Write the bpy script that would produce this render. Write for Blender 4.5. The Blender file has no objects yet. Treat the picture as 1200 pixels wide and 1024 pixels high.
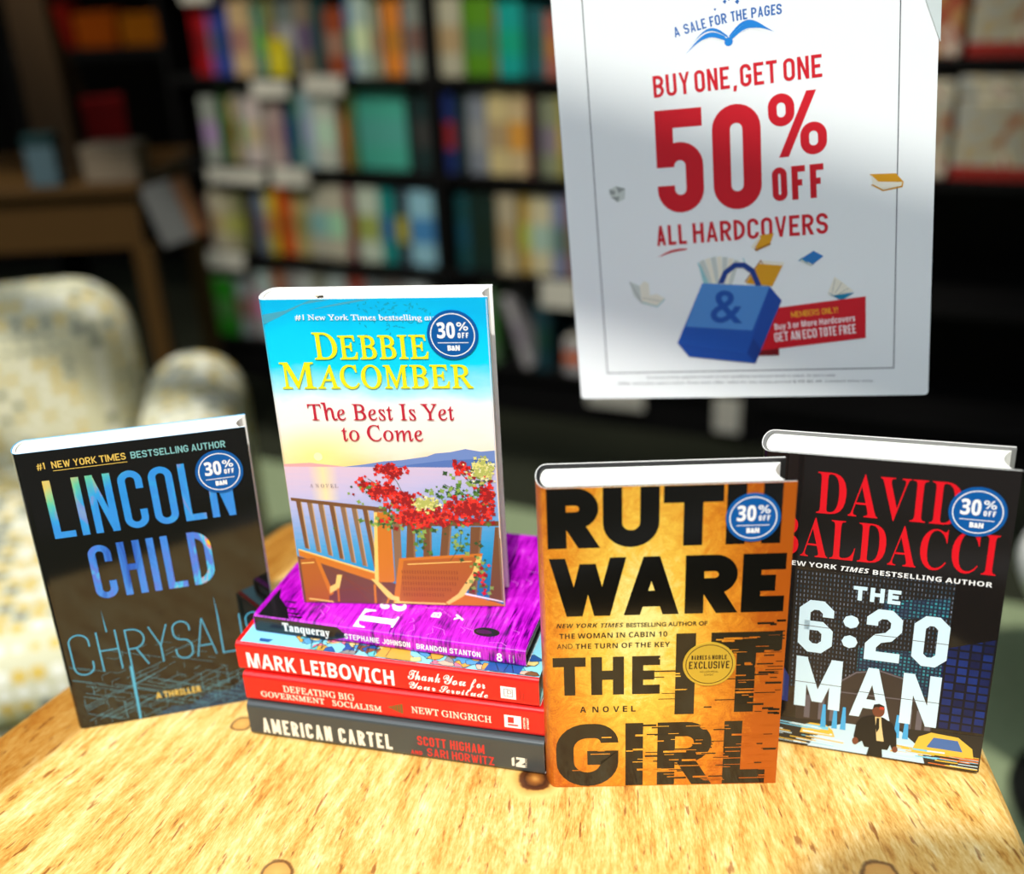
import bpy, math, random
from mathutils import Vector, Matrix
from mathutils.geometry import tessellate_polygon
SC = bpy.context.scene
COL = SC.collection
R = math.radians
pi = math.pi
# ---------------------------------------------------------------- helpers
def lin(c):
    f = lambda x: x/12.92 if x <= .04045 else ((x+.055)/1.055)**2.4
    return tuple(f(max(0, x)/255) for x in c)+(1.,)
MATS = {}
def mat(name, rgb, rough=.5, metal=0., spec=.5, coat=0.):
    if name in MATS: return MATS[name]
    m = bpy.data.materials.new(name); m.use_nodes = True
    b = m.node_tree.nodes['Principled BSDF']
    b.inputs['Base Color'].default_value = lin(rgb); b.inputs['Roughness'].default_value = rough
    b.inputs['Metallic'].default_value = metal; b.inputs['Specular IOR Level'].default_value = spec
    b.inputs['Coat Weight'].default_value = coat; b.inputs['Coat Roughness'].default_value = .04
    MATS[name] = m
    return m
class N:
    """small node helper"""
    def __init__(s, m): s.t = m.node_tree; s.b = s.t.nodes['Principled BSDF']
    def n(s, kind, **kw):
        x = s.t.nodes.new(kind)
        for k, v in kw.items():
            if k.startswith('i_'):
                key = k[2:].replace('_', ' '); x.inputs[int(key) if key.isdigit() else key].default_value = v
            else: setattr(x, k, v)
        return x
    def l(s, a, b): s.t.links.new(a, b)
    def ramp(s, fac, stops, interp='LINEAR'):
        r = s.t.nodes.new('ShaderNodeValToRGB'); r.color_ramp.interpolation = interp
        e = r.color_ramp.elements
        while len(e) < len(stops): e.new(.5)
        for q, (p, c) in zip(e, stops): q.position = p; q.color = lin(c) if max(c) > 1 or len(c) == 3 else c
        s.l(fac, r.inputs[0]); return r.outputs[0]
    def math(s, op, a, b=None, clamp=False):
        x = s.t.nodes.new('ShaderNodeMath'); x.operation = op; x.use_clamp = clamp
        for i, v in enumerate((a, b)):
            if v is None: continue
            if isinstance(v, (int, float)): x.inputs[i].default_value = v
            else: s.l(v, x.inputs[i])
        return x.outputs[0]
    def mix(s, fac, a, b, blend='MIX'):
        x = s.t.nodes.new('ShaderNodeMix'); x.data_type = 'RGBA'; x.blend_type = blend
        for i, v in ((0, fac), (6, a), (7, b)):
            if isinstance(v, (int, float)): x.inputs[i].default_value = v
            elif isinstance(v, tuple): x.inputs[i].default_value = lin(v)
            else: s.l(v, x.inputs[i])
        return x.outputs[2]
    def obj(s): return s.n('ShaderNodeTexCoord').outputs['Object']
    def mapping(s, vec, scale=(1, 1, 1), rot=(0, 0, 0), loc=(0, 0, 0)):
        x = s.n('ShaderNodeMapping'); x.inputs['Scale'].default_value = scale; x.inputs['Rotation'].default_value = rot; x.inputs['Location'].default_value = loc
        s.l(vec, x.inputs[0]); return x.outputs[0]
    def noise(s, vec, scale, detail=3, rough=.5, dist=0.):
        x = s.n('ShaderNodeTexNoise'); x.inputs['Scale'].default_value = scale; x.inputs['Detail'].default_value = detail
        x.inputs['Roughness'].default_value = rough; x.inputs['Distortion'].default_value = dist
        s.l(vec, x.inputs['Vector']); return x.outputs[0]
    def sep(s, vec):
        x = s.n('ShaderNodeSeparateXYZ'); s.l(vec, x.inputs[0]); return x.outputs
    def bump(s, h, strength=.3, dist=.001):
        x = s.n('ShaderNodeBump'); x.inputs['Strength'].default_value = strength; x.inputs['Distance'].default_value = dist
        s.l(h, x.inputs['Height']); s.l(x.outputs[0], s.b.inputs['Normal'])
    def color(s, c): s.l(c, s.b.inputs['Base Color'])
class Mesh:
    def __init__(s): s.v = []; s.f = []; s.m = []; s.mats = []; s.sm = []
    def mi(s, m):
        if m not in s.mats: s.mats.append(m)
        return s.mats.index(m)
    def add(s, vs, fs, m, smooth=False):
        o = len(s.v); k = s.mi(m); s.v += [tuple(v) for v in vs]
        for f in fs: s.f.append(tuple(i+o for i in f)); s.m.append(k); s.sm.append(smooth)
    def box(s, a, b, m):
        x0, y0, z0 = a; x1, y1, z1 = b
        s.add([(x0,y0,z0),(x1,y0,z0),(x1,y1,z0),(x0,y1,z0),(x0,y0,z1),(x1,y0,z1),(x1,y1,z1),(x0,y1,z1)],
              [(0,3,2,1),(4,5,6,7),(0,1,5,4),(1,2,6,5),(2,3,7,6),(3,0,4,7)], m)
    def prism(s, poly, z0, z1, m, m2=None, smooth=False):
        n = len(poly)
        t = tri(poly)
        s.add([(x, y, z0) for x, y in poly]+[(x, y, z1) for x, y in poly], [(i, (i+1) % n, n+(i+1) % n, n+i) for i in range(n)], m, smooth)
        s.add([(x, y, z0) for x, y in poly], [f[::-1] for f in t], m2 or m)
        s.add([(x, y, z1) for x, y in poly], t, m2 or m)
    def tube(s, pts, rad, m, n=10):
        pts = [Vector(p) for p in pts]; rr = rad if isinstance(rad, (list, tuple)) else [rad]*len(pts)
        vs = []; k = len(pts)
        for i, p in enumerate(pts):
            d = (pts[min(i+1, k-1)]-pts[max(i-1, 0)]).normalized()
            a = d.orthogonal().normalized() if i == 0 else (a-d*a.dot(d)).normalized()
            b = d.cross(a)
            vs += [p+(a*math.cos(2*pi*j/n)+b*math.sin(2*pi*j/n))*rr[i] for j in range(n)]
        fs = [(i*n+j, i*n+(j+1) % n, (i+1)*n+(j+1) % n, (i+1)*n+j) for i in range(k-1) for j in range(n)]
        fs += [tuple(range(n))[::-1], tuple((k-1)*n+j for j in range(n))]
        s.add(vs, fs, m, True)
    def build(s, name, parent=None, bevel=0., seg=2, subsurf=0):
        me = bpy.data.meshes.new(name); me.from_pydata(s.v, [], s.f)
        for m in s.mats: me.materials.append(m)
        me.polygons.foreach_set('material_index', s.m); me.polygons.foreach_set('use_smooth', s.sm); me.update()
        o = bpy.data.objects.new(name, me); COL.objects.link(o)
        if parent: o.parent = parent
        if bevel:
            b = o.modifiers.new('b', 'BEVEL'); b.width = bevel; b.segments = seg; b.limit_method = 'ANGLE'
        if subsurf:
            b = o.modifiers.new('s', 'SUBSURF'); b.levels = b.render_levels = subsurf
        return o
def area2(p): return sum(p[i][0]*p[(i+1) % len(p)][1]-p[(i+1) % len(p)][0]*p[i][1] for i in range(len(p)))
def tri(poly):
    fs = tessellate_polygon([[Vector((x, y, 0)) for x, y in poly]])
    out = []
    for f in fs:
        q = [poly[i] for i in f]
        out.append(tuple(f) if area2(q) > 0 else tuple(f)[::-1])
    return out
def empty(name, loc=(0,0,0), mtx=None):
    o = bpy.data.objects.new(name, None); COL.objects.link(o); o.empty_display_size = .05
    if mtx is not None: o.matrix_world = mtx
    else: o.location = loc
    return o
def tag(o, label, cat, group=None):
    o['label'] = label; o['category'] = cat
    if group: o['group'] = group
    return o
def struct(o): o['kind'] = 'structure'; return o
# ---------------------------------------------------------------- lettering
CAP = {'S': 682, 'B': 714, 'T': 676, 'R': 676, 'I': 714, 'C': 690}
def outline_text(style, txt, track=22):
    """contours (mm-free font units) and advance width"""
    x = 0; cs = []
    for ch in txt:
        if ch == ' ': x += 260; continue
        st = style if ch in FONT[style] else 'S'
        adv, s = FONT[st][ch]
        if s:
            for c in s.split(';'):
                cs.append([(x+float(p.split(',')[0]), float(p.split(',')[1])) for p in c.split(' ')])
        x += adv+track
    return cs
def fill(cs, offset=0.):
    """fill 2D contours, offset thickens the strokes; returns verts, faces"""
    cu = bpy.data.curves.new('lettering', 'CURVE'); cu.dimensions = '2D'; cu.fill_mode = 'FRONT'; cu.offset = offset
    for c in cs:
        if len(c) < 3: continue
        sp = cu.splines.new('POLY'); sp.points.add(len(c)-1); sp.use_cyclic_u = True
        for q, (x, y) in zip(sp.points, c): q.co = (x, y, 0, 1)
    ob = bpy.data.objects.new('lettering', cu); COL.objects.link(ob)
    dg = bpy.context.evaluated_depsgraph_get()
    me = bpy.data.meshes.new_from_object(ob.evaluated_get(dg))
    vs = [tuple(v.co[:2]) for v in me.vertices]; fs = [tuple(p.vertices) for p in me.polygons]
    bpy.data.objects.remove(ob); bpy.data.curves.remove(cu); bpy.data.meshes.remove(me)
    return vs, fs
# condensed block capitals drawn as strokes: x 0/1 = stroke centre lines, 2 = full right edge; y 0/1 = full foot/top, -1/2 = lowest/highest stroke centre line; a third value rounds the corner
r_ = 1
KF = {
'A': [[(0,0),(.5,1)],[(1,0),(.5,1)],[(.2,.28),(.8,.28)]],
'B': [[(0,0),(0,1)],[(0,2),(1,2,1),(1,.52,1),(0,.52)],[(0,.52),(1,.52,1),(1,-1,1),(0,-1)]],
'C': [[(1,.68),(1,2,1),(0,2,1),(0,-1,1),(1,-1,1),(1,.32)]],
'D': [[(0,0),(0,1)],[(0,2),(1,2,1),(1,-1,1),(0,-1)]],
'E': [[(0,0),(0,1)],[(0,2),(2,2)],[(0,.5),(1,.5)],[(0,-1),(2,-1)]],
'F': [[(0,0),(0,1)],[(0,2),(2,2)],[(0,.5),(1,.5)]],
'G': [[(1,.7),(1,2,1),(0,2,1),(0,-1,1),(1,-1,1),(1,.46),(.5,.46)]],
'H': [[(0,0),(0,1)],[(1,0),(1,1)],[(0,.52),(1,.52)]],
'I': [[(0,0),(0,1)]],
'J': [[(1,1),(1,-1,1),(0,-1,1),(0,.3)]],
'K': [[(0,0),(0,1)],[(.1,.4),(1,1)],[(.25,.5),(1,0)]],
'L': [[(0,0),(0,1)],[(0,-1),(2,-1)]],
'M': [[(0,0),(0,1)],[(1,0),(1,1)],[(0,1),(.5,.12)],[(1,1),(.5,.12)]],
'N': [[(0,0),(0,1)],[(1,0),(1,1)],[(0,1),(1,0)]],
'O': [[(0,-1,1),(1,-1,1),(1,2,1),(0,2,1),None]],
'P': [[(0,0),(0,1)],[(0,2),(1,2,1),(1,.45,1),(0,.45)]],
'R': [[(0,0),(0,1)],[(0,2),(1,2,1),(1,.47,1),(0,.47)],[(.45,.47),(1,0)]],
'S': [[(1,.72),(1,2,1),(0,2,1),(0,.52,1),(1,.5,1),(1,-1,1),(0,-1,1),(0,.28)]],
'T': [[(.5,0),(.5,1)],[(-1,2),(2,2)]],
'U': [[(0,1),(0,-1,1),(1,-1,1),(1,1)]],
'V': [[(0,1),(.5,0)],[(1,1),(.5,0)]],
'W': [[(0,1),(.27,0)],[(.27,0),(.5,.9)],[(.5,.9),(.73,0)],[(.73,0),(1,1)]],
'X': [[(0,1),(1,0)],[(1,1),(0,0)]],
'Y': [[(0,1),(.5,.45)],[(1,1),(.5,.45)],[(.5,0),(.5,.5)]],
'Z': [[(-1,2),(2,2)],[(-1,-1),(2,-1)],[(1,1),(0,0)]],
'0': [[(0,-1,1),(1,-1,1),(1,2,1),(0,2,1),None]],
'1': [[(.6,0),(.6,1)],[(.6,1),(.1,.75)]],
'3': [[(0,.72),(0,2,1),(1,2,1),(1,.52,1),(.35,.52)],[(.35,.52),(1,.52,1),(1,-1,1),(0,-1,1),(0,.28)]],
'5': [[(2,2),(0,2),(0,.47)],[(0,.45),(0,.6,1),(1,.6,1),(1,-1,1),(0,-1,1),(0,.27)]],
'6': [[(1,.7),(1,2,1),(0,2,1),(0,-1,1),(1,-1,1),(1,.52,1),(0,.52)]],
'2': [[(0,.68),(0,2,1),(1,2,1),(1,.52,1),(0,.4,1),(0,-1),(2,-1)]],
'%': [[(0,.56,1),(.36,.56,1),(.36,2,1),(0,2,1),None],[(.64,-1,1),(1,-1,1),(1,.44,1),(.64,.44,1),None],[(.2,0),(.8,1)]],
',': [[(.5,.1),(.2,-.16)]], '!': [[(.5,.3),(.5,1)],[(.5,0),(.5,.14)]], '.': [[(0,0),(0,.12)]], '-': [[(0,.5),(1,.5)]],
"'": [[(.5,.7),(.4,1)]],
}
KW = {'I': 0, 'M': 1.5, 'W': 1.55, 'E': .86, 'F': .84, 'L': .84, '%': 1.7, ',': .4, '!': 0.01, '.': .0, 'T': .95, '-': .6, 'A': 1.08, 'V': 1.05, 'Y': 1.05, "'": .3}
def stroke_path(p, closed, sw, chamfer):
    """fillet the flagged corners, then make a mitred ribbon of width sw"""
    q = []
    n = len(p)
    for i in range(n):
        c = Vector(p[i][:2])
        if len(p[i]) > 2 and (closed or 0 < i < n-1):
            a = Vector(p[i-1][:2]); b = Vector(p[(i+1) % n][:2])
            la = (a-c).length; lb = (b-c).length
            ra = la*(.5 if len(p[i-1]) > 2 else .98); rb = lb*(.5 if len(p[(i+1) % n]) > 2 else .98)
            rr = min(ra, rb)
            if chamfer: rr = min(rr, sw*chamfer)
            A = c+(a-c).normalized()*rr; B = c+(b-c).normalized()*rr
            k = 1 if chamfer else 7
            for j in range(k+1):
                t = j/k*pi/2
                if chamfer: q.append(A if j == 0 else B)
                else:
                    O = A+B-c
                    q.append(O+(A-O)*math.cos(t)+(B-O)*math.sin(t))
        else: q.append(c)
    z = [q[0]]
    for v in q[1:]:
        if (v-z[-1]).length > 1e-4: z.append(v)
    if closed and (z[0]-z[-1]).length < 1e-4: z.pop()
    q = z; n = len(q); L = []; Rr = []
    for i in range(n):
        d1 = (q[i]-q[i-1]).normalized() if (closed or i > 0) else None
        d2 = (q[(i+1) % n]-q[i]).normalized() if (closed or i < n-1) else None
        if d1 is None or d2 is None:
            d = d2 or d1
            if abs(d.x) > .05 and abs(d.y) > .35: off = Vector((-sw/2/abs(d.y)*(1 if d.y > 0 else -1), 0))
            else: off = Vector((-d.y, d.x))*sw/2
        else:
            n1 = Vector((-d1.y, d1.x)); n2 = Vector((-d2.y, d2.x)); m = (n1+n2)
            m = m.normalized() if m.length > 1e-6 else n1
            off = m*(sw/2/max(.35, m.dot(n1)))
        L.append(q[i]+off); Rr.append(q[i]-off)
    vs = L+Rr
    fs = [(i, (i+1) % n, n+(i+1) % n, n+i) for i in range(n if closed else n-1)]
    fs = [f[::-1] for f in fs]
    return [tuple(v) for v in vs], fs
DIAG = 'AKMNVWXY'
def block_text(txt, w, h, sw, gap=None, chamfer=0, bar=1.):
    """strokes for a line of block capitals fitted to w x h"""
    gap = sw*.75 if gap is None else gap
    tot = 0; cnt = 0; fixed = 0
    for ch in txt:
        if ch == ' ': fixed += h*.26; continue
        tot += KW.get(ch, 1.); fixed += sw+gap
    fixed -= gap
    unit = max(.02*h, (w-fixed)/max(tot, .01))
    x = 0; out = []
    for ch in txt:
        if ch == ' ': x += h*.26; continue
        cw = unit*KW.get(ch, 1.)
        s2 = sw*(.62 if ch == '%' else 1)
        for st in KF[ch]:
            closed = st[-1] is None
            pts = []
            for p in st:
                if p is None: continue
                px, py = p[0], p[1]
                X = x+(0 if px == -1 else cw+sw if px == 2 else s2/2+px*(cw+sw-s2))
                Y = s2/2 if py == -1 else h-s2/2 if py == 2 else py*h
                pts.append((X, Y)+tuple(p[2:]))
            dg = ch in DIAG and len(pts) == 2 and abs(pts[0][0]-pts[1][0]) > 1e-4 and abs(pts[0][1]-pts[1][1]) > 1e-4
            out.append(stroke_path(pts, closed, s2*(.84 if dg else 1), chamfer))
        x += cw+sw+gap
    return out
STEP = 3.5e-6
class Art:
    """printed layers laid on one face of a thing; fn(u_mm, v_mm, lift_m) -> xyz"""
    def __init__(s, mesh, fn, lift=3e-5): s.M = mesh; s.fn = fn; s.d = lift
    def _put(s, vs, fs, m):
        s.M.add([s.fn(u, v, s.d) for u, v in vs], fs, m); s.d += STEP
    def poly(s, pts, m): s._put(pts, tri(pts), m)
    def rect(s, u0, v0, u1, v1, m): s._put([(u0, v0), (u1, v0), (u1, v1), (u0, v1)], [(0, 1, 2, 3)], m)
    def rects(s, L, m):
        vs = []; fs = []
        for u0, v0, u1, v1 in L:
            o = len(vs); vs += [(u0, v0), (u1, v0), (u1, v1), (u0, v1)]; fs.append((o, o+1, o+2, o+3))
        s._put(vs, fs, m)
    def polys(s, L, m):
        for p in L:
            s.M.add([s.fn(u, v, s.d) for u, v in p], tri(p), m); s.d += STEP*.05
        s.d += STEP
    def disc(s, u, v, r, m, r0=0, n=48, sy=1.):
        if r0:
            vs = [(u+q*math.cos(2*pi*i/n), v+sy*q*math.sin(2*pi*i/n)) for q in (r0, r) for i in range(n)]
            s._put(vs, [(i, (i+1) % n, n+(i+1) % n, n+i)[::-1] for i in range(n)], m)
        else: s._put([(u+r*math.cos(2*pi*i/n), v+sy*r*math.sin(2*pi*i/n)) for i in range(n)], [tuple(range(n))], m)
    def line(s, pts, wd, m, closed=False):
        vs, fs = stroke_path([tuple(p) for p in pts], closed, wd, 0); s._put(vs, fs, m)
    def lines(s, L, wd, m):
        for p in L:
            vs, fs = stroke_path([tuple(q) for q in p], False, wd, 0)
            s.M.add([s.fn(u, v, s.d) for u, v in vs], fs, m); s.d += STEP*.02
        s.d += STEP
    def text(s, style, txt, u, v, w, h, m, ang=0., bold=0., sc=None, gap=None):
        """style S sans, B bold sans, T bold serif, I bold italic sans, C script; K block strokes (bold = stroke width in mm, sc = chamfer)"""
        ca, sa = math.cos(R(ang)), math.sin(R(ang))
        if style == 'K':
            for vs, fs in block_text(txt, w, h, bold or h*.17, gap=gap, chamfer=sc or 0):
                s.M.add([s.fn(u+x*ca-y*sa, v+x*sa+y*ca, s.d) for x, y in vs], fs, m); s.d += STEP*.25
            s.d += STEP; return
        cs = outline_text(style, txt)
        xs = [x for c in cs for x, y in c]; x0, x1 = min(xs), max(xs)
        kx = (w-2*bold)/(x1-x0); ky = (h-2*bold)/CAP[style]
        cs = [[((x-x0)*kx+bold, y*ky+bold) for x, y in c] for c in cs]
        vs, fs = fill(cs, bold)
        s._put([(u+x*ca-y*sa, v+x*sa+y*ca) for x, y in vs], fs, m)

FSTOP, SUN, SKY, LAMP, EXPO = 2.2, 3.6, 4.6, 160., 0.
# letter outlines: advance width, then closed contours in thousandths of the type size
FONT={
'S':{
'A':(667,'362,686 293,686 0,0 100,0 186,201 476,201 567,0 667,0;326,536 436,289 224,289'),
'B':(563,'75,0 309,0 399,11 465,40 510,82 535,131 543,182 523,265 467,326 379,360 379,362 438,397 472,445 483,508 475,559 451,606 410,646 351,672 273,682 75,682;173,594 263,594 334,581 371,546 382,499 366,438 318,402 238,390 173,390;173,302 291,302 376,288 426,251 442,196 430,145 385,105 296,88 173,88'),
'C':(708,'656,635 530,678 422,691 300,674 197,624 117,548 66,448 48,331 62,241 104,150 176,69 279,13 416,-9 513,-1 593,20 663,51 663,158 584,116 504,90 425,81 333,93 257,128 199,183 162,254 149,340 162,425 200,497 258,552 333,588 421,601 498,593 575,570 656,530'),
'D':(750,'76,0 342,0 466,19 567,70 641,145 688,238 704,341 690,438 649,531 578,608 476,662 341,682 76,682;174,594 325,594 427,581 505,544 560,489 592,420 603,341 596,282 571,216 522,153 444,106 330,88 174,88'),
'E':(500,'462,682 75,682 75,0 471,0 471,88 173,88 173,300 452,300 452,388 173,388 173,594 462,594'),
'F':(469,'440,682 76,682 76,0 174,0 174,317 440,317 440,405 174,405 174,594 440,594'),
'G':(740,'673,336 444,336 444,248 575,248 575,108 503,89 427,81 336,93 260,128 201,183 164,255 151,340 164,424 201,496 257,552 330,588 414,601 496,593 578,571 659,534 659,633 527,679 416,691 298,673 197,624 119,548 68,451 50,337 68,224 118,129 195,55 295,8 413,-9 502,-3 586,15 673,47'),
'H':(729,'653,682 555,682 555,385 173,385 173,682 75,682 75,0 173,0 173,297 555,297 555,0 653,0'),
'I':(250,'174,682 76,682 76,0 174,0'),
'J':(250,'174,682 76,682 76,21 74,-36 66,-80 48,-112 15,-131 -37,-137 -62,-137 -44,-228 -14,-230 58,-219 111,-188 147,-141 168,-80 174,-8'),
'K':(656,'285,359 582,682 460,682 173,370 173,682 75,682 75,0 173,0 173,337 520,0 655,0'),
'L':(490,'172,682 74,682 74,0 480,0 480,88 172,88'),
'M':(781,'709,682 618,682 391,402 165,682 73,682 73,0 171,0 171,531 173,531 383,267 399,267 609,531 611,531 611,0 709,0'),
'N':(781,'706,682 614,682 614,154 152,682 74,682 74,0 166,0 166,525 622,0 706,0'),
'O':(823,'45,341 61,234 109,138 185,61 286,10 409,-9 536,10 639,61 715,138 762,234 778,341 761,450 714,546 637,623 536,673 411,691 288,673 187,622 110,546 62,450;146,341 159,426 196,497 252,553 325,588 411,601 497,588 571,553 627,497 664,426 677,341 664,257 627,185 571,130 497,94 411,81 325,94 252,130 196,185 159,257'),
'P':(510,'70,682 70,0 168,0 168,295 270,295 355,305 419,331 465,373 491,425 500,486 492,548 467,602 424,644 363,672 283,682;168,594 283,594 353,578 389,539 399,490 384,432 343,396 279,383 168,383'),
'Q':(823,'496,0 589,32 667,86 728,158 766,243 780,339 762,452 712,549 635,625 537,674 421,691 297,674 193,627 114,553 63,457 45,341 59,243 97,157 157,85 236,31 331,0 431,-65 542,-114 666,-139 754,-52 751,-49 682,-56 601,-40 496,-1 496,1;417,601 502,588 574,551 630,495 666,423 679,338 667,258 631,187 576,131 504,94 419,81 321,95 244,132 190,189 157,260 146,340 155,407 183,476 233,539 310,584'),
'R':(604,'77,682 77,0 175,0 175,296 216,296 265,287 321,243 397,140 487,0 604,0 511,135 462,213 414,276 359,324 421,363 460,419 473,491 463,556 434,609 387,649 325,673 249,682;175,598 238,598 315,586 358,550 372,495 361,441 320,400 238,384 175,384'),
'S':(458,'399,643 324,679 247,691 177,683 120,659 77,621 50,571 40,509 71,415 144,348 231,293 304,237 335,165 323,126 287,93 224,79 159,90 98,124 44,178 44,54 102,19 165,-2 235,-9 297,0 350,25 390,65 417,116 426,176 395,283 322,354 235,406 162,457 131,522 145,564 183,593 239,603 288,597 342,575 399,532'),
'T':(604,'587,682 17,682 17,594 253,594 253,0 351,0 351,594 587,594'),
'U':(708,'648,682 550,682 550,285 547,226 534,176 507,136 468,108 415,88 347,81 291,87 242,107 200,139 176,172 163,215 159,279 159,682 61,682 61,258 77,159 119,84 183,31 260,1 345,-9 454,4 539,40 600,98 636,175 648,268'),
'V':(604,'604,682 507,682 303,203 98,682 0,682 295,-6 315,-6'),
'W':(1042,'1041,682 944,682 758,212 568,682 475,682 286,212 98,682 0,682 276,-6 295,-6 521,552 745,-6 764,-6'),
'X':(708,'687,682 569,682 356,422 142,682 23,682 296,353 2,0 121,0 356,282 588,0 706,0 415,353'),
'Y':(604,'301,447 118,682 0,682 253,361 253,0 351,0 351,360 604,682 486,682'),
'Z':(646,'450,594 16,0 631,0 631,88 197,88 631,682 43,682 43,594'),
'a':(427,'411,80 383,62 364,56 351,61 347,79 347,310 339,365 316,406 281,435 236,452 184,458 124,451 75,431 35,397 35,300 80,342 128,366 177,374 222,366 249,340 258,295 258,271 179,243 107,214 50,172 26,101 40,47 78,7 136,-9 197,2 257,37 270,11 292,-4 325,-9 363,-2 411,26;258,91 221,64 180,54 147,62 124,84 116,117 136,162 187,195 258,222'),
'b':(500,'148,682 59,682 59,25 137,0 226,-9 309,2 375,33 425,83 455,150 466,234 457,307 430,369 389,416 335,447 272,458 208,448 148,417;148,332 199,368 250,378 316,358 359,304 375,221 357,145 309,94 238,75 148,89'),
'c':(438,'393,427 331,450 263,458 188,447 126,415 80,365 51,298 41,216 52,142 83,80 131,32 194,2 269,-9 342,-1 403,17 403,105 341,83 284,75 204,93 151,144 132,224 150,304 197,357 269,376 326,367 393,332'),
'd':(510,'451,682 362,682 362,440 313,454 268,458 194,447 133,417 85,370 55,308 44,235 54,155 82,90 127,41 188,11 262,0 451,0;362,75 272,75 218,82 179,103 154,134 139,174 135,222 153,304 203,358 279,378 321,374 362,361'),
'e':(479,'438,130 360,90 281,76 207,91 156,136 130,211 446,211 437,300 412,370 371,419 317,448 251,458 182,447 124,417 79,369 51,306 41,230 50,158 77,92 122,39 183,4 259,-9 327,-3 384,14 438,44;132,270 154,330 194,368 253,381 308,367 343,329 358,270'),
'f':(250,'296,682 226,691 172,679 129,648 98,609 79,556 72,482 72,449 9,449 9,369 72,369 72,0 161,0 161,369 242,369 242,449 161,449 161,492 170,551 199,590 256,603 296,595'),
'g':(427,'421,449 236,449 169,442 115,422 74,390 49,347 40,294 46,248 64,210 95,178 139,153 139,151 101,136 77,114 68,87 79,58 113,30 49,4 12,-37 0,-94 27,-164 100,-212 207,-230 280,-224 339,-205 383,-176 410,-136 419,-87 407,-34 365,10 289,38 213,55 168,74 152,96 186,127 260,142 334,181 363,226 376,282 366,332 329,380 421,380;296,293 285,249 255,220 210,209 163,219 131,248 120,291 132,332 164,361 209,372 252,361 284,333;333,-94 318,-129 276,-151 209,-159 141,-151 98,-128 84,-90 97,-55 133,-31 186,-22 249,-28 307,-50'),
'h':(500,'150,682 61,682 61,0 150,0 150,322 207,372 262,387 309,373 339,336 350,278 350,0 439,0 439,275 432,341 410,393 378,429 336,451 286,458 237,450 191,427 152,390 150,390'),
'i':(219,'154,449 65,449 65,0 154,0;163,585 156,612 137,631 110,638 83,631 64,612 57,585 64,558 83,539 110,532 137,539 156,558'),
'j':(219,'150,449 61,449 61,-66 52,-110 29,-143 -6,-164 61,-230 110,-193 140,-139 150,-59;159,585 152,612 133,631 106,638 79,631 60,612 53,585 60,558 79,539 106,532 133,539 152,558'),
'k':(479,'460,449 354,449 155,229 380,0 500,0 268,229;151,682 62,682 62,0 151,0'),
'l':(219,'154,682 65,682 65,0 154,0'),
'm':(771,'59,449 59,0 148,0 148,326 183,360 219,378 260,383 301,372 330,338 341,279 341,0 430,0 430,326 481,367 530,383 577,371 610,335 623,278 623,0 712,0 712,282 694,375 642,436 563,458 504,447 455,418 413,377 378,422 332,449 279,458 215,441 148,390 148,449'),
'n':(500,'150,449 61,449 61,0 150,0 150,322 207,372 262,387 309,373 339,336 350,278 350,0 439,0 439,277 431,343 410,394 377,430 335,451 286,458 237,450 191,427 152,390 150,390'),
'o':(552,'273,458 197,447 132,415 81,365 48,302 36,229 47,151 80,86 130,35 195,3 273,-9 354,2 421,34 472,84 505,150 516,229 504,304 471,367 419,416 352,447;272,378 351,358 405,306 425,228 406,144 353,90 272,71 196,91 145,146 127,229 146,306 197,358'),
'p':(500,'146,11 193,-4 236,-9 311,2 374,33 422,82 453,145 464,221 453,302 422,365 371,411 300,439 211,449 57,449 57,-230 146,-230;146,369 227,369 308,352 357,301 373,222 354,144 304,91 230,71 188,76 146,91'),
'q':(500,'354,-230 443,-230 443,449 279,449 174,432 104,389 62,332 41,272 36,221 47,145 78,82 126,33 189,2 264,-9 306,-5 354,7;354,369 354,86 312,71 270,66 196,87 146,143 127,222 135,276 158,318 191,347 231,364 273,369'),
'r':(396,'69,449 69,0 158,0 158,235 173,305 212,354 267,373 306,361 350,329 397,406 343,445 290,458 248,447 204,410 160,346 158,346 158,449'),
's':(385,'324,421 256,449 192,458 114,443 62,401 44,336 66,273 118,226 180,188 232,155 254,120 245,93 221,76 188,69 123,84 41,128 41,32 120,0 197,-9 273,8 326,54 345,123 335,165 303,205 244,249 160,304 135,339 142,360 163,375 194,380 253,369 324,333'),
't':(333,'167,542 0,379 0,369 78,369 78,132 94,59 143,10 224,-9 277,0 332,21 332,104 280,79 231,71 203,77 178,98 167,139 167,369 309,369 309,449 167,449'),
'u':(500,'437,0 437,449 348,449 348,128 316,93 280,72 241,65 190,77 159,110 149,164 149,449 60,449 60,170 67,108 88,58 121,21 164,-1 215,-9 284,9 348,57 348,0'),
'v':(438,'206,-9 236,-9 434,449 339,449 221,173 100,449 3,449'),
'w':(719,'393,449 327,449 213,177 95,449 0,449 200,-9 228,-9 360,305 493,-9 521,-9 719,449 624,449 507,177'),
'x':(500,'487,449 373,449 245,295 112,449 0,449 189,228 0,0 112,0 245,161 386,0 500,0 302,228'),
'y':(438,'438,449 338,449 222,196 101,449 0,449 174,96 21,-230 120,-230'),
'z':(417,'404,449 21,449 21,369 249,369 11,0 405,0 405,80 165,80'),
'0':(500,'470,341 460,458 431,555 384,628 324,675 250,691 176,675 116,628 69,555 40,458 30,341 40,224 69,127 116,54 176,7 250,-9 324,7 384,54 431,127 460,224;372,341 357,203 315,115 250,84 185,115 143,203 128,341 143,479 185,567 250,598 315,567 357,479'),
'1':(500,'300,682 202,682 202,0 300,0'),
'2':(500,'466,93 205,93 328,249 396,369 417,478 407,549 379,607 335,652 278,681 209,691 155,684 102,662 48,626 48,503 101,558 153,587 202,595 262,578 304,534 319,467 307,393 271,321 159,161 34,7 34,0 466,0'),
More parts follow.
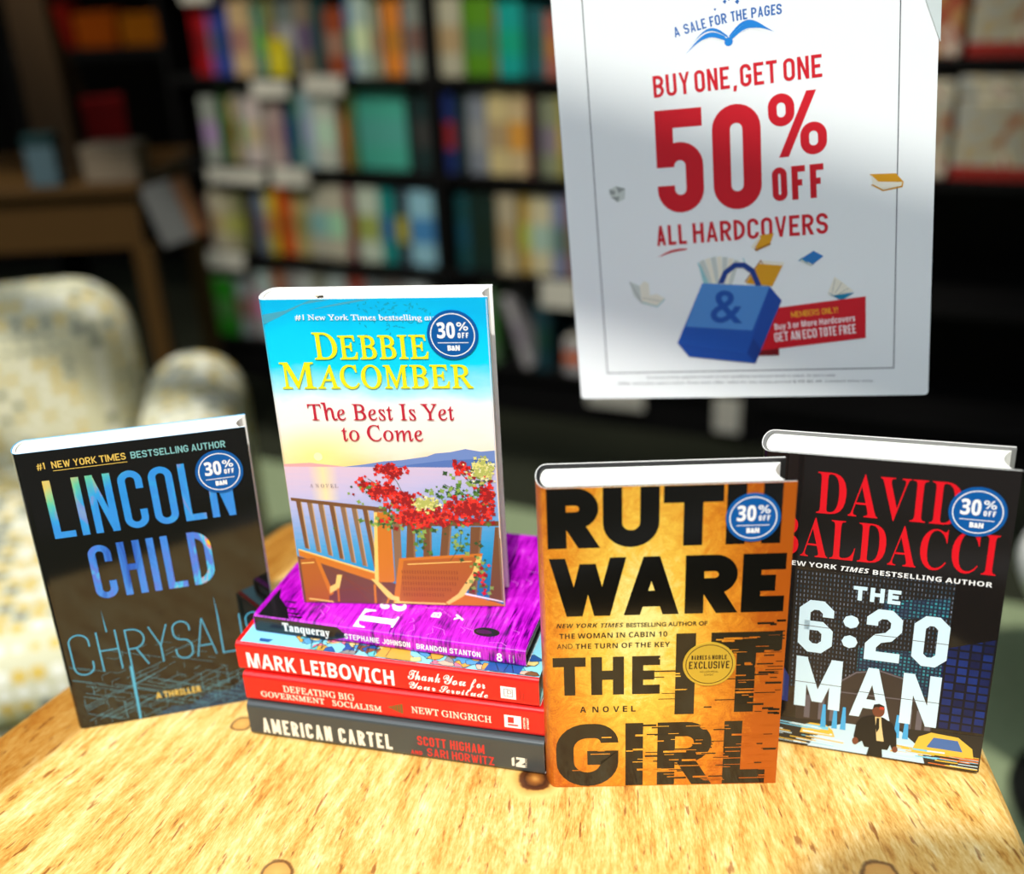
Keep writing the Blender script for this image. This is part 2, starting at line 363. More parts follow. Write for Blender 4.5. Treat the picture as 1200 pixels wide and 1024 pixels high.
'3':(500,'81,569 143,591 197,598 260,586 300,550 315,496 300,443 255,409 180,397 180,307 261,295 310,253 326,193 312,135 274,98 216,84 141,97 64,136 64,30 137,1 209,-9 280,1 339,29 385,72 414,130 424,198 414,266 382,324 326,360 376,398 404,447 413,513 404,573 377,622 335,659 280,683 212,691 143,684 81,662'),
'4':(500,'398,691 356,691 11,269 11,224 300,224 300,0 398,0 398,224 471,224 471,312 398,312;298,506 300,506 300,312 142,312'),
'5':(500,'404,682 101,682 101,327 183,337 250,325 299,297 330,256 340,207 321,145 270,101 199,84 124,97 50,134 50,33 133,1 215,-9 288,2 349,31 397,78 427,138 438,209 427,281 395,341 344,388 275,416 190,423 190,594 404,594'),
'6':(500,'317,691 221,614 144,528 89,434 55,335 44,233 54,153 84,86 130,35 191,2 264,-9 327,2 382,31 426,75 455,131 465,195 456,259 429,314 388,356 336,384 274,394 214,385 167,366 212,461 285,547 376,616;146,265 200,294 254,301 312,287 352,250 367,196 353,137 315,98 258,84 217,92 180,115 154,153 141,203'),
'7':(500,'490,682 49,682 49,589 344,589 94,29 181,-9'),
'8':(500,'468,184 457,250 426,306 373,348 421,391 449,441 458,493 448,557 420,612 377,654 322,681 257,691 190,681 132,654 87,612 58,558 48,495 58,439 85,390 129,348 75,305 43,251 32,185 43,123 74,70 121,28 182,1 252,-9 321,1 381,28 427,69 457,122;360,495 345,444 307,407 253,393 199,408 161,445 146,497 160,550 198,585 255,598 309,584 346,548;370,192 356,139 316,99 250,84 188,98 146,136 130,192 145,248 187,286 252,300 313,286 355,248'),
'9':(500,'187,-9 277,60 353,145 411,240 448,341 461,442 451,523 421,591 375,645 315,679 244,691 174,680 116,649 73,604 46,549 36,489 46,426 73,371 114,328 167,300 229,290 284,298 335,319 298,231 228,144 127,63;134,490 149,546 188,584 246,598 304,581 344,536 360,475 355,420 299,392 250,383 191,398 150,436'),
'&':(625,'495,339 463,282 422,229 326,339 398,399 438,458 451,521 430,596 372,649 287,669 228,662 180,641 143,608 120,565 112,512 123,455 151,401 189,354 105,296 49,229 28,153 52,71 114,13 200,-9 265,0 336,32 416,93 494,0 620,0 482,160 550,250 593,339;356,161 308,119 260,91 210,81 169,91 139,117 126,153 140,201 180,244 245,289;208,521 218,554 244,577 282,586 322,577 350,552 360,516 353,482 327,446 271,405 242,438 218,478'),
'#':(584,'196,617 155,422 1,422 1,353 141,353 105,183 1,183 1,114 91,114 50,-81 122,-81 163,114 357,114 316,-81 388,-81 429,114 584,114 584,183 443,183 479,353 584,353 584,422 493,422 534,617 462,617 421,422 227,422 268,617;213,353 407,353 371,183 177,183'),
'%':(680,'502,222 542,211 570,183 581,143 570,103 542,75 502,64 462,75 434,103 423,143 434,183 462,211;502,296 425,275 370,220 349,143 370,66 425,11 502,-10 579,11 634,66 655,143 634,220 579,275;602,691 527,691 78,-10 153,-10;178,690 101,669 46,614 25,537 46,460 101,405 178,384 255,405 310,460 331,537 310,614 255,669;178,616 218,605 246,577 257,537 246,497 218,469 178,458 138,469 110,497 99,537 110,577 138,605'),
',':(219,'59,-118 124,-84 163,-32 176,26 167,77 143,111 105,123 75,116 54,95 46,66 52,37 69,18 95,10 97,-29 85,-69 59,-99'),
'.':(219,'109,111 79,103 57,81 49,51 57,21 79,-1 109,-9 139,-1 161,21 169,51 161,81 139,103'),
'!':(271,'79,543 85,436 110,264 120,216 135,201 150,216 160,264 185,436 191,543 185,625 166,675 135,691 104,675 85,625;136,111 106,103 84,81 76,51 84,21 106,-1 136,-9 166,-1 188,21 196,51 188,81 166,103'),
'-':(323,'283,267 40,267 40,174 283,174'),
':':(219,'109,458 79,450 57,428 49,398 57,368 79,346 109,338 139,346 161,368 169,398 161,428 139,450;109,111 79,103 57,81 49,51 57,21 79,-1 109,-9 139,-1 161,21 169,51 161,81 139,103'),
"'":(188,'73,462 115,462 138,599 138,716 50,716 50,599'),
'$':(542,'470,596 399,636 321,655 321,691 239,691 239,655 139,622 75,559 52,472 72,404 134,343 239,297 239,81 166,103 109,135 51,182 51,61 143,14 239,-9 239,-118 321,-118 321,-9 387,8 438,39 474,81 495,128 502,176 480,259 419,325 321,369 321,567 402,536 470,488;239,396 188,420 159,449 150,485 162,523 193,552 239,567;321,262 371,236 398,205 406,168 396,129 368,100 321,82'),
},
'B':{
'A':(690,'0,0 252,717 437,717 690,0 527,0 475,170 215,170 163,0;253,297 439,297 386,463 374,506 358,559 345,606 332,557 316,501 304,463'),
'B':(672,'90,0 90,714 312,714 438,704 528,674 569,641 593,594 601,533 594,477 573,430 538,396 491,379 491,374 525,364 556,349 582,327 602,297 615,258 619,207 611,147 588,96 549,55 497,24 433,6 357,0;241,431 329,431 385,436 421,452 440,478 446,513 438,548 416,572 377,586 321,590 241,590;241,125 340,125 398,132 435,152 455,182 462,222 455,258 435,287 396,305 335,311 241,311'),
'C':(637,'379,-10 279,1 198,36 135,90 92,164 67,253 58,356 68,458 97,547 145,621 211,677 293,712 393,724 446,721 500,711 602,674 553,551 473,584 432,595 393,598 340,591 295,569 260,533 226,456 214,355 225,254 257,179 291,144 336,123 393,116 481,126 575,154 575,27 482,-1'),
'D':(740,'90,0 90,714 314,714 419,704 509,674 582,625 637,557 671,470 682,364 671,253 636,162 580,92 502,41 406,10 292,0;241,125 306,125 385,134 446,163 490,210 516,275 525,360 519,432 502,490 473,535 433,565 383,584 322,590 241,590'),
'E':(560,'90,0 90,714 501,714 501,590 241,590 241,433 483,433 483,309 241,309 241,125 501,125 501,0'),
'F':(549,'90,0 90,714 499,714 499,590 239,590 239,406 481,406 481,282 239,282 239,0'),
'G':(724,'390,-10 292,0 210,32 144,84 96,156 68,248 58,358 69,463 102,552 155,625 228,679 320,713 431,724 488,721 543,712 643,680 593,559 518,587 430,598 368,590 316,568 273,532 241,484 221,424 214,355 219,289 233,231 258,183 293,147 340,124 400,116 455,119 496,126 496,275 361,275 361,401 644,401 644,31 528,1 463,-7'),
'H':(765,'90,0 90,714 241,714 241,434 524,434 524,714 675,714 675,0 524,0 524,308 241,308 241,0'),
'I':(389,'32,0 32,86 119,126 119,588 32,628 32,714 357,714 357,628 270,588 270,126 357,86 357,0'),
'J':(331,'15,-210 -36,-207 -74,-199 -74,-73 -41,-80 -3,-83 45,-73 64,-59 78,-35 87,-1 90,45 90,714 241,714 241,46 234,-37 213,-103 178,-151 133,-185 78,-204'),
'K':(664,'90,0 90,714 241,714 241,387 270,430 301,471 494,714 662,714 413,398 664,0 492,0 305,301 241,255 241,0'),
'L':(565,'90,0 90,714 241,714 241,125 531,125 531,0'),
'M':(943,'90,0 90,714 296,714 465,168 468,168 647,714 853,714 853,0 712,0 712,338 714,416 717,500 719,559 715,559 531,0 392,0 220,560 216,560 220,500 224,415 225,332 225,0'),
'N':(813,'90,0 90,714 281,714 591,179 594,179 589,278 587,376 587,714 723,714 723,0 531,0 220,540 216,540 223,438 225,336 225,0'),
'O':(796,'398,-10 292,2 207,36 141,91 95,165 67,255 58,359 67,463 95,552 141,625 207,680 292,714 399,725 505,714 590,680 655,625 702,552 729,462 738,358 729,254 702,165 655,91 590,36 505,2;398,117 457,124 503,146 537,182 569,258 579,358 569,459 537,535 503,571 457,592 399,599 341,592 295,571 260,535 228,459 217,358 228,258 260,182 294,146 340,124'),
'P':(628,'90,0 90,714 318,714 402,707 469,688 520,655 555,610 576,555 583,491 577,431 557,375 522,325 471,287 399,262 306,254 241,254 241,0;241,378 291,378 348,384 393,404 421,437 430,486 417,544 377,578 310,590 241,590'),
'Q':(796,'540,-170 409,-10 398,-10 292,2 207,36 141,91 95,165 67,255 58,359 67,463 95,552 141,625 207,680 292,714 399,725 505,714 590,680 655,625 702,552 729,462 738,358 727,246 695,151 661,97 617,55 562,22 734,-170;398,117 457,124 503,146 537,182 569,258 579,358 569,459 537,535 503,571 457,592 399,599 341,592 295,571 260,535 228,459 217,358 228,258 260,182 294,146 340,124'),
'R':(660,'90,0 90,714 298,714 387,708 459,690 514,661 552,620 575,566 583,500 578,454 565,415 543,381 516,353 450,311 660,0 492,0 322,274 241,274 241,0;241,397 290,397 354,403 398,422 422,453 430,496 421,540 396,569 351,585 287,590 241,590'),
'S':(551,'248,-10 141,1 46,33 46,174 152,134 206,120 260,115 308,120 340,137 357,161 363,191 353,227 323,256 224,308 170,336 115,377 90,405 71,437 58,475 54,521 61,580 83,630 119,671 168,700 227,718 296,724 351,721 403,711 508,674 459,556 371,587 291,598 253,593 225,578 208,555 202,526 211,492 236,466 337,412 431,359 465,328 490,292 506,250 511,198 503,139 481,88 443,47 390,15 326,-4'),
'T':(579,'214,0 214,588 20,588 20,714 559,714 559,588 365,588 365,0'),
'U':(756,'375,-10 288,-2 216,22 159,62 118,116 93,180 85,254 85,714 236,714 236,277 245,202 272,153 317,126 379,117 443,127 487,156 512,206 520,278 520,714 671,714 671,252 663,182 639,119 598,65 541,25 466,-1'),
'V':(650,'242,0 0,714 153,714 287,289 299,249 314,187 325,132 336,187 351,249 362,289 497,714 650,714 407,0'),
'W':(967,'182,0 0,714 149,714 240,324 253,266 266,196 275,137 284,197 297,264 308,314 412,714 555,714 659,314 671,264 683,196 692,137 701,197 715,266 727,324 818,714 967,714 785,0 613,0 516,375 509,408 499,456 489,506 483,542 478,506 468,457 458,409 450,374 354,0'),
'X':(667,'0,0 237,368 15,714 182,714 336,457 487,714 650,714 426,360 667,0 494,0 328,270 162,0'),
'Y':(624,'237,0 237,273 0,714 164,714 312,420 461,714 624,714 387,278 387,0'),
'Z':(579,'24,0 24,98 366,589 33,589 33,714 546,714 546,616 204,125 555,125 555,0'),
'a':(604,'211,-10 144,1 90,33 63,66 47,109 42,163 49,216 69,259 103,292 179,324 286,337 381,340 381,364 375,401 359,427 332,442 296,447 218,436 142,407 93,508 139,529 191,544 245,554 302,557 399,545 471,510 503,472 523,424 529,364 529,0 425,0 396,74 392,74 356,36 318,10 272,-5;267,99 311,106 348,128 373,162 381,208 381,253 323,251 262,244 223,225 202,197 195,162 200,133 215,114 238,103'),
'b':(633,'378,-10 324,-5 284,12 252,34 227,60 217,60 192,0 78,0 78,760 227,760 227,583 225,522 221,475 227,475 253,506 286,533 329,550 382,556 439,548 489,524 531,485 563,429 582,359 588,274 582,188 562,118 530,62 487,22 437,-2;336,111 377,122 409,154 429,205 436,276 429,346 409,397 376,427 334,437 285,428 252,401 234,355 227,291 227,275 233,205 251,154 284,122'),
'c':(514,'300,-10 225,-2 162,20 112,58 75,111 52,182 45,270 54,361 79,433 120,488 174,526 239,549 313,556 365,553 411,545 483,519 439,404 374,427 313,436 249,418 210,363 197,271 205,200 228,150 264,121 313,111 357,114 396,124 466,158 466,31 431,12 395,-1'),
'd':(633,'251,-10 194,-2 145,22 103,62 71,117 51,187 45,272 51,358 71,428 103,484 146,524 196,548 255,556 309,550 352,533 386,507 412,476 417,476 410,523 406,585 406,760 555,760 555,0 441,0 412,71 406,71 380,40 347,14 304,-4;303,109 356,118 390,146 409,191 416,255 416,271 410,342 392,393 357,424 301,435 257,424 224,393 203,341 196,270 203,200 224,150 258,119'),
'e':(591,'325,-10 248,-2 180,21 124,59 81,113 54,183 45,269 53,357 78,429 116,484 168,524 231,548 303,556 373,549 433,527 482,492 519,442 541,381 548,308 548,236 196,236 206,180 234,137 276,110 332,101 428,112 517,144 517,29 433,-1;199,335 408,335 401,381 382,418 350,442 304,450 265,443 233,422 210,386'),
'f':(387,'102,0 102,434 20,434 20,506 102,546 102,586 108,648 126,695 154,727 193,749 240,761 295,765 375,758 432,742 394,633 357,643 311,647 284,642 266,628 255,607 251,580 251,546 380,546 380,434 251,434 251,0'),
'g':(633,'282,-240 175,-233 78,-208 78,-89 182,-121 291,-131 355,-117 393,-76 406,-7 406,4 408,39 410,71 406,71 375,34 339,9 297,-5 251,-10 191,-2 141,23 100,65 69,121 51,190 45,272 51,355 70,424 101,481 143,523 194,548 255,556 317,547 370,520 413,476 417,476 429,546 555,546 555,-1 547,-73 524,-132 486,-179 433,-213 365,-233;304,107 354,115 389,140 409,184 416,253 416,271 409,347 389,397 354,426 302,435 244,417 209,362 197,270 209,179 245,125'),
'h':(657,'78,0 78,760 227,760 227,605 225,528 220,476 228,476 258,512 295,537 338,551 386,556 466,544 529,509 558,470 576,420 582,356 582,0 433,0 433,319 423,385 394,424 345,437 305,432 274,416 252,391 233,334 227,257 227,0'),
'i':(305,'153,614 122,618 96,630 78,652 72,687 78,722 96,745 122,756 153,760 184,756 210,745 228,722 234,687 228,652 210,630 184,618;78,0 78,546 227,546 227,0'),
'j':(305,'153,614 122,618 96,630 78,652 72,687 78,722 96,745 122,756 153,760 184,756 210,745 228,722 234,687 228,652 210,630 184,618;34,-240 -19,-237 -64,-228 -64,-111 -30,-118 6,-120 34,-116 57,-103 73,-78 78,-37 78,546 227,546 227,-59 222,-107 208,-150 183,-187 147,-216 97,-234'),
'k':(620,'78,0 78,760 227,760 227,420 225,359 219,297 221,297 252,340 286,380 439,546 607,546 390,309 620,0 448,0 291,221 227,170 227,0'),
'l':(305,'78,0 78,760 227,760 227,0'),
'm':(982,'78,0 78,546 192,546 212,476 220,476 250,512 289,537 333,551 379,556 435,551 481,537 518,512 545,476 558,476 588,512 628,537 673,551 719,556 801,544 860,509 886,470 902,420 907,356 907,0 758,0 758,319 749,385 722,424 676,437 626,427 592,395 573,344 567,274 567,0 418,0 418,319 409,385 382,424 336,437 284,425 251,391 233,334 227,257 227,0'),
'n':(657,'78,0 78,546 192,546 212,476 220,476 251,512 292,537 338,551 388,556 467,544 529,509 558,470 576,420 582,356 582,0 433,0 433,319 428,371 412,408 385,430 345,437 304,432 273,416 252,391 233,334 227,257 227,0'),
'o':(619,'308,-10 236,-2 173,23 119,64 79,120 54,190 45,274 53,358 77,427 116,483 169,524 234,548 311,556 384,548 447,523 500,483 540,428 565,358 574,274 566,190 542,120 502,64 449,23 384,-2;310,110 361,120 396,152 415,203 422,274 415,345 396,396 361,426 309,436 258,426 224,396 204,345 197,274 204,203 224,152 258,120'),
'p':(633,'78,-240 78,546 199,546 220,475 227,475 253,506 286,532 329,550 382,556 439,548 489,524 531,485 563,429 582,359 588,274 581,189 562,118 529,62 486,22 436,-2 378,-10 325,-5 284,12 252,34 227,60 219,60 227,-20 227,-240;336,111 380,122 412,154 430,205 436,276 425,365 391,419 334,437 285,428 252,401 234,355 227,291 227,275 233,205 251,154 284,122'),
'q':(633,'406,-240 406,-11 412,71 406,71 381,40 348,14 305,-4 251,-10 194,-2 144,22 102,62 70,117 51,187 45,272 51,358 71,428 103,484 146,524 196,548 254,556 308,550 352,533 385,507 412,476 416,476 429,546 555,546 555,-240;304,107 357,116 391,144 409,189 416,253 416,271 410,342 392,393 357,424 302,435 256,424 223,393 204,341 197,270 209,179 245,125'),
'r':(454,'78,0 78,546 191,546 213,454 220,454 249,493 286,526 331,549 383,556 409,555 433,552 422,412 402,416 378,417 341,414 305,404 273,386 249,360 232,325 227,278 227,0'),
's':(497,'226,-10 128,-3 46,22 46,145 141,112 231,99 269,102 294,112 307,127 312,146 305,171 272,196 194,232 110,275 81,299 61,328 49,362 45,404 52,450 71,488 104,518 173,547 261,556 358,546 453,513 408,406 332,435 259,446 222,442 200,430 193,410 202,387 235,364 307,332 388,293 418,270 441,242 454,206 459,162 453,111 433,68 401,35 328,1'),
't':(434,'265,-10 219,-6 178,6 143,28 117,62 100,109 94,171 94,434 23,434 23,497 105,547 148,662 243,662 243,546 396,546 396,434 243,434 243,171 248,144 261,125 282,113 308,109 356,114 402,126 402,15 343,-3'),
'u':(657,'269,-10 190,2 128,38 99,76 81,126 75,190 75,546 224,546 224,227 229,176 245,139 272,117 312,109 353,114 384,130 405,156 424,212 430,289 430,546 579,546 579,0 465,0 445,70 437,70 406,34 366,9 319,-5'),
'v':(569,'208,0 0,546 156,546 261,235 275,177 282,123 286,123 293,178 308,235 413,546 569,546 361,0'),
'w':(856,'165,0 10,546 158,546 221,304 234,244 244,177 251,125 255,125 259,163 267,211 275,257 280,284 347,546 511,546 575,284 585,239 595,176 599,125 603,125 610,175 622,243 635,304 700,546 846,546 689,0 527,0 485,191 474,242 457,314 440,385 429,432 425,432 415,385 398,314 381,241 369,189 325,0'),
'x':(578,'5,0 190,279 14,546 183,546 289,372 396,546 565,546 387,279 573,0 404,0 289,187 174,0'),
'y':(569,'110,-240 67,-238 34,-232 34,-114 61,-118 93,-120 135,-113 168,-92 191,-60 208,-23 217,4 0,546 163,546 266,239 278,194 284,144 287,144 296,194 308,239 409,546 569,546 338,-70 300,-144 248,-198 183,-229'),
'z':(488,'27,0 27,88 280,432 42,432 42,546 449,546 449,449 203,114 458,114 458,0'),
'0':(572,'285,-10 207,1 144,33 96,88 63,161 43,251 36,357 42,465 60,555 92,628 139,681 203,714 285,725 363,714 426,682 474,628 508,555 528,464 535,357 529,250 511,160 479,87 432,34 368,1;285,112 319,119 345,139 363,173 380,250 385,357 379,464 363,541 345,575 319,596 285,603 251,596 225,575 207,541 191,464 186,357 191,250 207,174 225,139 251,119'),
'1':(572,'262,0 262,413 264,481 266,555 245,534 214,506 132,440 59,531 289,714 413,714 413,0'),
'2':(572,'40,0 40,105 219,286 307,379 354,447 365,479 369,513 363,551 346,577 318,593 282,598 242,593 202,579 120,525 38,622 104,672 141,693 184,710 234,720 293,724 358,718 414,699 458,669 492,630 512,583 519,531 513,475 496,424 467,375 428,327 320,220 228,134 228,127 539,127 539,0'),
'3':(572,'244,-10 134,0 38,29 38,157 135,122 228,110 297,117 342,138 366,172 374,217 370,245 359,268 338,286 307,299 262,306 202,309 148,309 148,425 203,425 261,428 304,438 333,452 351,472 360,495 363,521 357,555 340,581 308,597 261,602 213,598 173,585 109,550 39,654 85,682 138,704 199,719 272,724 371,713 447,680 482,646 504,604 511,554 500,488 467,436 417,399 357,376 357,373 433,355 488,321 521,272 532,208 524,149 502,97 463,52 408,19 335,-3'),
'4':(572,'322,0 322,148 17,148 17,253 330,714 469,714 469,265 555,265 555,148 469,148 469,0;150,265 322,265 322,386 323,442 326,504 328,541 324,541 305,502 281,463'),
'5':(572,'241,-10 136,0 89,12 49,29 49,159 138,127 189,116 236,113 295,120 339,141 365,176 374,226 358,286 310,322 231,334 173,329 123,318 63,350 90,714 477,714 477,586 222,586 209,446 246,453 300,456 362,450 416,431 462,400 497,358 519,304 526,239 518,167 494,106 454,57 398,20 327,-3'),
'6':(572,'296,-10 227,-2 164,24 111,66 70,127 44,205 35,303 44,425 56,483 76,539 102,589 139,634 184,671 242,699 311,716 393,722 442,721 489,715 489,594 448,602 403,604 324,597 266,576 224,542 197,498 181,443 174,381 180,381 204,413 238,440 281,458 335,464 393,457 443,438 484,405 515,360 533,305 539,238 532,166 510,106 474,56 425,19 366,-3;293,111 333,119 365,142 386,180 393,236 387,283 369,318 339,340 296,348 265,344 238,334 216,317 199,296 188,273 185,249 188,216 197,185 212,156 234,132 261,116'),
'7':(572,'111,0 379,587 27,587 27,714 539,714 539,619 269,0'),
'8':(572,'286,-10 212,-4 150,13 101,41 64,79 42,126 35,181 45,248 75,300 119,341 172,373 128,406 91,446 65,493 57,552 65,604 89,647 126,680 174,704 228,718 286,723 345,718 400,704 446,680 483,647 506,604 514,551 505,493 478,446 436,408 386,377 459,331 490,302 515,269 531,230 536,185 528,130 505,82 467,43 417,14 356,-4;286,440 346,479 366,505 372,540 366,571 348,594 320,608 285,613 251,608 224,594 205,571 199,540 206,507 225,480;284,101 333,107 368,125 389,153 396,189 392,214 380,237 341,274 292,304 279,311 237,287 204,260 182,228 175,190 182,155 203,126 237,107'),
'9':(572,'178,-10 129,-9 82,-3 82,118 124,111 168,108 247,115 306,137 347,170 374,215 390,269 397,331 391,331 367,299 336,272 293,254 233,248 176,255 128,274 87,307 56,352 38,407 32,474 39,546 61,606 98,656 146,693 206,715 275,722 345,714 407,689 460,646 501,586 527,507 536,409 527,288 515,229 496,174 469,123 433,79 387,42 330,14 260,-4;275,364 307,368 334,379 355,396 372,417 382,439 386,463 374,528 359,557 338,581 311,596 278,601 238,594 206,571 185,532 178,476 184,430 202,394 232,372'),
},
'T':{
'A':(650,'-13,0 -13,27 13,32 35,45 54,71 73,111 307,694 334,693 572,129 612,51 632,33 660,27 660,0 341,0 341,27 386,32 413,45 422,68 406,121 376,197 154,197 117,105 113,88 111,72 119,47 143,32 184,27 190,27 190,0;169,239 360,239 263,475'),
'B':(659,'24,0 24,26 67,33 93,48 107,77 111,122 111,549 103,614 92,633 76,645 23,653 23,678 328,678 422,672 496,653 548,622 580,578 590,522 572,450 518,399 427,368 536,332 601,275 623,196 615,139 592,90 553,52 499,23 433,6 354,0;271,375 280,375 348,383 392,406 416,448 424,514 418,573 401,614 370,638 322,646 294,643 280,633 273,613 271,582;330,36 385,45 422,73 441,121 448,191 439,262 413,309 365,335 294,344 271,344 271,97 274,68 284,50 301,39'),
'C':(697,'382,-16 288,-5 205,30 135,84 83,156 50,242 39,340 50,437 84,523 137,594 207,648 291,682 386,693 460,684 547,655 577,648 607,659 624,693 650,693 650,459 625,459 584,542 531,606 466,646 395,660 330,647 279,608 243,544 221,453 214,337 222,228 246,144 286,83 342,47 414,35 474,43 533,67 589,105 638,158 666,132 589,50 494,0'),
'D':(738,'30,0 30,26 69,32 94,44 106,69 110,111 110,557 105,606 91,635 64,648 22,653 22,678 330,678 440,668 532,639 604,590 655,523 687,439 697,339 683,217 640,122 568,54 469,14 340,0;331,36 391,44 439,70 476,112 501,171 517,247 522,341 514,450 492,536 454,596 400,633 332,645 301,641 282,631 274,609 271,573 271,107 274,72 282,51 300,40'),
'E':(658,'21,0 21,25 65,30 93,44 107,72 112,116 112,549 107,603 93,634 66,648 24,653 24,678 594,678 594,476 571,476 559,532 537,575 507,605 440,632 345,641 298,638 285,632 277,621 272,578 272,366 288,366 346,375 386,401 412,446 429,514 453,514 453,176 428,176 420,229 407,270 386,299 359,318 322,328 276,331 272,331 272,100 275,69 286,52 307,44 343,41 410,45 467,58 513,79 552,112 585,156 612,213 640,213 599,0'),
'F':(602,'23,0 23,26 67,34 93,50 107,79 111,125 111,558 106,603 92,630 64,645 21,653 21,678 586,678 586,476 562,476 549,532 529,574 501,605 462,626 409,638 342,642 298,640 277,627 271,593 271,368 283,368 340,377 381,403 408,448 423,516 450,516 450,176 424,176 409,251 382,299 341,324 281,333 271,333 271,120 280,64 292,46 312,35 382,26 382,0'),
'G':(756,'399,-15 298,-4 211,29 139,82 86,153 52,240 41,341 52,439 86,524 138,595 208,648 290,682 383,693 464,684 550,656 577,649 592,652 604,660 624,693 651,693 651,458 625,458 600,515 569,564 532,604 490,635 445,654 398,660 333,647 282,609 246,544 224,455 217,339 223,243 240,163 268,101 306,55 354,28 410,19 458,24 489,41 505,68 510,106 510,190 505,229 490,254 460,266 410,271 410,295 745,295 745,271 704,266 680,254 668,230 664,191 664,43 532,-1'),
'H':(779,'23,0 23,26 67,32 93,47 107,75 111,120 111,564 106,605 93,631 66,646 24,653 24,678 360,678 360,653 304,643 288,633 278,618 271,564 271,373 509,373 509,564 502,618 493,633 477,643 420,653 420,678 755,678 755,653 712,646 686,632 673,606 669,564 669,120 673,77 687,49 712,33 755,26 755,0 420,0 420,26 463,32 490,46 504,73 509,120 509,329 271,329 271,120 275,75 289,47 316,32 360,26 360,0'),
'I':(388,'20,0 20,26 63,34 91,48 107,73 112,112 112,576 107,614 94,637 67,648 20,653 20,678 364,678 364,653 319,648 292,637 277,614 272,576 272,115 279,66 289,50 307,39 366,26 366,0'),
'J':(492,'162,-97 117,-93 77,-80 43,-60 17,-33 1,-1 -5,34 0,66 16,91 39,106 66,111 95,106 118,92 133,70 138,41 126,-2 114,-29 125,-52 156,-60 187,-54 207,-37 217,-8 220,32 220,546 212,609 200,628 182,641 118,653 118,678 468,678 468,653 412,642 396,630 387,612 380,546 380,132 371,50 345,-15 302,-60 240,-88'),
'K':(760,'24,0 24,26 68,32 94,47 108,75 112,120 112,564 107,605 94,632 67,647 25,653 25,678 361,678 361,653 305,643 289,633 279,618 272,564 272,348 478,556 509,593 519,623 498,646 433,653 433,678 723,678 723,653 710,653 650,640 584,601 513,537 403,424 690,69 725,37 773,26 773,0 418,0 418,26 456,27 479,31 493,40 497,51 491,70 471,98 297,318 272,295 272,120 277,75 290,47 317,32 361,26 361,0'),
'L':(635,'23,0 23,26 67,32 93,47 107,75 111,120 111,564 106,606 93,633 66,647 24,653 24,678 372,678 372,653 310,646 291,636 280,620 271,564 271,123 276,70 284,55 298,47 348,41 414,46 469,59 513,83 551,119 582,167 609,230 636,230 598,0'),
'M':(944,'21,0 21,26 64,32 92,47 107,74 112,118 112,569 105,619 95,634 79,644 22,653 22,678 275,678 472,212 669,678 919,678 919,653 878,645 853,630 839,604 834,563 834,127 841,64 851,45 866,35 918,26 918,0 589,0 589,26 644,37 660,48 670,66 677,124 677,594 429,0 402,0 157,579 157,119 162,72 178,44 207,30 252,26 252,0'),
'N':(735,'600,-16 159,521 159,117 163,73 177,46 203,32 248,26 248,0 27,0 27,26 81,35 96,45 106,62 113,117 113,578 54,645 27,653 27,678 233,678 582,251 582,562 575,617 565,632 549,643 493,653 493,678 714,678 714,653 671,647 645,633 632,605 628,561 628,-16'),
'O':(782,'388,-16 317,-9 251,11 192,43 141,86 98,138 67,199 48,266 41,339 48,411 67,479 98,539 141,592 193,635 254,667 321,687 395,694 466,687 532,668 591,636 642,594 684,542 716,481 735,413 742,339 735,266 716,199 684,138 641,86 589,43 529,11 461,-9;394,18 456,31 503,69 538,134 558,223 565,339 560,436 544,516 518,579 482,624 438,651 387,660 325,647 278,609 243,544 223,455 216,339 221,243 237,163 264,100 300,54 343,27'),
'P':(622,'23,0 23,26 67,32 93,47 107,75 111,120 111,564 106,605 93,631 66,646 24,653 24,678 318,678 428,672 500,655 546,628 580,592 602,547 609,494 602,441 581,396 546,358 497,329 435,312 360,306 271,306 271,120 275,75 289,47 316,32 360,26 360,0;271,342 300,342 363,351 405,376 427,422 435,490 429,558 410,605 375,633 322,642 297,639 282,631 274,616 271,593'),
'Q':(782,'563,-172 441,-153 346,-96 278,-1 209,31 151,75 104,129 70,192 48,263 41,339 48,411 67,479 98,539 141,592 193,635 254,667 321,687 395,694 466,687 532,668 591,636 642,594 684,542 716,481 735,413 742,339 735,262 713,191 676,128 626,73 565,31 492,0 536,-67 592,-107 662,-120 732,-109 737,-137 648,-163;395,18 457,31 504,69 539,134 559,223 566,339 561,436 545,516 518,579 482,624 438,651 387,660 325,647 278,609 243,544 223,455 216,339 221,243 238,163 265,100 301,54 344,27'),
'R':(704,'23,0 23,26 67,32 93,47 107,75 111,120 111,564 106,605 93,631 66,646 24,653 24,678 323,678 454,667 547,634 588,599 613,554 621,498 604,425 553,370 469,333 643,75 674,38 690,29 712,26 715,26 715,0 504,0 300,316 271,316 271,120 275,75 289,47 316,32 360,26 360,0;271,348 303,348 370,357 417,385 443,432 452,500 439,579 400,626 334,642 301,639 282,629 274,609 271,574'),
'S':(581,'64,-16 64,235 93,235 123,140 166,74 222,35 293,22 344,30 383,54 407,89 415,133 406,174 379,209 335,238 242,284 167,329 115,376 84,430 74,494 81,551 100,600 131,639 172,669 220,688 275,694 342,687 420,667 434,664 446,662 467,670 477,694 505,694 505,475 480,475 462,528 437,573 406,610 370,639 330,656 289,662 243,655 208,635 185,604 178,566 185,530 204,501 236,476 281,451 377,406 431,377 473,347 502,315 521,280 531,241 535,198 527,138 505,86 468,43 418,12 357,-8 286,-15 236,-12 187,1 147,14 126,18 103,11 91,-16'),
'T':(630,'137,0 137,26 183,31 212,46 227,75 232,120 232,645 222,645 151,634 97,601 61,546 43,473 16,473 16,678 611,678 611,472 586,472 573,534 548,583 511,617 462,638 400,645 392,645 392,120 397,73 412,45 440,31 488,26 488,0'),
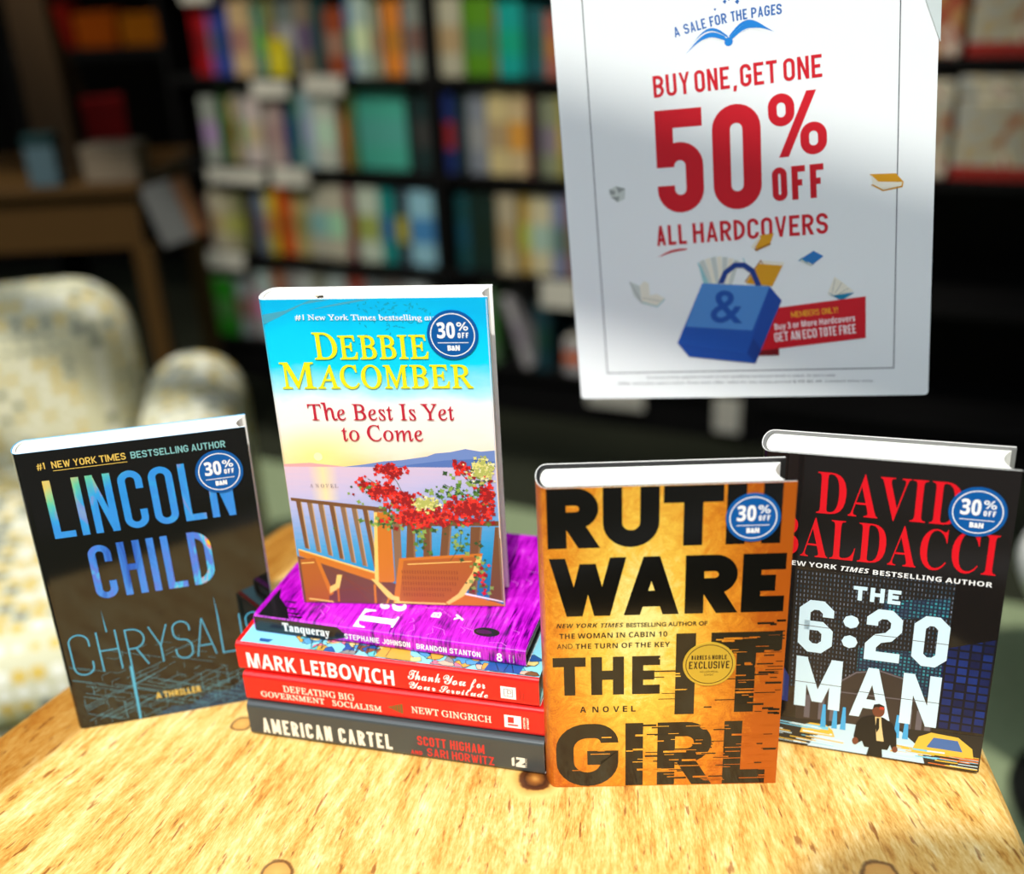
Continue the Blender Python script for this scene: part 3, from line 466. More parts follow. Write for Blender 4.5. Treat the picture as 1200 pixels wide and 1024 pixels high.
'U':(733,'369,-19 286,-12 219,8 170,43 136,91 116,154 109,231 109,564 104,605 91,631 64,646 22,653 22,678 358,678 358,653 302,643 285,633 275,618 269,564 269,208 277,131 303,77 346,44 409,33 472,41 521,66 556,106 577,164 584,237 584,563 579,604 565,631 537,645 489,653 489,678 706,678 706,653 668,644 645,628 633,602 629,563 629,270 622,176 601,102 566,48 515,11 450,-12'),
'V':(637,'316,-19 66,567 34,626 12,644 -21,653 -21,678 314,678 314,653 274,651 248,644 232,630 227,610 240,563 385,213 518,562 528,609 523,630 509,643 445,653 445,678 658,678 658,653 630,649 608,637 589,612 569,570 342,-19'),
'W':(910,'254,-16 48,585 23,636 4,648 -23,653 -23,678 269,678 269,653 223,643 213,631 209,611 220,555 332,228 448,525 426,594 414,623 398,640 375,648 341,653 341,678 654,678 654,653 616,649 593,635 585,613 594,575 706,247 805,550 817,605 813,627 801,641 780,649 749,653 749,678 929,678 929,653 904,644 885,627 856,565 664,-16 637,-16 470,460 283,-16'),
'X':(701,'17,0 17,26 59,34 98,58 134,99 288,310 116,575 71,633 49,648 24,653 21,653 21,678 363,678 363,653 341,653 298,644 283,618 300,578 394,431 479,556 498,590 505,616 497,636 474,648 436,653 436,678 682,678 682,653 677,653 636,647 600,630 566,599 531,556 418,394 615,85 650,41 667,30 687,26 691,26 691,0 355,0 355,26 362,26 401,30 424,42 432,61 426,85 409,118 312,272 205,120 190,93 185,67 193,44 218,31 259,26 259,0'),
'Y':(634,'151,0 151,26 195,32 221,47 235,75 239,120 239,266 69,576 44,617 21,639 1,648 -20,652 -20,678 308,678 308,652 291,652 248,644 236,633 232,620 244,583 370,336 496,545 513,580 519,607 511,632 486,647 444,652 439,652 439,678 654,678 654,652 630,646 609,632 570,583 399,303 399,120 404,75 417,47 444,32 488,26 488,0'),
'Z':(658,'30,0 30,16 411,640 319,640 259,636 211,626 172,605 140,575 114,530 91,471 66,471 85,678 605,678 605,660 228,43 356,43 449,55 520,91 572,153 606,244 631,244 606,0'),
'a':(512,'379,-15 337,-8 310,15 298,52 250,16 198,-6 142,-13 96,-6 60,17 38,51 30,94 37,135 59,172 95,203 177,244 296,283 296,359 292,395 278,421 255,435 220,440 171,432 155,408 169,382 179,363 183,344 178,320 164,301 142,288 115,284 87,289 67,303 53,324 49,352 55,385 73,415 103,439 141,458 188,470 241,474 332,464 392,435 425,385 436,313 436,93 439,59 453,51 477,62 490,41 438,-1;225,50 259,61 296,94 296,252 229,225 189,183 176,125 181,83 198,58'),
'b':(537,'64,-17 64,578 62,617 55,638 39,649 12,654 12,678 206,678 206,415 241,448 282,467 329,474 379,467 423,445 459,411 486,365 503,310 509,247 502,175 481,112 447,59 402,19 347,-7 286,-15 220,-1 156,42 79,-17;272,21 304,27 328,44 345,73 360,141 365,238 360,318 344,374 316,406 274,417 252,413 231,402 215,383 206,360 206,102 213,57 235,30'),
'c':(437,'232,-15 178,-7 129,16 88,53 56,101 36,159 29,223 37,292 60,353 96,403 143,442 198,467 260,475 324,467 373,444 403,409 413,365 409,340 397,321 377,308 352,304 319,312 299,335 292,373 293,389 294,404 284,433 252,442 205,424 176,370 167,279 176,183 204,114 232,82 265,63 304,57 356,70 404,107 424,90 369,32 305,-3'),
'd':(551,'208,-15 159,-7 116,16 79,52 52,99 35,156 29,219 35,291 54,354 83,405 121,443 167,466 217,474 261,468 299,449 332,417 332,597 328,623 316,641 294,650 262,654 262,678 475,678 475,112 477,81 484,61 498,48 526,41 526,16 438,8 332,-15 332,58 300,17 258,-7;255,42 278,47 301,62 320,84 332,113 332,360 324,383 307,402 285,414 259,418 219,406 194,372 180,312 175,228 179,146 193,87 218,53'),
'e':(448,'229,-15 174,-7 126,16 86,52 55,102 36,163 29,234 36,300 56,358 88,406 130,443 179,466 234,474 287,468 333,449 371,417 399,374 415,321 421,258 421,247 174,247 189,145 230,83 297,63 335,70 370,92 402,128 424,108 370,40 305,-1;173,286 300,286 300,320 297,375 288,413 269,435 240,442 203,427 180,380 173,303'),
'f':(318,'22,0 22,24 59,33 74,52 78,109 78,412 24,412 24,462 78,462 78,526 90,596 126,649 183,681 259,692 315,685 357,664 383,632 392,595 388,567 375,546 356,533 334,529 310,533 291,544 279,560 275,582 287,626 292,635 294,644 288,656 268,660 243,655 229,640 220,581 220,462 303,462 303,412 220,412 220,97 224,60 235,38 258,28 297,24 297,0'),
'g':(487,'217,-209 132,-202 71,-181 34,-149 21,-111 30,-81 57,-57 102,-38 65,-15 42,13 35,45 42,80 63,110 99,138 152,164 86,200 46,251 33,316 39,360 59,399 90,430 131,454 179,469 234,474 292,469 347,453 472,453 472,399 399,399 425,354 434,303 428,262 411,225 384,195 348,172 305,158 256,153 234,154 211,155 187,151 168,141 154,125 150,106 165,81 210,73 261,73 332,70 386,60 425,43 451,19 465,-14 470,-55 463,-100 441,-137 406,-168 326,-199;234,185 264,193 284,217 294,257 297,314 294,371 284,411 264,434 234,442 204,434 185,411 174,371 170,314 174,257 185,217 204,193;239,-173 324,-165 375,-140 392,-98 387,-76 371,-62 344,-54 305,-51 144,-51 118,-77 109,-108 117,-133 141,-154 181,-168'),
'h':(567,'27,0 27,24 52,28 67,38 75,56 78,83 78,594 76,621 68,639 53,650 28,655 28,678 220,678 220,397 261,440 308,465 362,474 434,456 478,403 492,315 492,83 495,56 502,39 517,28 541,24 541,0 301,0 301,24 308,24 331,31 345,50 350,83 350,323 341,384 327,399 302,404 258,391 220,350 220,83 222,56 230,39 244,28 268,24 268,0'),
'i':(295,'150,539 121,544 97,561 80,585 75,614 80,644 97,668 121,685 150,690 179,685 204,668 220,644 225,614 220,585 203,561 179,544;27,0 27,24 52,29 68,38 75,55 78,83 78,375 76,406 70,424 55,433 30,437 31,462 221,462 221,83 223,56 230,39 244,29 268,24 268,0'),
'j':(312,'158,541 129,546 105,562 88,587 83,616 89,646 105,670 129,687 158,692 188,687 212,670 229,646 234,616 229,587 212,563 188,546;53,-209 17,-206 -16,-195 -44,-179 -65,-157 -79,-132 -83,-104 -79,-79 -67,-60 -47,-47 -22,-43 3,-47 22,-58 35,-76 39,-98 28,-130 16,-153 24,-169 46,-174 73,-168 87,-149 95,-80 95,372 92,404 83,424 65,434 33,438 33,462 237,462 237,-32 232,-86 215,-130 189,-165 130,-198'),
'k':(534,'26,0 26,24 52,29 68,39 75,56 78,83 78,592 70,640 56,649 30,654 31,678 220,678 220,251 338,369 357,393 363,414 350,431 311,437 306,437 306,462 514,462 514,437 459,423 409,387 331,311 515,51 536,31 560,24 560,0 314,0 314,24 323,24 348,30 356,47 345,73 242,219 220,200 220,83 222,56 230,39 244,29 268,24 268,0'),
'l':(297,'27,0 27,24 52,29 68,38 75,55 78,83 78,592 70,639 56,650 30,654 30,678 221,678 221,83 223,56 230,39 244,29 268,24 268,0'),
'm':(825,'27,0 27,24 52,28 67,38 75,56 78,83 78,377 76,404 68,423 53,434 28,438 28,462 218,462 218,394 258,438 303,465 353,474 412,465 453,436 477,389 519,436 567,465 622,474 693,456 736,403 750,315 750,83 752,56 760,39 774,28 798,24 798,0 562,0 562,24 586,28 600,39 608,57 610,83 610,323 601,384 587,399 562,404 520,391 483,353 483,83 485,57 493,39 507,28 530,24 530,0 297,0 297,24 321,28 335,39 343,57 345,83 345,323 336,384 322,399 297,404 254,391 218,350 218,83 220,57 227,40 241,29 264,24 264,0'),
'n':(567,'27,0 27,24 52,28 67,38 75,56 78,83 78,377 76,404 68,423 53,434 28,438 28,462 220,462 220,398 260,440 308,466 362,474 434,456 478,403 492,315 492,83 495,56 502,39 517,28 541,24 541,0 301,0 301,24 308,24 331,31 345,50 350,83 350,323 341,384 327,399 302,404 258,391 220,350 220,83 222,56 230,39 244,28 268,24 268,0'),
'o':(501,'251,-15 189,-7 135,17 90,55 56,105 35,163 28,229 35,296 56,356 90,405 135,443 189,466 250,474 311,466 365,443 410,406 444,357 465,298 472,229 465,161 444,102 410,53 366,16 312,-7;251,17 287,27 311,58 324,121 327,229 323,338 309,403 285,435 251,445 214,434 191,403 178,338 174,230 178,122 191,58 215,27'),
'p':(553,'26,-207 26,-184 60,-175 75,-150 78,-95 78,362 76,400 69,422 55,433 29,439 29,462 213,462 213,391 247,438 291,466 343,475 393,467 436,444 472,407 499,360 515,302 521,238 515,169 498,108 470,56 434,18 389,-7 338,-15 292,-8 253,13 220,48 220,-86 226,-147 235,-164 249,-175 294,-183 294,-207;291,42 330,54 356,88 371,148 376,230 372,310 359,369 335,403 296,414 254,398 220,350 220,102 238,69 262,49'),
'q':(542,'260,-207 260,-183 297,-179 319,-170 329,-152 333,-124 333,43 298,11 257,-8 211,-14 161,-7 117,15 81,50 53,96 36,151 30,214 37,286 59,349 93,402 139,442 192,467 253,475 320,461 383,419 460,477 476,477 476,-124 479,-151 486,-169 501,-179 527,-183 527,-207;266,44 288,48 309,59 325,77 333,100 333,359 326,403 304,430 267,439 223,427 195,389 179,324 174,232 179,149 195,90 223,56'),
'r':(428,'27,0 27,24 52,29 68,38 75,55 78,83 78,375 76,406 69,425 55,433 30,437 31,462 217,462 217,375 245,417 279,449 313,468 347,474 384,469 410,453 426,428 431,396 427,370 414,349 394,336 369,331 346,334 331,344 308,372 296,383 281,387 261,380 241,360 227,327 222,286 222,83 226,55 237,38 258,28 294,24 294,0'),
's':(429,'225,-15 181,-9 129,9 109,13 89,6 76,-13 53,-13 53,157 79,157 99,101 129,58 167,31 209,22 242,26 266,40 281,60 286,87 273,125 232,156 159,193 113,221 81,252 62,288 55,328 65,386 97,433 146,465 210,475 247,471 296,458 307,456 317,454 332,459 343,475 363,475 363,330 340,330 320,378 293,413 259,434 222,441 194,437 173,426 160,408 156,386 160,364 172,346 218,315 285,282 329,255 360,226 377,189 383,141 372,77 340,27 289,-5'),
't':(340,'184,-14 133,-7 98,16 79,53 72,106 72,415 30,415 30,446 131,550 192,631 215,631 215,462 309,462 309,415 215,415 215,122 223,76 233,64 250,60 282,73 307,111 331,98 294,36 245,-2'),
'u':(558,'195,-15 136,-5 97,26 75,75 68,144 68,369 66,399 59,421 43,433 17,438 17,462 211,462 211,110 214,87 225,69 241,57 263,53 305,64 340,98 340,369 337,401 329,422 312,434 282,438 282,462 482,462 482,104 485,76 493,58 509,49 536,44 536,19 446,11 340,-15 340,60 312,29 277,5 238,-10'),
'v':(456,'212,-15 57,369 33,419 18,432 -4,437 -4,462 244,462 244,438 232,438 202,431 192,411 194,399 275,182 351,376 359,405 345,430 303,438 303,462 454,462 454,439 430,430 414,415 387,362 238,-15'),
'w':(647,'182,-15 25,394 9,424 -16,437 -16,462 206,462 206,437 178,431 170,411 172,396 178,376 248,189 314,350 299,396 282,430 250,439 250,462 481,462 481,437 450,430 440,411 441,401 443,390 500,210 569,381 576,410 573,422 566,430 530,439 530,462 663,462 663,439 645,435 633,424 613,384 453,-15 430,-15 332,293 208,-15'),
'x':(475,'7,0 7,22 51,43 92,84 183,203 64,392 36,424 6,437 6,462 251,462 251,438 220,433 209,417 222,387 273,306 333,382 345,400 349,415 346,425 338,432 299,438 299,462 463,462 463,441 421,421 378,378 295,274 434,54 451,32 475,23 475,0 231,0 231,24 265,29 273,36 276,45 272,64 258,88 205,170 145,91 131,69 126,51 137,29 170,22 175,22 175,0'),
'y':(447,'78,-209 43,-203 15,-186 -4,-159 -10,-125 -6,-101 7,-79 27,-64 53,-59 77,-63 95,-73 107,-91 111,-113 111,-121 110,-130 115,-143 128,-147 147,-138 170,-110 193,-66 209,-7 54,373 37,410 23,428 -5,437 -7,437 -7,462 241,462 241,437 202,431 194,423 191,409 193,397 198,382 276,177 343,359 352,387 354,408 351,422 342,431 302,437 302,462 446,462 446,437 427,432 413,418 386,361 241,-36 193,-143 168,-174 142,-195 113,-205'),
'z':(436,'19,0 19,21 250,428 191,428 143,422 108,405 83,372 65,322 39,322 47,462 409,462 409,433 187,37 227,37 288,44 332,65 363,103 387,160 411,160 399,0'),
},
'I':{
'N':(755,'26,0 177,714 351,714 517,188 521,188 530,242 542,312 554,376 626,714 760,714 609,0 442,0 268,540 263,540 259,512 252,458 242,394 231,336 160,0'),
'E':(542,'26,0 177,714 576,714 550,590 300,590 267,433 500,433 473,309 240,309 201,125 451,125 425,0'),
'W':(894,'112,0 90,714 230,714 233,324 232,241 226,155 230,155 261,239 291,314 471,714 603,714 613,314 614,270 612,213 609,155 613,155 645,244 676,325 837,714 988,714 672,0 503,0 495,325 494,423 494,497 490,497 435,351 277,0'),
'Y':(564,'148,0 206,273 91,714 243,714 306,425 489,714 656,714 354,273 296,0'),
'O':(730,'325,-10 245,-2 179,23 128,65 90,120 68,185 60,262 66,346 83,428 111,506 152,577 204,637 270,685 347,715 438,725 518,717 583,693 634,652 670,598 692,533 699,458 694,372 677,288 649,208 610,137 558,76 494,30 416,0;336,117 391,127 442,159 485,209 519,276 540,359 547,454 539,513 516,560 479,589 426,599 382,592 341,573 304,541 273,499 247,449 228,392 216,329 212,262 220,200 245,154 284,126'),
'R':(609,'26,0 177,714 352,714 448,703 522,668 556,631 577,581 584,518 573,441 539,380 489,334 427,303 554,0 392,0 291,274 233,274 175,0;259,397 297,397 354,404 397,425 423,460 432,510 421,554 389,581 336,590 300,590'),
'K':(613,'26,0 177,714 326,714 251,369 327,471 529,714 705,714 415,372 557,0 392,0 289,289 228,255 175,0'),
'T':(531,'130,0 254,588 82,588 109,714 602,714 575,588 403,588 279,0'),
'I':(383,'-29,0 -11,86 80,126 178,588 104,628 122,714 438,714 420,628 327,588 229,126 305,86 287,0'),
'M':(880,'26,0 177,714 374,714 406,180 410,180 678,714 885,714 734,0 597,0 668,338 685,411 704,487 721,553 717,553 439,0 302,0 272,553 268,553 260,496 247,416 230,332 160,0'),
'S':(530,'194,-10 142,-7 96,2 54,16 20,34 20,168 107,129 151,118 195,115 241,120 278,134 303,158 311,193 305,230 288,258 225,309 167,358 142,387 121,422 108,461 103,507 111,567 133,620 169,663 219,696 279,717 348,724 402,721 451,712 497,697 542,676 489,562 416,589 348,598 312,593 282,576 262,551 256,518 262,484 279,458 344,407 396,366 433,321 455,270 462,211 453,143 426,87 383,44 329,14 265,-4'),
'A':(628,'-60,0 314,714 496,714 568,0 423,0 411,170 180,170 96,0;241,297 404,297 391,481 387,540 386,601 384,601 362,548 335,490'),
'U':(691,'295,-10 227,-4 171,14 127,45 95,86 75,134 69,191 71,227 76,263 172,714 321,714 226,265 218,204 228,156 259,127 310,117 367,126 408,155 436,201 456,266 551,714 700,714 602,252 581,180 550,117 507,64 452,24 381,-1'),
't':(410,'200,-10 142,-3 97,18 68,56 58,116 64,171 120,434 46,434 60,506 156,547 220,662 315,662 291,546 429,546 405,434 267,434 211,171 208,145 211,129 220,118 251,109 290,114 330,126 330,16 274,-3'),
'h':(604,'18,0 179,760 326,760 298,628 282,564 266,506 255,473 259,473 291,507 326,534 366,550 412,556 474,545 518,514 544,464 553,399 542,311 477,0 330,0 397,319 405,377 399,410 381,430 352,437 321,430 292,409 267,375 246,332 213,226 165,0'),
'a':(594,'198,-10 160,-5 124,10 91,35 66,73 50,123 44,188 48,255 62,320 84,382 113,439 149,487 193,524 242,548 297,556 344,551 382,534 410,509 432,476 436,476 464,546 577,546 461,0 351,0 358,71 354,71 323,38 288,13 246,-4;256,109 285,115 312,133 336,161 357,195 383,275 390,357 386,389 372,415 351,431 322,437 296,432 272,416 250,391 231,359 203,281 193,195 200,147 221,119'),
'n':(604,'18,0 134,546 246,546 236,445 240,445 274,490 314,525 359,548 412,556 474,545 518,514 544,464 553,399 542,311 477,0 330,0 397,319 405,377 399,410 381,430 352,437 321,430 292,409 267,375 246,332 213,226 165,0'),
'k':(568,'18,0 179,760 326,760 254,421 239,364 224,314 228,314 449,546 617,546 374,300 513,0 349,0 260,205 201,170 165,0'),
'y':(519,'3,-240 -40,-238 -69,-231 -69,-114 -43,-118 -12,-120 31,-113 65,-93 93,-62 117,-24 130,0 50,546 194,546 221,293 226,219 227,150 231,150 252,209 284,283 411,546 571,546 239,-78 191,-150 136,-201 73,-230'),
'o':(585,'253,-10 195,-4 145,16 102,46 71,88 51,140 44,200 49,270 62,337 85,397 116,451 157,495 207,528 266,549 334,556 393,550 443,531 485,499 516,456 535,403 541,340 537,273 524,208 502,149 472,96 431,52 382,19 322,-3;265,110 303,118 335,143 360,181 378,229 389,283 393,340 389,378 378,409 356,429 323,436 292,430 265,414 242,388 224,355 200,278 192,200 200,150 224,120'),
'u':(604,'193,-10 132,1 89,33 63,82 54,147 57,194 66,251 128,546 275,546 208,227 200,169 206,136 224,116 253,109 285,116 314,138 338,171 360,214 392,320 440,546 587,546 471,0 359,0 369,101 364,101 330,56 292,21 246,-2'),
'r':(421,'18,0 134,546 246,546 236,445 241,445 276,491 316,527 361,549 411,556 437,555 458,551 426,409 405,415 377,417 325,406 279,374 241,319 217,244 165,0'),
'f':(373,'-22,-240 -69,-237 -107,-228 -107,-110 -51,-120 -23,-115 2,-100 21,-74 33,-37 133,434 53,434 68,505 157,546 166,587 195,671 238,726 295,755 367,765 430,759 482,741 443,632 414,643 378,647 353,642 333,628 319,605 310,576 304,546 411,546 387,434 280,434 175,-59 162,-107 142,-150 115,-187 80,-216 34,-234'),
'm':(905,'18,0 134,546 246,546 236,445 240,445 274,490 314,525 359,548 412,556 462,549 499,527 525,491 540,445 544,445 578,490 618,525 665,548 718,556 778,545 820,514 845,464 854,399 843,311 778,0 631,0 698,319 706,377 701,410 685,430 658,437 627,430 598,409 573,376 551,334 519,227 472,0 325,0 392,319 400,377 395,410 379,430 352,437 321,430 292,409 267,375 246,332 213,226 165,0'),
'e':(557,'260,-10 200,-4 148,13 104,43 71,83 51,136 44,201 49,269 64,334 88,394 122,447 165,492 217,527 279,549 349,556 429,546 487,514 521,466 532,407 523,353 498,307 455,269 394,240 315,223 218,217 193,217 192,207 192,197 198,158 218,127 248,108 289,101 367,111 450,143 450,32 363,1;209,316 231,316 304,323 354,343 382,371 391,404 385,430 368,445 340,450 313,446 286,433 261,413 239,386 221,354'),
's':(473,'175,-10 84,-3 11,22 11,143 87,111 167,99 200,103 229,114 249,132 256,158 252,177 240,194 174,238 129,268 96,299 75,335 68,382 74,434 93,477 124,512 189,545 276,556 367,546 411,531 453,510 405,405 344,434 279,446 256,443 236,435 222,420 217,400 221,382 233,367 291,330 337,303 373,271 397,231 405,180 398,122 377,75 343,38 269,2'),
},
'C':{
'T':(616,'315,260 271,267 238,286 216,316 209,355 220,410 254,469 310,527 387,578 479,613 578,625 688,609 750,597 792,593 828,596 854,607 859,609 862,610 870,601 855,569 815,534 789,522 760,518 706,526 636,549 565,572 507,580 458,575 410,559 364,534 323,503 288,468 261,430 244,392 238,356 242,332 254,314 273,301 296,297 321,302 347,316 396,365 432,431 442,467 445,502 445,516 444,530 447,540 454,543 471,528 487,491 493,443 487,395 469,351 440,313 404,285 361,266;247,-7 166,1 107,24 72,61 60,109 67,146 89,176 121,195 158,202 187,198 210,187 224,170 229,149 225,127 213,110 196,100 181,96 163,95 147,91 136,84 132,69 138,52 158,37 187,26 226,22 277,27 323,44 365,72 404,116 439,175 472,253 525,368 588,450 646,500 680,516 687,513 689,505 682,487 659,447 642,382 628,305 605,224 566,150 510,86 439,36 352,4'),
'h':(567,'510,92 472,56 444,31 401,3 358,-6 330,0 307,16 291,43 286,78 296,124 313,153 347,196 404,261 408,270 403,275 373,266 331,238 278,187 219,110 148,1 21,-7 151,238 117,201 83,169 64,189 126,249 181,317 236,406 329,573 450,586 244,196 309,258 365,296 414,308 443,303 466,286 480,259 485,224 480,195 465,165 411,96 387,63 379,41 386,31 421,51 490,112'),
'a':(529,'313,-7 289,-3 268,11 254,32 249,60 210,23 168,1 124,-6 84,0 52,19 31,48 24,86 30,124 47,163 74,201 108,235 148,265 191,288 236,303 279,308 313,303 336,288 349,264 368,304 480,308 387,118 367,75 359,55 361,48 368,45 393,56 429,82 463,112 483,92 434,50 390,19 349,-1;145,18 179,28 217,60 256,106 292,162 319,213 328,244 318,270 293,280 275,276 255,263 210,217 167,156 135,93 122,40 130,26'),
'n':(577,'-2,-8 68,92 116,163 154,228 148,235 127,220 76,169 57,189 145,273 182,298 219,306 242,298 255,276 260,238 254,196 319,258 375,296 423,308 452,303 475,286 489,259 494,224 480,177 447,126 412,82 395,59 389,41 396,31 429,51 499,112 520,92 467,44 431,17 400,1 368,-6 340,0 317,16 301,43 296,78 305,124 356,196 413,261 417,267 417,269 412,275 374,259 316,210 240,125 148,0'),
'k':(543,'20,-7 155,245 118,204 82,169 62,189 139,269 193,337 236,406 329,573 448,586 141,1;325,-7 301,-3 281,9 268,26 264,49 272,86 288,116 304,140 312,156 308,166 295,170 282,168 268,166 254,170 249,181 256,195 275,199 302,202 320,210 354,251 394,295 414,305 440,308 466,305 486,295 497,279 501,259 498,241 487,226 472,215 453,212 423,221 413,232 410,245 418,265 410,268 383,237 344,192 368,182 387,167 400,148 404,126 398,90 393,76 390,66 398,58 423,73 465,112 484,92 436,47 395,16 358,-1'),
'Y':(681,'332,-6 257,2 201,26 167,62 155,109 162,144 183,175 215,196 254,203 283,199 306,188 321,171 326,150 322,128 311,112 295,101 278,97 241,90 228,71 234,52 254,35 283,23 319,19 384,33 441,77 490,150 538,240 588,323 551,288 479,230 426,211 390,217 363,233 346,259 340,293 346,337 366,380 432,477 462,524 472,556 466,579 447,593 415,598 373,593 330,579 287,557 247,530 212,499 184,466 157,416 148,369 151,348 161,334 188,323 211,328 234,342 275,389 309,447 327,499 340,532 357,543 368,533 371,504 367,466 356,429 339,394 316,363 289,337 259,317 227,303 193,299 159,305 136,322 122,345 118,369 124,410 141,452 167,492 202,530 243,563 290,590 361,617 428,626 484,618 527,593 553,555 562,508 550,452 529,412 494,360 460,311 438,282 430,269 427,253 431,242 442,239 460,246 489,266 550,322 630,405 707,496 756,553 797,591 829,612 849,619 858,611 835,582 813,554 784,510 750,444 713,346 679,252 651,191 597,113 564,81 528,53 488,30 440,11 388,-2'),
'o':(447,'136,-7 92,0 57,22 34,54 26,96 32,132 49,169 76,204 110,238 150,266 193,289 237,303 280,308 323,302 356,285 375,256 382,217 378,183 365,151 313,84 348,98 384,124 403,102 369,75 334,56 298,44 263,40 200,5;158,25 181,31 209,49 205,64 209,78 221,91 239,102 261,107 309,182 325,246 319,269 301,276 280,268 251,242 215,199 180,145 153,91 142,50 146,31'),
'u':(590,'534,92 445,15 412,0 378,-5 340,0 312,14 295,35 289,63 291,78 294,92 255,50 213,20 171,1 131,-5 100,0 76,14 60,35 55,63 71,118 121,215 93,189 71,169 54,189 109,242 163,299 308,308 204,124 182,82 175,55 179,44 191,40 223,58 277,114 340,198 398,299 543,308 423,96 397,44 401,35 411,32 449,52 515,112'),
'f':(533,'320,92 257,27 201,-3 149,-10 135,-9 -16,-272 -140,-286 48,37 38,51 35,67 39,85 52,100 68,110 85,113 90,113 167,237 131,202 91,169 74,189 125,233 161,269 205,322 265,406 330,496 386,559 438,595 490,607 531,600 556,580 564,547 555,501 529,451 486,399 430,347 362,296 283,248 153,23 161,23 190,27 222,40 258,67 298,112;283,283 379,348 447,415 487,482 500,545 498,559 491,569 474,575 442,556 397,499 343,407'),
'r':(410,'353,92 292,36 256,9 230,-2 202,-6 160,-1 128,15 106,38 99,69 103,96 115,126 157,189 220,245 178,242 151,242 115,206 74,169 54,189 90,220 121,250 141,321 158,330 171,327 173,313 173,306 172,299 182,287 213,281 265,274 304,257 315,243 319,223 309,195 284,153 255,111 232,80 215,44 219,34 229,31 264,49 335,113'),
'S':(622,'209,-7 135,1 79,25 45,62 33,109 40,146 62,176 93,195 131,202 160,198 183,187 197,170 202,149 198,128 188,112 172,101 154,96 137,95 123,93 111,86 105,69 111,52 131,36 159,25 194,21 249,34 304,75 354,142 400,238 329,254 274,289 238,338 226,396 237,452 269,507 319,554 384,592 462,617 546,624 600,621 610,616 614,607 609,597 594,594 578,595 562,595 511,590 464,576 420,554 381,525 349,491 325,453 309,411 304,369 311,326 333,294 367,272 412,264 445,337 484,406 527,467 573,521 620,565 668,598 713,618 756,625 791,619 819,601 837,574 843,542 834,494 808,444 765,393 709,345 640,300 561,263 525,189 476,123 417,69 352,28 281,2;570,297 655,353 724,423 770,495 782,527 786,554 777,586 751,597 708,578 662,522 615,428'),
'e':(411,'150,-7 97,1 55,25 26,59 17,99 23,134 42,170 70,205 105,238 145,266 188,289 231,303 271,308 305,303 333,290 352,268 358,241 351,211 330,183 297,157 254,135 145,102 132,71 127,44 135,28 158,23 201,28 246,44 292,72 339,112 357,92 306,49 252,18 199,-1;155,128 187,135 219,150 246,170 269,195 284,221 289,246 285,269 271,277 256,272 237,257 195,203'),
'v':(472,'166,-6 120,-1 86,15 65,40 58,75 74,133 122,205 134,228 129,235 115,227 78,189 62,206 89,234 121,265 151,288 181,304 205,308 226,302 238,282 242,250 235,206 220,174 197,132 175,95 162,75 154,60 150,46 156,33 174,28 237,43 299,86 281,110 272,132 269,158 273,192 285,227 303,258 326,285 350,302 374,308 398,304 414,291 424,271 427,247 419,199 394,149 353,99 390,112 429,144 448,124 396,85 368,75 334,72 328,72 286,37 246,13 207,-1;323,105 348,131 369,163 383,194 388,223 383,237 368,242 352,239 337,229 312,196 302,156 310,123'),
'i':(344,'274,362 253,365 237,374 227,387 223,406 228,427 242,445 263,457 287,461 306,458 322,449 332,435 336,418 331,397 318,379 297,366;289,92 232,39 192,10 160,-3 127,-7 85,1 60,23 52,61 70,118 125,220 101,195 73,169 53,189 82,215 122,256 160,299 300,308 198,124 157,40 162,31 200,49 270,112'),
't':(442,'53,189 114,248 163,305 209,375 320,561 447,566 373,439 440,439 431,407 351,407 281,287 217,174 168,82 154,42 157,33 165,30 183,35 209,49 283,112 302,92 257,51 214,20 172,1 130,-6 99,-1 76,14 62,37 57,66 67,110 86,151 124,220 70,169'),
'd':(604,'130,-6 89,0 55,19 32,50 24,91 30,130 49,169 77,205 112,239 153,267 196,289 240,303 282,308 333,297 360,266 528,575 652,586 402,136 368,73 356,44 359,34 369,31 408,51 476,112 497,92 412,20 376,1 341,-6 307,-1 281,12 265,32 259,57 259,64 218,25 175,2;156,20 176,25 200,40 254,93 303,163 328,213 336,250 329,273 309,281 291,277 270,263 225,218 182,164 150,116 132,79 126,47 134,27'),
},
'R':{
'A':(690,'-126,0 -127,19 -86,26 -52,48 -24,83 83,271 329,707 349,707 500,86 514,55 534,36 565,24 607,19 609,0 329,0 328,19 336,19 374,24 395,39 400,68 392,116 362,235 131,235 118,232 108,223 59,134 36,83 32,53 41,36 56,26 112,19 112,0;135,272 353,272 287,546'),
'B':(653,'-50,0 -51,20 -46,20 -6,25 17,40 29,66 32,108 24,573 18,625 7,646 -10,660 -35,668 -71,672 -71,692 184,692 268,686 338,668 392,638 432,597 456,543 458,470 418,414 335,374 411,339 465,286 498,216 507,154 493,102 460,59 408,27 339,7 255,0;177,385 270,396 329,428 350,461 357,501 350,549 318,610 265,646 191,658 146,655 129,641 125,611 125,544 129,401 134,393 142,388;219,31 283,37 333,54 368,83 388,122 393,170 384,226 357,283 317,323 260,345 188,353 143,351 132,344 129,331 132,108 134,86 137,66 147,48 162,38'),
'C':(701,'329,-15 245,-6 168,19 99,60 40,117 -6,186 -38,266 -51,339 -48,411 -32,479 -3,543 37,599 86,645 144,679 208,700 277,707 341,701 419,681 449,675 466,681 475,700 496,700 513,495 492,495 488,511 484,526 456,589 415,636 361,664 296,674 237,666 184,641 138,602 103,551 78,489 65,418 66,341 82,260 107,193 141,136 183,90 233,55 286,35 344,28 426,42 495,84 550,153 574,136 529,69 475,22 409,-6'),
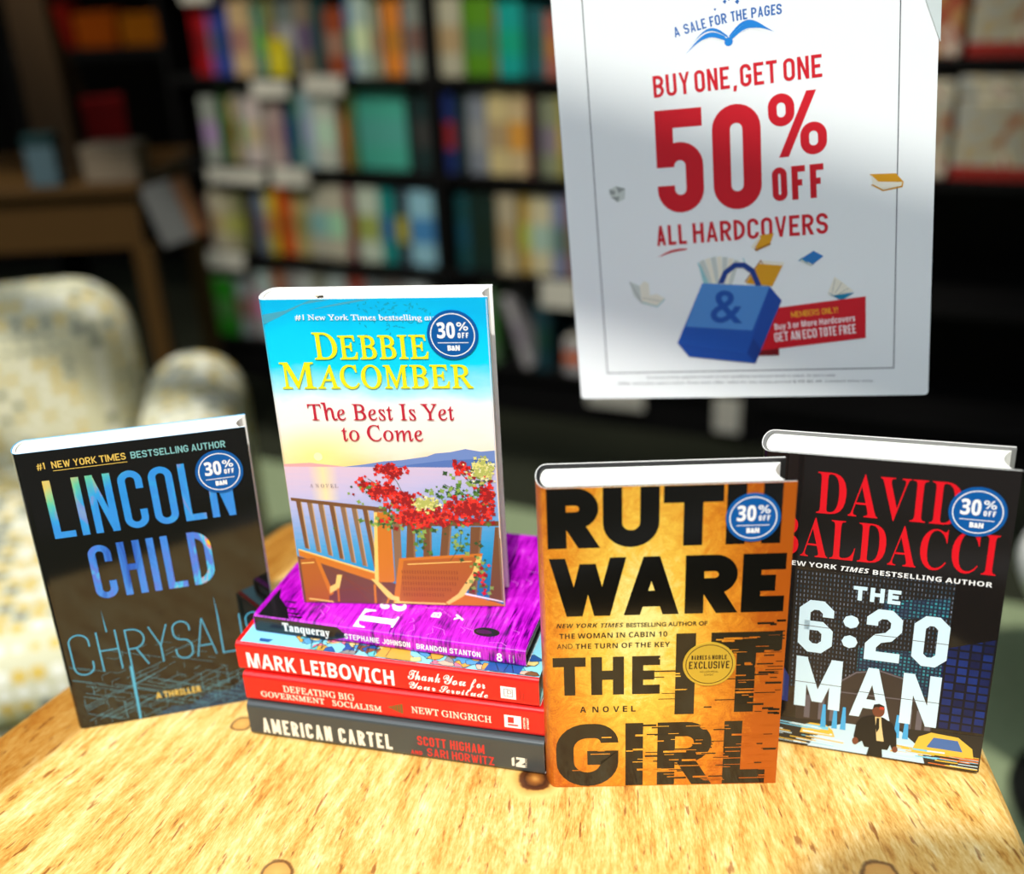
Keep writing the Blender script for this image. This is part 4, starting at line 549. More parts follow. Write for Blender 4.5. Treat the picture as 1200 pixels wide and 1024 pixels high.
'D':(755,'-53,0 -53,20 -48,20 -8,25 16,38 28,65 31,108 24,573 18,624 8,645 -10,660 -36,668 -72,672 -71,692 194,692 289,683 376,658 451,616 515,559 564,488 598,405 612,326 608,251 588,182 551,122 498,71 429,33 346,8 248,0;244,33 321,41 383,66 431,104 466,154 487,214 495,281 491,353 475,428 449,497 414,555 371,600 318,633 258,652 190,659 144,654 132,645 126,630 123,576 130,133 135,73 146,54 167,42 199,36'),
'E':(676,'-50,0 -51,20 -47,20 -7,24 16,38 28,64 31,109 24,573 18,624 8,645 -9,660 -35,668 -71,672 -71,692 458,692 472,542 455,542 453,546 439,587 422,616 400,636 370,649 272,658 187,658 144,654 133,647 127,635 124,590 127,387 211,387 274,393 313,410 334,440 340,485 359,485 359,240 341,240 332,279 311,327 297,340 277,348 217,353 128,353 132,124 133,93 136,70 145,53 161,42 218,35 287,35 352,39 405,51 446,71 479,101 503,140 521,190 541,190 523,0'),
'F':(604,'-46,0 -46,20 -42,20 7,27 21,37 30,54 36,109 29,573 23,624 13,645 -5,660 -31,668 -67,672 -66,692 430,692 446,528 426,528 424,538 421,547 399,600 369,633 327,651 270,657 191,657 158,655 140,648 130,623 132,556 137,384 193,384 272,393 297,404 314,423 326,449 333,484 353,484 359,233 338,233 334,258 327,283 313,316 294,337 264,347 216,350 137,350 144,103 145,84 148,66 160,43 178,29 247,18 250,0'),
'G':(806,'369,-15 275,-6 188,20 111,62 46,119 -4,189 -37,269 -50,342 -48,415 -32,483 -4,547 36,602 86,647 144,680 211,700 286,707 355,701 421,683 476,665 504,658 534,668 550,699 567,699 581,487 564,487 520,566 460,625 386,662 301,674 243,667 192,648 150,615 102,546 74,455 68,355 84,258 111,187 148,128 194,80 249,44 309,23 374,16 423,22 464,39 491,64 500,95 496,235 494,257 491,276 480,297 462,309 388,319 388,338 675,338 675,319 643,317 621,310 608,297 600,280 598,255 598,217 605,52 535,15 456,-8'),
'H':(775,'-50,0 -51,20 -47,20 1,27 16,37 25,53 31,108 24,573 18,624 8,645 -9,660 -35,668 -71,672 -71,692 205,692 205,672 201,672 164,668 140,654 127,627 124,580 126,425 128,403 140,390 166,386 422,386 445,390 451,408 448,573 442,624 432,645 414,660 388,668 352,672 353,692 629,692 628,672 620,672 584,667 562,654 550,627 547,584 555,119 557,89 560,67 570,46 588,32 614,24 649,20 650,0 374,0 373,20 377,20 426,27 441,37 450,53 455,108 452,316 451,324 450,331 438,345 412,348 157,348 134,345 128,327 131,119 133,89 136,67 146,46 164,32 190,24 225,20 226,0'),
'I':(365,'-46,0 -46,20 -42,20 7,27 21,37 30,53 36,108 29,573 23,624 13,645 -5,660 -31,668 -67,672 -66,692 213,692 213,672 205,672 169,667 147,654 135,627 132,584 139,119 145,67 155,46 172,32 198,24 233,20 234,0'),
'J':(382,'37,-15 -10,-9 -50,10 -80,38 -97,73 -99,95 -94,113 -80,125 -61,129 -40,126 -21,116 -6,100 3,82 5,70 4,59 6,39 17,20 37,14 56,20 65,39 68,70 69,114 59,565 54,626 42,648 23,660 -48,670 -47,692 239,692 238,672 200,668 176,657 164,633 161,592 170,200 164,105 141,38 99,-2'),
'K':(676,'-50,0 -51,20 -47,20 1,27 16,37 25,53 31,108 24,573 18,624 8,645 -9,660 -35,668 -71,672 -71,692 203,692 202,672 194,672 161,668 139,657 127,633 124,589 127,395 127,388 128,381 138,372 149,377 337,574 368,616 374,646 355,666 313,672 307,672 307,692 549,692 547,673 542,673 502,664 461,635 351,527 220,393 500,103 539,66 575,40 610,24 647,19 647,0 351,0 352,19 359,19 405,27 413,38 412,55 397,82 365,118 153,339 138,347 130,344 128,334 132,111 136,69 148,45 167,31 195,23 235,20 236,0'),
'L':(668,'-36,0 -37,20 -33,20 7,25 31,38 43,65 46,108 38,573 37,603 33,624 23,645 5,660 -21,668 -57,672 -57,692 218,692 216,673 179,668 155,655 143,628 139,585 147,137 148,95 150,76 160,55 176,43 235,35 306,35 376,38 429,49 469,67 499,97 521,139 538,196 557,196 548,0'),
'M':(878,'-54,0 -54,20 -3,27 12,37 22,53 28,108 27,573 21,624 11,645 -7,660 -33,668 -69,672 -68,692 119,692 342,161 542,692 732,692 731,672 723,672 687,667 665,654 653,627 650,584 658,119 660,89 663,67 673,46 691,32 717,24 752,20 753,0 479,0 479,17 527,27 541,39 551,58 556,123 549,584 326,0 312,0 67,585 70,153 79,71 90,47 108,32 133,23 170,19 170,0'),
'N':(745,'508,-16 71,555 76,125 78,89 83,64 93,43 110,30 175,20 176,0 -50,0 -51,20 -11,24 14,38 28,64 31,108 26,585 26,597 24,608 13,630 -8,652 -34,667 -64,672 -71,672 -71,692 74,692 480,161 474,567 473,603 468,628 457,650 440,662 374,672 374,692 601,692 600,672 551,665 536,655 526,640 519,584 527,-16'),
'O':(769,'302,-15 224,-7 152,16 88,54 35,105 -8,167 -37,241 -50,309 -50,376 -39,441 -18,503 13,559 52,609 99,649 152,681 211,700 274,707 352,699 423,675 485,637 538,585 579,522 608,450 619,394 622,338 617,281 604,226 585,174 560,126 529,84 492,48 437,13 374,-8;295,15 344,22 386,43 423,76 453,119 477,170 493,229 503,292 504,358 497,426 482,493 450,572 405,630 349,665 284,677 233,669 186,646 146,608 113,558 88,496 73,426 68,315 74,259 87,204 120,124 167,64 226,27'),
'P':(600,'-50,0 -51,20 -46,20 -7,24 16,37 28,63 31,108 24,573 18,624 8,646 -10,660 -35,668 -71,672 -71,692 201,692 278,686 342,667 393,636 431,593 455,537 462,480 451,431 421,389 375,358 312,338 235,331 143,331 132,328 128,319 133,96 134,82 137,68 149,44 168,30 240,20 240,0;184,361 246,366 293,382 326,409 345,445 350,489 341,542 317,596 283,633 235,655 174,662 150,659 135,652 127,634 124,603 127,392 130,376 141,364'),
'Q':(769,'493,-193 423,-187 337,-167 255,-148 201,-141 148,-153 95,-187 78,-170 215,-5 128,29 56,82 0,153 -37,241 -50,311 -51,381 -40,447 -18,508 13,563 53,612 99,651 150,682 206,701 265,707 342,699 413,676 476,639 530,589 572,527 600,455 616,348 602,244 560,147 491,64 431,22 363,-4 286,-12 262,-14 250,-21 208,-69 233,-67 258,-67 326,-75 415,-95 497,-116 548,-123 595,-114 639,-85 679,-38 699,-52 657,-117 612,-160 559,-185;292,16 343,23 387,44 425,80 468,157 494,260 498,376 479,489 446,569 400,628 343,663 276,675 223,667 177,644 138,606 107,556 84,496 70,426 67,313 87,201 119,122 166,64 225,28'),
'R':(671,'-50,0 -51,20 -46,20 -6,25 17,40 29,66 32,108 24,573 18,625 7,646 -10,660 -35,668 -71,672 -71,692 222,692 317,682 391,653 429,623 457,586 476,542 477,458 429,394 331,350 487,127 523,79 554,46 585,27 618,20 622,20 622,0 467,0 232,340 210,340 165,341 129,344 132,132 139,68 150,44 167,30 192,22 225,19 236,19 235,0;195,372 284,383 342,418 363,451 369,493 362,541 327,607 269,646 186,659 147,655 129,636 125,593 128,376 160,374'),
'S':(549,'232,-14 163,-7 82,15 68,19 56,20 34,12 25,-12 7,-12 -24,217 -5,218 32,132 83,68 144,29 212,16 247,21 276,35 297,56 309,85 313,118 307,156 280,208 234,259 187,300 131,345 69,397 27,442 -1,484 -19,526 -27,575 -20,619 -1,656 31,684 75,701 129,707 175,705 220,694 256,684 272,680 293,686 303,704 322,704 348,501 332,501 301,577 260,631 210,664 153,675 107,667 77,644 65,608 70,560 84,530 108,498 176,433 235,385 297,334 340,290 373,242 394,188 403,133 395,85 373,44 338,13 290,-7'),
'T':(625,'74,0 72,20 80,20 136,29 152,41 162,62 169,133 163,621 161,639 151,652 129,656 102,656 46,653 4,643 -26,626 -46,601 -57,567 -61,524 -84,526 -87,692 489,692 506,521 487,521 483,537 478,553 459,601 431,633 389,650 328,656 287,656 269,650 264,630 270,138 277,64 288,42 307,29 336,22 377,20 388,20 388,0'),
'U':(731,'302,-15 237,-9 179,7 127,35 83,72 50,116 29,168 21,212 18,270 13,577 8,625 -3,648 -22,662 -50,669 -91,673 -91,692 201,692 202,673 192,673 152,667 128,649 116,617 113,568 119,287 123,212 131,163 156,109 196,68 248,43 311,34 364,39 407,56 439,83 460,118 472,176 474,270 470,528 460,613 448,642 430,660 403,669 363,673 362,692 595,692 597,673 583,673 539,661 518,626 514,590 514,531 520,243 516,158 500,92 472,43 431,10 374,-9'),
'V':(650,'123,-15 -25,588 -39,628 -59,654 -87,667 -126,672 -136,672 -137,692 140,692 140,674 132,674 93,669 73,654 69,625 77,576 182,142 413,558 436,609 440,640 431,656 415,666 360,672 359,692 572,692 570,672 568,672 542,666 520,647 472,572 145,-15'),
'W':(882,'127,-15 -20,587 -35,628 -57,654 -88,668 -132,674 -134,692 144,692 144,674 136,674 97,669 77,654 73,625 81,576 179,172 328,528 313,589 299,628 279,654 251,668 213,673 206,673 205,692 470,692 469,673 421,665 409,653 405,634 417,563 510,179 653,554 667,605 666,642 642,664 585,673 587,692 796,692 797,673 794,673 767,666 745,647 705,568 479,-15 460,-15 344,462 146,-15'),
'X':(683,'-93,0 -92,17 -32,39 23,95 200,342 71,552 18,628 -4,647 -28,661 -58,670 -95,673 -102,673 -101,692 204,692 204,672 187,672 154,668 136,655 136,633 164,577 266,415 381,569 407,613 410,644 389,666 342,673 330,673 331,692 571,692 569,673 567,673 537,667 510,650 452,583 291,373 436,134 487,60 507,42 530,30 558,22 594,19 602,19 602,0 290,0 289,19 307,19 356,27 367,39 366,59 356,85 341,112 226,297 109,134 84,88 81,52 96,33 126,21 172,16 171,0'),
'Y':(613,'71,0 73,18 134,27 151,37 160,51 166,98 163,299 2,545 -56,623 -82,646 -109,661 -138,669 -172,672 -172,692 128,692 126,672 68,662 57,650 58,630 67,609 81,585 234,350 343,533 375,595 382,618 381,636 371,652 353,663 326,669 288,672 288,692 526,692 526,670 500,664 475,645 422,570 263,305 266,98 267,79 270,60 282,38 302,26 379,18 378,0'),
'Z':(683,'-17,0 -21,15 340,654 153,654 97,651 53,642 20,625 -4,601 -20,567 -29,524 -48,524 -43,692 479,692 482,681 119,40 295,40 402,45 465,61 504,95 524,135 538,190 558,190 551,0'),
'a':(509,'77,-12 41,-5 8,16 -18,49 -37,96 -51,178 -47,261 -24,340 18,408 73,455 139,471 177,465 206,447 227,417 228,460 304,460 306,134 311,66 318,56 332,52 356,69 386,119 404,107 370,41 334,1 294,-12 270,-7 252,8 240,34 234,84 234,175 202,93 168,35 127,0;108,49 130,55 152,71 189,130 216,210 227,300 225,343 217,383 201,417 178,438 148,445 105,433 71,396 48,337 36,261 35,181 48,109 62,76 82,56'),
'b':(507,'125,-12 70,-7 25,9 -7,30 -22,54 -24,75 -40,601 -43,631 -47,650 -54,664 -64,673 -102,678 -118,678 -118,696 -61,703 -20,713 25,725 35,723 38,715 47,373 82,427 128,460 184,471 242,461 295,431 336,384 363,324 373,264 370,205 354,148 327,96 289,52 242,18 187,-5;137,14 190,25 233,59 265,111 284,177 288,248 278,314 258,359 230,394 196,415 157,422 114,411 80,378 59,324 52,248 53,99 58,57 72,33 98,19'),
'c':(444,'151,-12 86,0 29,34 -16,89 -47,162 -56,211 -56,261 -47,308 -29,353 -3,393 31,426 92,460 163,471 206,466 242,450 269,426 284,397 287,374 282,356 270,344 250,340 215,350 196,380 194,399 200,416 204,423 205,431 194,442 167,445 118,435 78,403 49,354 34,292 31,224 42,160 64,108 94,68 131,43 172,34 221,44 265,73 304,122 325,105 275,40 217,1'),
'd':(528,'94,-12 49,-4 9,20 -23,58 -44,109 -53,159 -53,214 -44,269 -27,324 -2,373 30,415 57,440 87,458 118,468 152,471 203,463 236,437 230,619 228,634 225,649 218,663 208,671 169,677 154,677 154,696 210,702 252,713 297,725 305,723 309,715 311,705 311,697 324,120 325,90 329,66 340,50 359,45 388,64 422,120 442,107 413,54 387,17 358,-5 326,-12 296,-6 275,11 261,40 253,91 252,167 223,88 189,32 147,-1;123,41 148,47 171,65 210,127 236,212 245,304 235,386 224,412 209,431 189,443 168,447 122,435 83,399 53,341 36,265 32,184 43,116 56,85 75,61 98,46'),
'e':(428,'135,-10 75,0 22,31 -20,81 -48,147 -57,196 -57,246 -47,296 -29,344 -3,386 30,422 90,459 157,471 198,466 231,452 256,428 271,396 275,355 261,317 230,282 150,239 31,212 35,176 42,146 70,86 111,50 166,38 212,47 255,75 295,121 314,106 280,54 240,18 192,-3;28,235 111,257 166,296 192,347 189,404 171,434 141,444 112,437 85,417 62,385 44,343 32,292'),
'f':(296,'-7,-228 -34,-224 -58,-212 -76,-194 -87,-173 -87,-140 -62,-129 -35,-137 -20,-161 -19,-177 -19,-189 -14,-197 -5,-200 19,-190 31,-161 34,-111 31,-37 -14,421 -110,421 -111,453 -17,453 -20,507 -16,600 10,669 55,711 114,725 152,720 185,705 210,681 224,653 226,628 214,613 189,608 158,618 141,647 139,657 139,666 140,678 128,692 107,698 76,684 60,642 58,571 67,453 184,453 188,421 70,421 86,223 97,11 94,-67 85,-127 65,-183 34,-217'),
'g':(426,'159,-228 86,-220 25,-195 -21,-158 -45,-111 -46,-57 -17,-8 43,36 4,58 -15,85 -15,104 -4,125 36,180 -13,210 -47,246 -68,290 -74,337 -66,381 -43,419 -9,449 36,468 91,474 130,470 177,457 241,440 306,440 318,396 249,396 269,352 276,303 267,259 245,221 211,193 168,175 116,169 73,172 55,150 53,129 79,104 144,81 220,56 281,28 324,-9 349,-59 355,-106 345,-148 319,-182 278,-207 225,-223;111,192 140,198 163,217 178,246 187,283 187,326 178,371 164,405 144,430 118,445 91,450 63,444 41,425 24,395 14,359 13,316 22,271 42,227 72,201;168,-197 248,-185 288,-149 287,-89 276,-66 256,-47 200,-15 138,8 70,27 30,-10 11,-51 13,-95 43,-152 95,-186'),
'h':(599,'456,-10 416,-3 382,17 354,49 336,90 325,147 317,225 310,329 306,383 299,422 284,455 263,474 236,481 200,473 169,447 143,405 116,329 111,256 130,0 37,0 -9,618 -15,671 -30,697 -58,713 -99,718 -107,718 -110,760 74,760 88,576 92,494 95,410 106,410 142,485 191,530 253,545 316,533 362,496 391,434 399,391 405,324 412,206 418,150 429,101 448,65 478,53 507,59 535,76 562,47 511,4'),
'i':(264,'15,586 -5,590 -25,601 -41,618 -51,637 -52,656 -45,673 -32,685 -14,689 6,685 27,674 43,657 52,637 54,617 48,601 34,590;52,-12 23,-6 2,12 -12,43 -18,79 -19,128 -20,359 -21,378 -23,393 -32,410 -46,421 -96,428 -97,445 -33,454 11,462 50,471 59,468 64,459 66,451 65,441 61,117 64,77 76,55 93,48 124,67 157,125 177,110 141,42 99,2'),
'j':(259,'18,586 -2,590 -22,601 -38,618 -48,637 -49,656 -42,673 -29,685 -11,689 9,685 30,674 46,657 55,637 57,617 51,601 37,590;-10,-228 -39,-223 -65,-210 -85,-189 -97,-165 -97,-134 -73,-124 -45,-133 -28,-160 -25,-174 -22,-188 -16,-198 -5,-201 12,-184 20,-131 19,-39 9,100 -14,370 -16,381 -19,392 -26,409 -38,420 -94,428 -95,446 -39,454 1,462 42,471 53,467 57,455 85,85 88,-53 74,-150 55,-193 27,-219'),
'k':(505,'327,-11 300,-5 275,14 212,94 111,239 61,192 61,0 -20,0 -23,617 -26,647 -34,663 -45,673 -87,678 -101,678 -101,697 -39,707 4,716 30,723 44,725 53,722 58,714 58,693 58,234 188,357 217,392 223,417 207,432 169,438 172,455 372,455 372,437 369,437 315,423 258,380 162,287 288,108 321,70 338,57 354,53 385,69 414,118 434,102 411,52 384,17 355,-4'),
'l':(257,'50,-11 29,-8 10,3 -5,18 -14,39 -19,81 -22,148 -29,614 -33,644 -42,664 -55,675 -108,683 -111,701 -48,710 -4,717 36,725 46,723 51,716 52,693 57,125 62,74 71,57 86,51 115,69 147,122 168,107 140,55 110,18 79,-4'),
'm':(819,'613,-11 584,-5 561,14 547,46 539,116 538,325 533,379 519,401 495,409 470,403 444,384 418,353 395,312 358,204 343,107 340,0 261,0 264,302 256,383 244,402 221,409 203,405 181,392 134,342 112,307 93,266 74,192 64,104 60,0 -19,0 -16,315 -17,362 -21,392 -29,409 -44,419 -97,428 -98,446 9,461 35,469 49,471 58,468 63,459 64,451 64,441 60,264 122,378 188,447 258,470 293,464 319,444 335,412 343,360 346,274 402,383 465,448 534,470 569,463 595,443 611,410 617,377 619,331 621,97 622,86 624,74 633,57 648,52 664,57 678,71 691,95 706,129 725,113 696,44 658,3'),
'n':(542,'335,-13 313,-10 294,1 279,18 269,41 263,97 261,209 259,322 253,378 240,401 218,409 199,405 179,392 138,346 103,282 78,211 65,123 63,0 -18,0 -15,329 -19,391 -27,407 -40,417 -87,424 -95,424 -97,442 -29,452 18,461 60,471 65,468 67,458 63,264 110,355 161,419 211,456 258,469 292,463 317,445 332,414 340,375 342,331 341,131 341,95 344,73 354,56 372,50 400,71 426,135 445,123 418,47 381,2'),
'o':(522,'160,-12 91,-1 29,33 -19,85 -49,152 -59,209 -55,266 -40,319 -14,369 22,410 64,443 113,464 166,471 238,460 300,427 349,374 380,307 388,257 387,206 376,156 356,109 328,68 293,34 231,0;163,17 201,25 233,48 259,83 278,127 290,178 296,232 293,286 283,337 256,397 218,433 167,445 122,433 83,399 55,344 38,273 35,196 48,124 66,78 93,45 126,24'),
'p':(507,'-80,-222 -80,-204 -41,-199 -19,-187 -9,-165 -6,-129 -19,350 -20,372 -22,390 -30,408 -42,418 -97,425 -97,443 -36,451 8,460 50,470 58,468 62,462 64,445 61,372 100,427 147,460 203,471 255,462 302,435 338,392 362,336 373,276 371,215 357,156 333,103 300,56 258,20 209,-3 153,-11 109,-6 72,8 78,-121 82,-169 91,-185 109,-197 172,-205 172,-222;146,14 185,21 218,44 246,79 266,123 280,173 286,228 283,284 272,339 257,376 235,404 207,420 176,426 130,414 95,376 73,317 67,241 72,95 73,77 76,59 90,34 113,19'),
'q':(505,'184,-224 182,-205 235,-199 257,-178 262,-122 258,157 227,84 186,33 139,1 88,-9 43,-1 5,24 -27,64 -48,117 -58,172 -57,229 -46,284 -26,337 1,383 34,420 93,458 156,470 200,463 235,444 261,411 261,460 338,460 343,-105 344,-145 348,-167 356,-186 371,-197 424,-205 434,-205 438,-224;121,44 159,54 195,85 226,138 249,216 259,299 251,369 238,400 219,424 196,439 168,444 136,438 106,418 80,388 58,350 43,305 33,258 31,188 42,122 56,89 74,64 97,49'),
'r':(333,'-19,0 -21,311 -27,386 -36,405 -49,415 -102,423 -104,442 -41,453 2,462 42,471 51,468 54,458 57,267 96,380 135,448 175,471 194,468 211,458 224,442 233,421 236,396 230,376 216,363 196,358 163,369 149,382 139,399 91,297 65,164 61,0'),
's':(370,'119,-12 81,-9 48,-1 6,9 -7,5 -11,-6 -31,-6 -56,158 -39,157 -13,96 21,52 59,24 102,15 132,21 153,39 162,67 158,102 140,139 104,178 62,219 20,260 -19,307 -42,354 -46,401 -31,438 2,463 49,471 85,469 116,461 160,450 175,455 178,468 195,468 217,319 200,319 164,389 119,431 67,445 45,441 30,428 23,410 24,388 44,353 84,310 126,270 165,230 205,181 229,132 235,94 231,60 216,30 192,8 160,-7'),
't':(278,'52,-12 24,-6 3,11 -10,39 -15,66 -16,92 -22,421 -91,421 -93,442 -40,465 3,513 36,584 59,584 58,453 143,453 144,421 59,421 65,116 70,67 79,51 94,46 120,64 151,118 171,101 137,38 98,1'),
'u':(542,'71,-12 44,-7 20,6 2,27 -10,56 -18,102 -21,172 -22,340 -24,368 -30,395 -38,412 -51,422 -102,428 -104,446 -41,455 2,463 43,471 53,469 58,464 60,453 61,440 60,159 61,110 65,80 80,56 104,48 133,56 161,81 189,120 215,171 236,232 251,303 259,379 258,460 336,460 341,137 347,70 357,54 373,48 404,67 433,125 451,111 422,43 383,2 334,-12 305,-6 283,11 270,40 262,121 262,228 220,122 175,48 127,3'),
'v':(442,'94,-12 3,254 -32,344 -60,395 -87,418 -122,426 -130,426 -132,445 -87,454 -54,462 -31,469 -16,470 18,423 72,280 138,87 194,174 233,253 254,317 257,356 236,378 206,403 189,429 187,447 193,461 205,469 223,472 244,468 263,455 279,435 289,409 291,336 262,242 201,127 115,-12'),
'w':(664,'75,-12 -8,260 -38,349 -65,399 -91,422 -123,430 -128,430 -130,447 -85,456 -52,464 -30,471 -16,472 17,418 71,255 107,136 220,472 237,472 380,105 427,190 472,291 479,329 477,358 450,386 429,406 418,427 416,445 421,459 432,468 449,471 468,467 487,454 502,433 513,407 517,346 498,268 457,174 361,-12 345,-12 211,329 93,-12'),
'x':(415,'233,-12 208,-8 187,5 164,34 135,87 89,180 46,80 8,14 -16,-3 -45,-9 -64,-6 -81,3 -94,16 -102,34 -104,51 -99,64 -88,73 -74,76 -47,69 -19,61 0,70 17,96 70,220 -1,365 -17,393 -35,411 -55,421 -79,425 -103,424 -124,421 -126,440 -37,460 -10,469 9,471 26,464 41,442 108,307 149,404 174,449 194,465 221,469 249,465 268,451 280,429 282,413 277,400 267,392 252,389 223,396 210,401 200,402 181,392 125,269 195,130 213,97 228,72 244,57 260,52 289,71 319,128 337,112 305,43 270,2'),
'y':(402,'0,-228 -21,-225 -40,-217 -54,-203 -62,-186 -63,-170 -58,-158 -47,-149 -30,-146 -1,-154 33,-162 55,-147 80,-103 121,-10 -8,261 -38,322 -60,363 -80,391 -101,411 -126,423 -158,428 -160,445 -116,452 -83,461 -41,471 -19,449 17,384 74,266 159,85 198,206 219,277 226,318 224,347 211,370 189,387 169,400 159,411 152,429 150,445 156,459 168,467 185,470 207,466 227,453 244,433 255,406 261,332 243,236 218,152 183,52 143,-50 97,-140 49,-204 25,-222'),
'z':(396,'216,-12 172,-8 111,5 12,23 -15,17 -39,-2 -44,-5 -49,-7 -59,-4 -64,4 -56,28 170,388 113,382 46,393 -10,403 -31,400 -46,392 -63,355 -80,363 -76,411 -66,444 -49,463 -24,469 21,466 79,455 136,444 171,440 197,444 216,455 238,470 247,467 252,459 252,451 247,439 18,74 74,81 151,71 217,61 247,68 266,91 276,128 294,120 285,35 275,12 261,-3'),
},
}
# ---------------------------------------------------------------- camera (phone held by the shop window, looking down at the table)
FPX = 1253.686
cam = bpy.data.cameras.new('camera'); co = bpy.data.objects.new('camera', cam); COL.objects.link(co); SC.camera = co
cam.sensor_width = 36; cam.sensor_fit = 'HORIZONTAL'; cam.lens = FPX/1200*36; cam.clip_start = .01
cr, cu_, cf = Vector((.9988, -.0204, -.0436)), Vector((.0481, .4233, .9047)), Vector((0, .9057, -.4238))
cr.normalize(); cf = (cf-cr*cf.dot(cr)).normalized(); cu_ = cr.cross(cf)
M = Matrix.Identity(4)
for i in range(3): M[i][0], M[i][1], M[i][2] = cr[i], cu_[i], -cf[i]
M.translation = (0, 0, .5582); co.matrix_world = M
cam.dof.use_dof = True; cam.dof.focus_distance = .75; cam.dof.aperture_fstop = FSTOP
# ---------------------------------------------------------------- materials
white_paper = mat('paper_white', (250, 248, 242), .7, spec=.2)
def pages_mat():
    m = mat('page_edges', (252, 250, 240), .8, spec=.1); k = N(m)
    v = k.mapping(k.obj(), (1, 900, 1)); w = k.noise(v, 3., 2)
    k.color(k.ramp(w, [(.3, (228, 224, 208)), (.6, (255, 254, 248))])); return m
pages = pages_mat()
black_board = mat('board_black', (22, 22, 22), .55)
grey_board = mat('board_grey', (120, 120, 116), .6)
white_ink = mat('ink_white', (248, 248, 246), .45)
black_ink = mat('ink_black', (20, 18, 16), .4)
sticker_blue = mat('sticker_blue', (8, 88, 160), .4, spec=.3)
def profile(w, t, th, spine_r, bulge, xe):
    """outline of a cover seen from above: front edge, round the spine, back edge; inner copy th deeper"""
    P = [(w-xe, 0)]
    if bulge:
        n = 12
        for i in range(n+1):
            a = pi*i/n
            P.append((.004-(.004+bulge)*math.sin(a)**.8, t/2-t/2*math.cos(a)))
    else:
        r = spine_r
        for i in range(6):
            a = pi/2*i/5; P.append((r-r*math.sin(a), r-r*math.cos(a)))
        for i in range(6):
            a = pi/2*i/5; P.append((r-r*math.cos(a), t-r+r*math.sin(a)))
    P.append((w-xe, t))
    def off(d):
        out = []
        n = len(P)
        for i in range(n):
            a = Vector(P[max(i-1, 0)]); b = Vector(P[min(i+1, n-1)]); e = (b-a).normalized()
            nn = Vector((-e.y, e.x))*-1
            q = Vector(P[i])
            if i == 0: nn = Vector((0, 1))
            if i == n-1: nn = Vector((0, -1))
            if nn.dot(Vector((w/2, t/2))-q) < 0: nn = -nn
            out.append(tuple(q+nn*d))
        return out
    return P, off
def shell(mesh, P0, P1, z0, z1, m_out, m_in):
    n = len(P0)
    vs = [(x, y, z) for z in (z0, z1) for P in (P0, P1) for x, y in P]
    o = lambda k, j, i: (k*2+j)*n+i
    fo = [(o(0, 0, i+1), o(0, 0, i), o(1, 0, i), o(1, 0, i+1)) for i in range(n-1)]
    fi = [(o(0, 1, i), o(0, 1, i+1), o(1, 1, i+1), o(1, 1, i)) for i in range(n-1)]
    cap = [(o(1, 0, i+1), o(1, 0, i), o(1, 1, i), o(1, 1, i+1)) for i in range(n-1)]+[(o(0, 0, i), o(0, 0, i+1), o(0, 1, i+1), o(0, 1, i)) for i in range(n-1)]
    ends = [(o(0, 0, 0), o(0, 1, 0), o(1, 1, 0), o(1, 0, 0)), (o(0, 1, n-1), o(0, 0, n-1), o(1, 0, n-1), o(1, 1, n-1))]
    mesh.add(vs, fo, m_out); mesh.add(vs, fi+cap+ends, m_in)
def book(mtx, w, h, t, m_jacket, m_board, label, art, spine_r=.004, bulge=0., m_in=None, over=.003, curve=.004, group=None, name='hardcover_book'):
    root = empty(name, mtx=mtx); tag(root, label, 'book', group)
    P, off = profile(w, t, 0, spine_r, bulge, 0)
    j = Mesh(); shell(j, P, off(.0005), .0005, h, m_jacket, m_in or white_paper)
    art(j, w, h, t)
    jo = j.build('dust_jacket', root)
    b = Mesh(); shell(b, off(.0007), off(.0029), .0007, h-.0004, m_board, m_board); b.build('cover_board', root)
    g = Mesh(); e = .0031; pin = off(e); pol = [(w-over-.001, e)]
    for i in range(1, 8):
        q = i/8; pol.append((w-over-.001-curve*(1-(2*q-1)**2), e+(t-2*e)*q))
    pol += [(w-over-.001, t-e)]+pin[1:-1][::-1]
    g.prism(pol, over, h-over, pages); g.build('page_block', root)
    return root
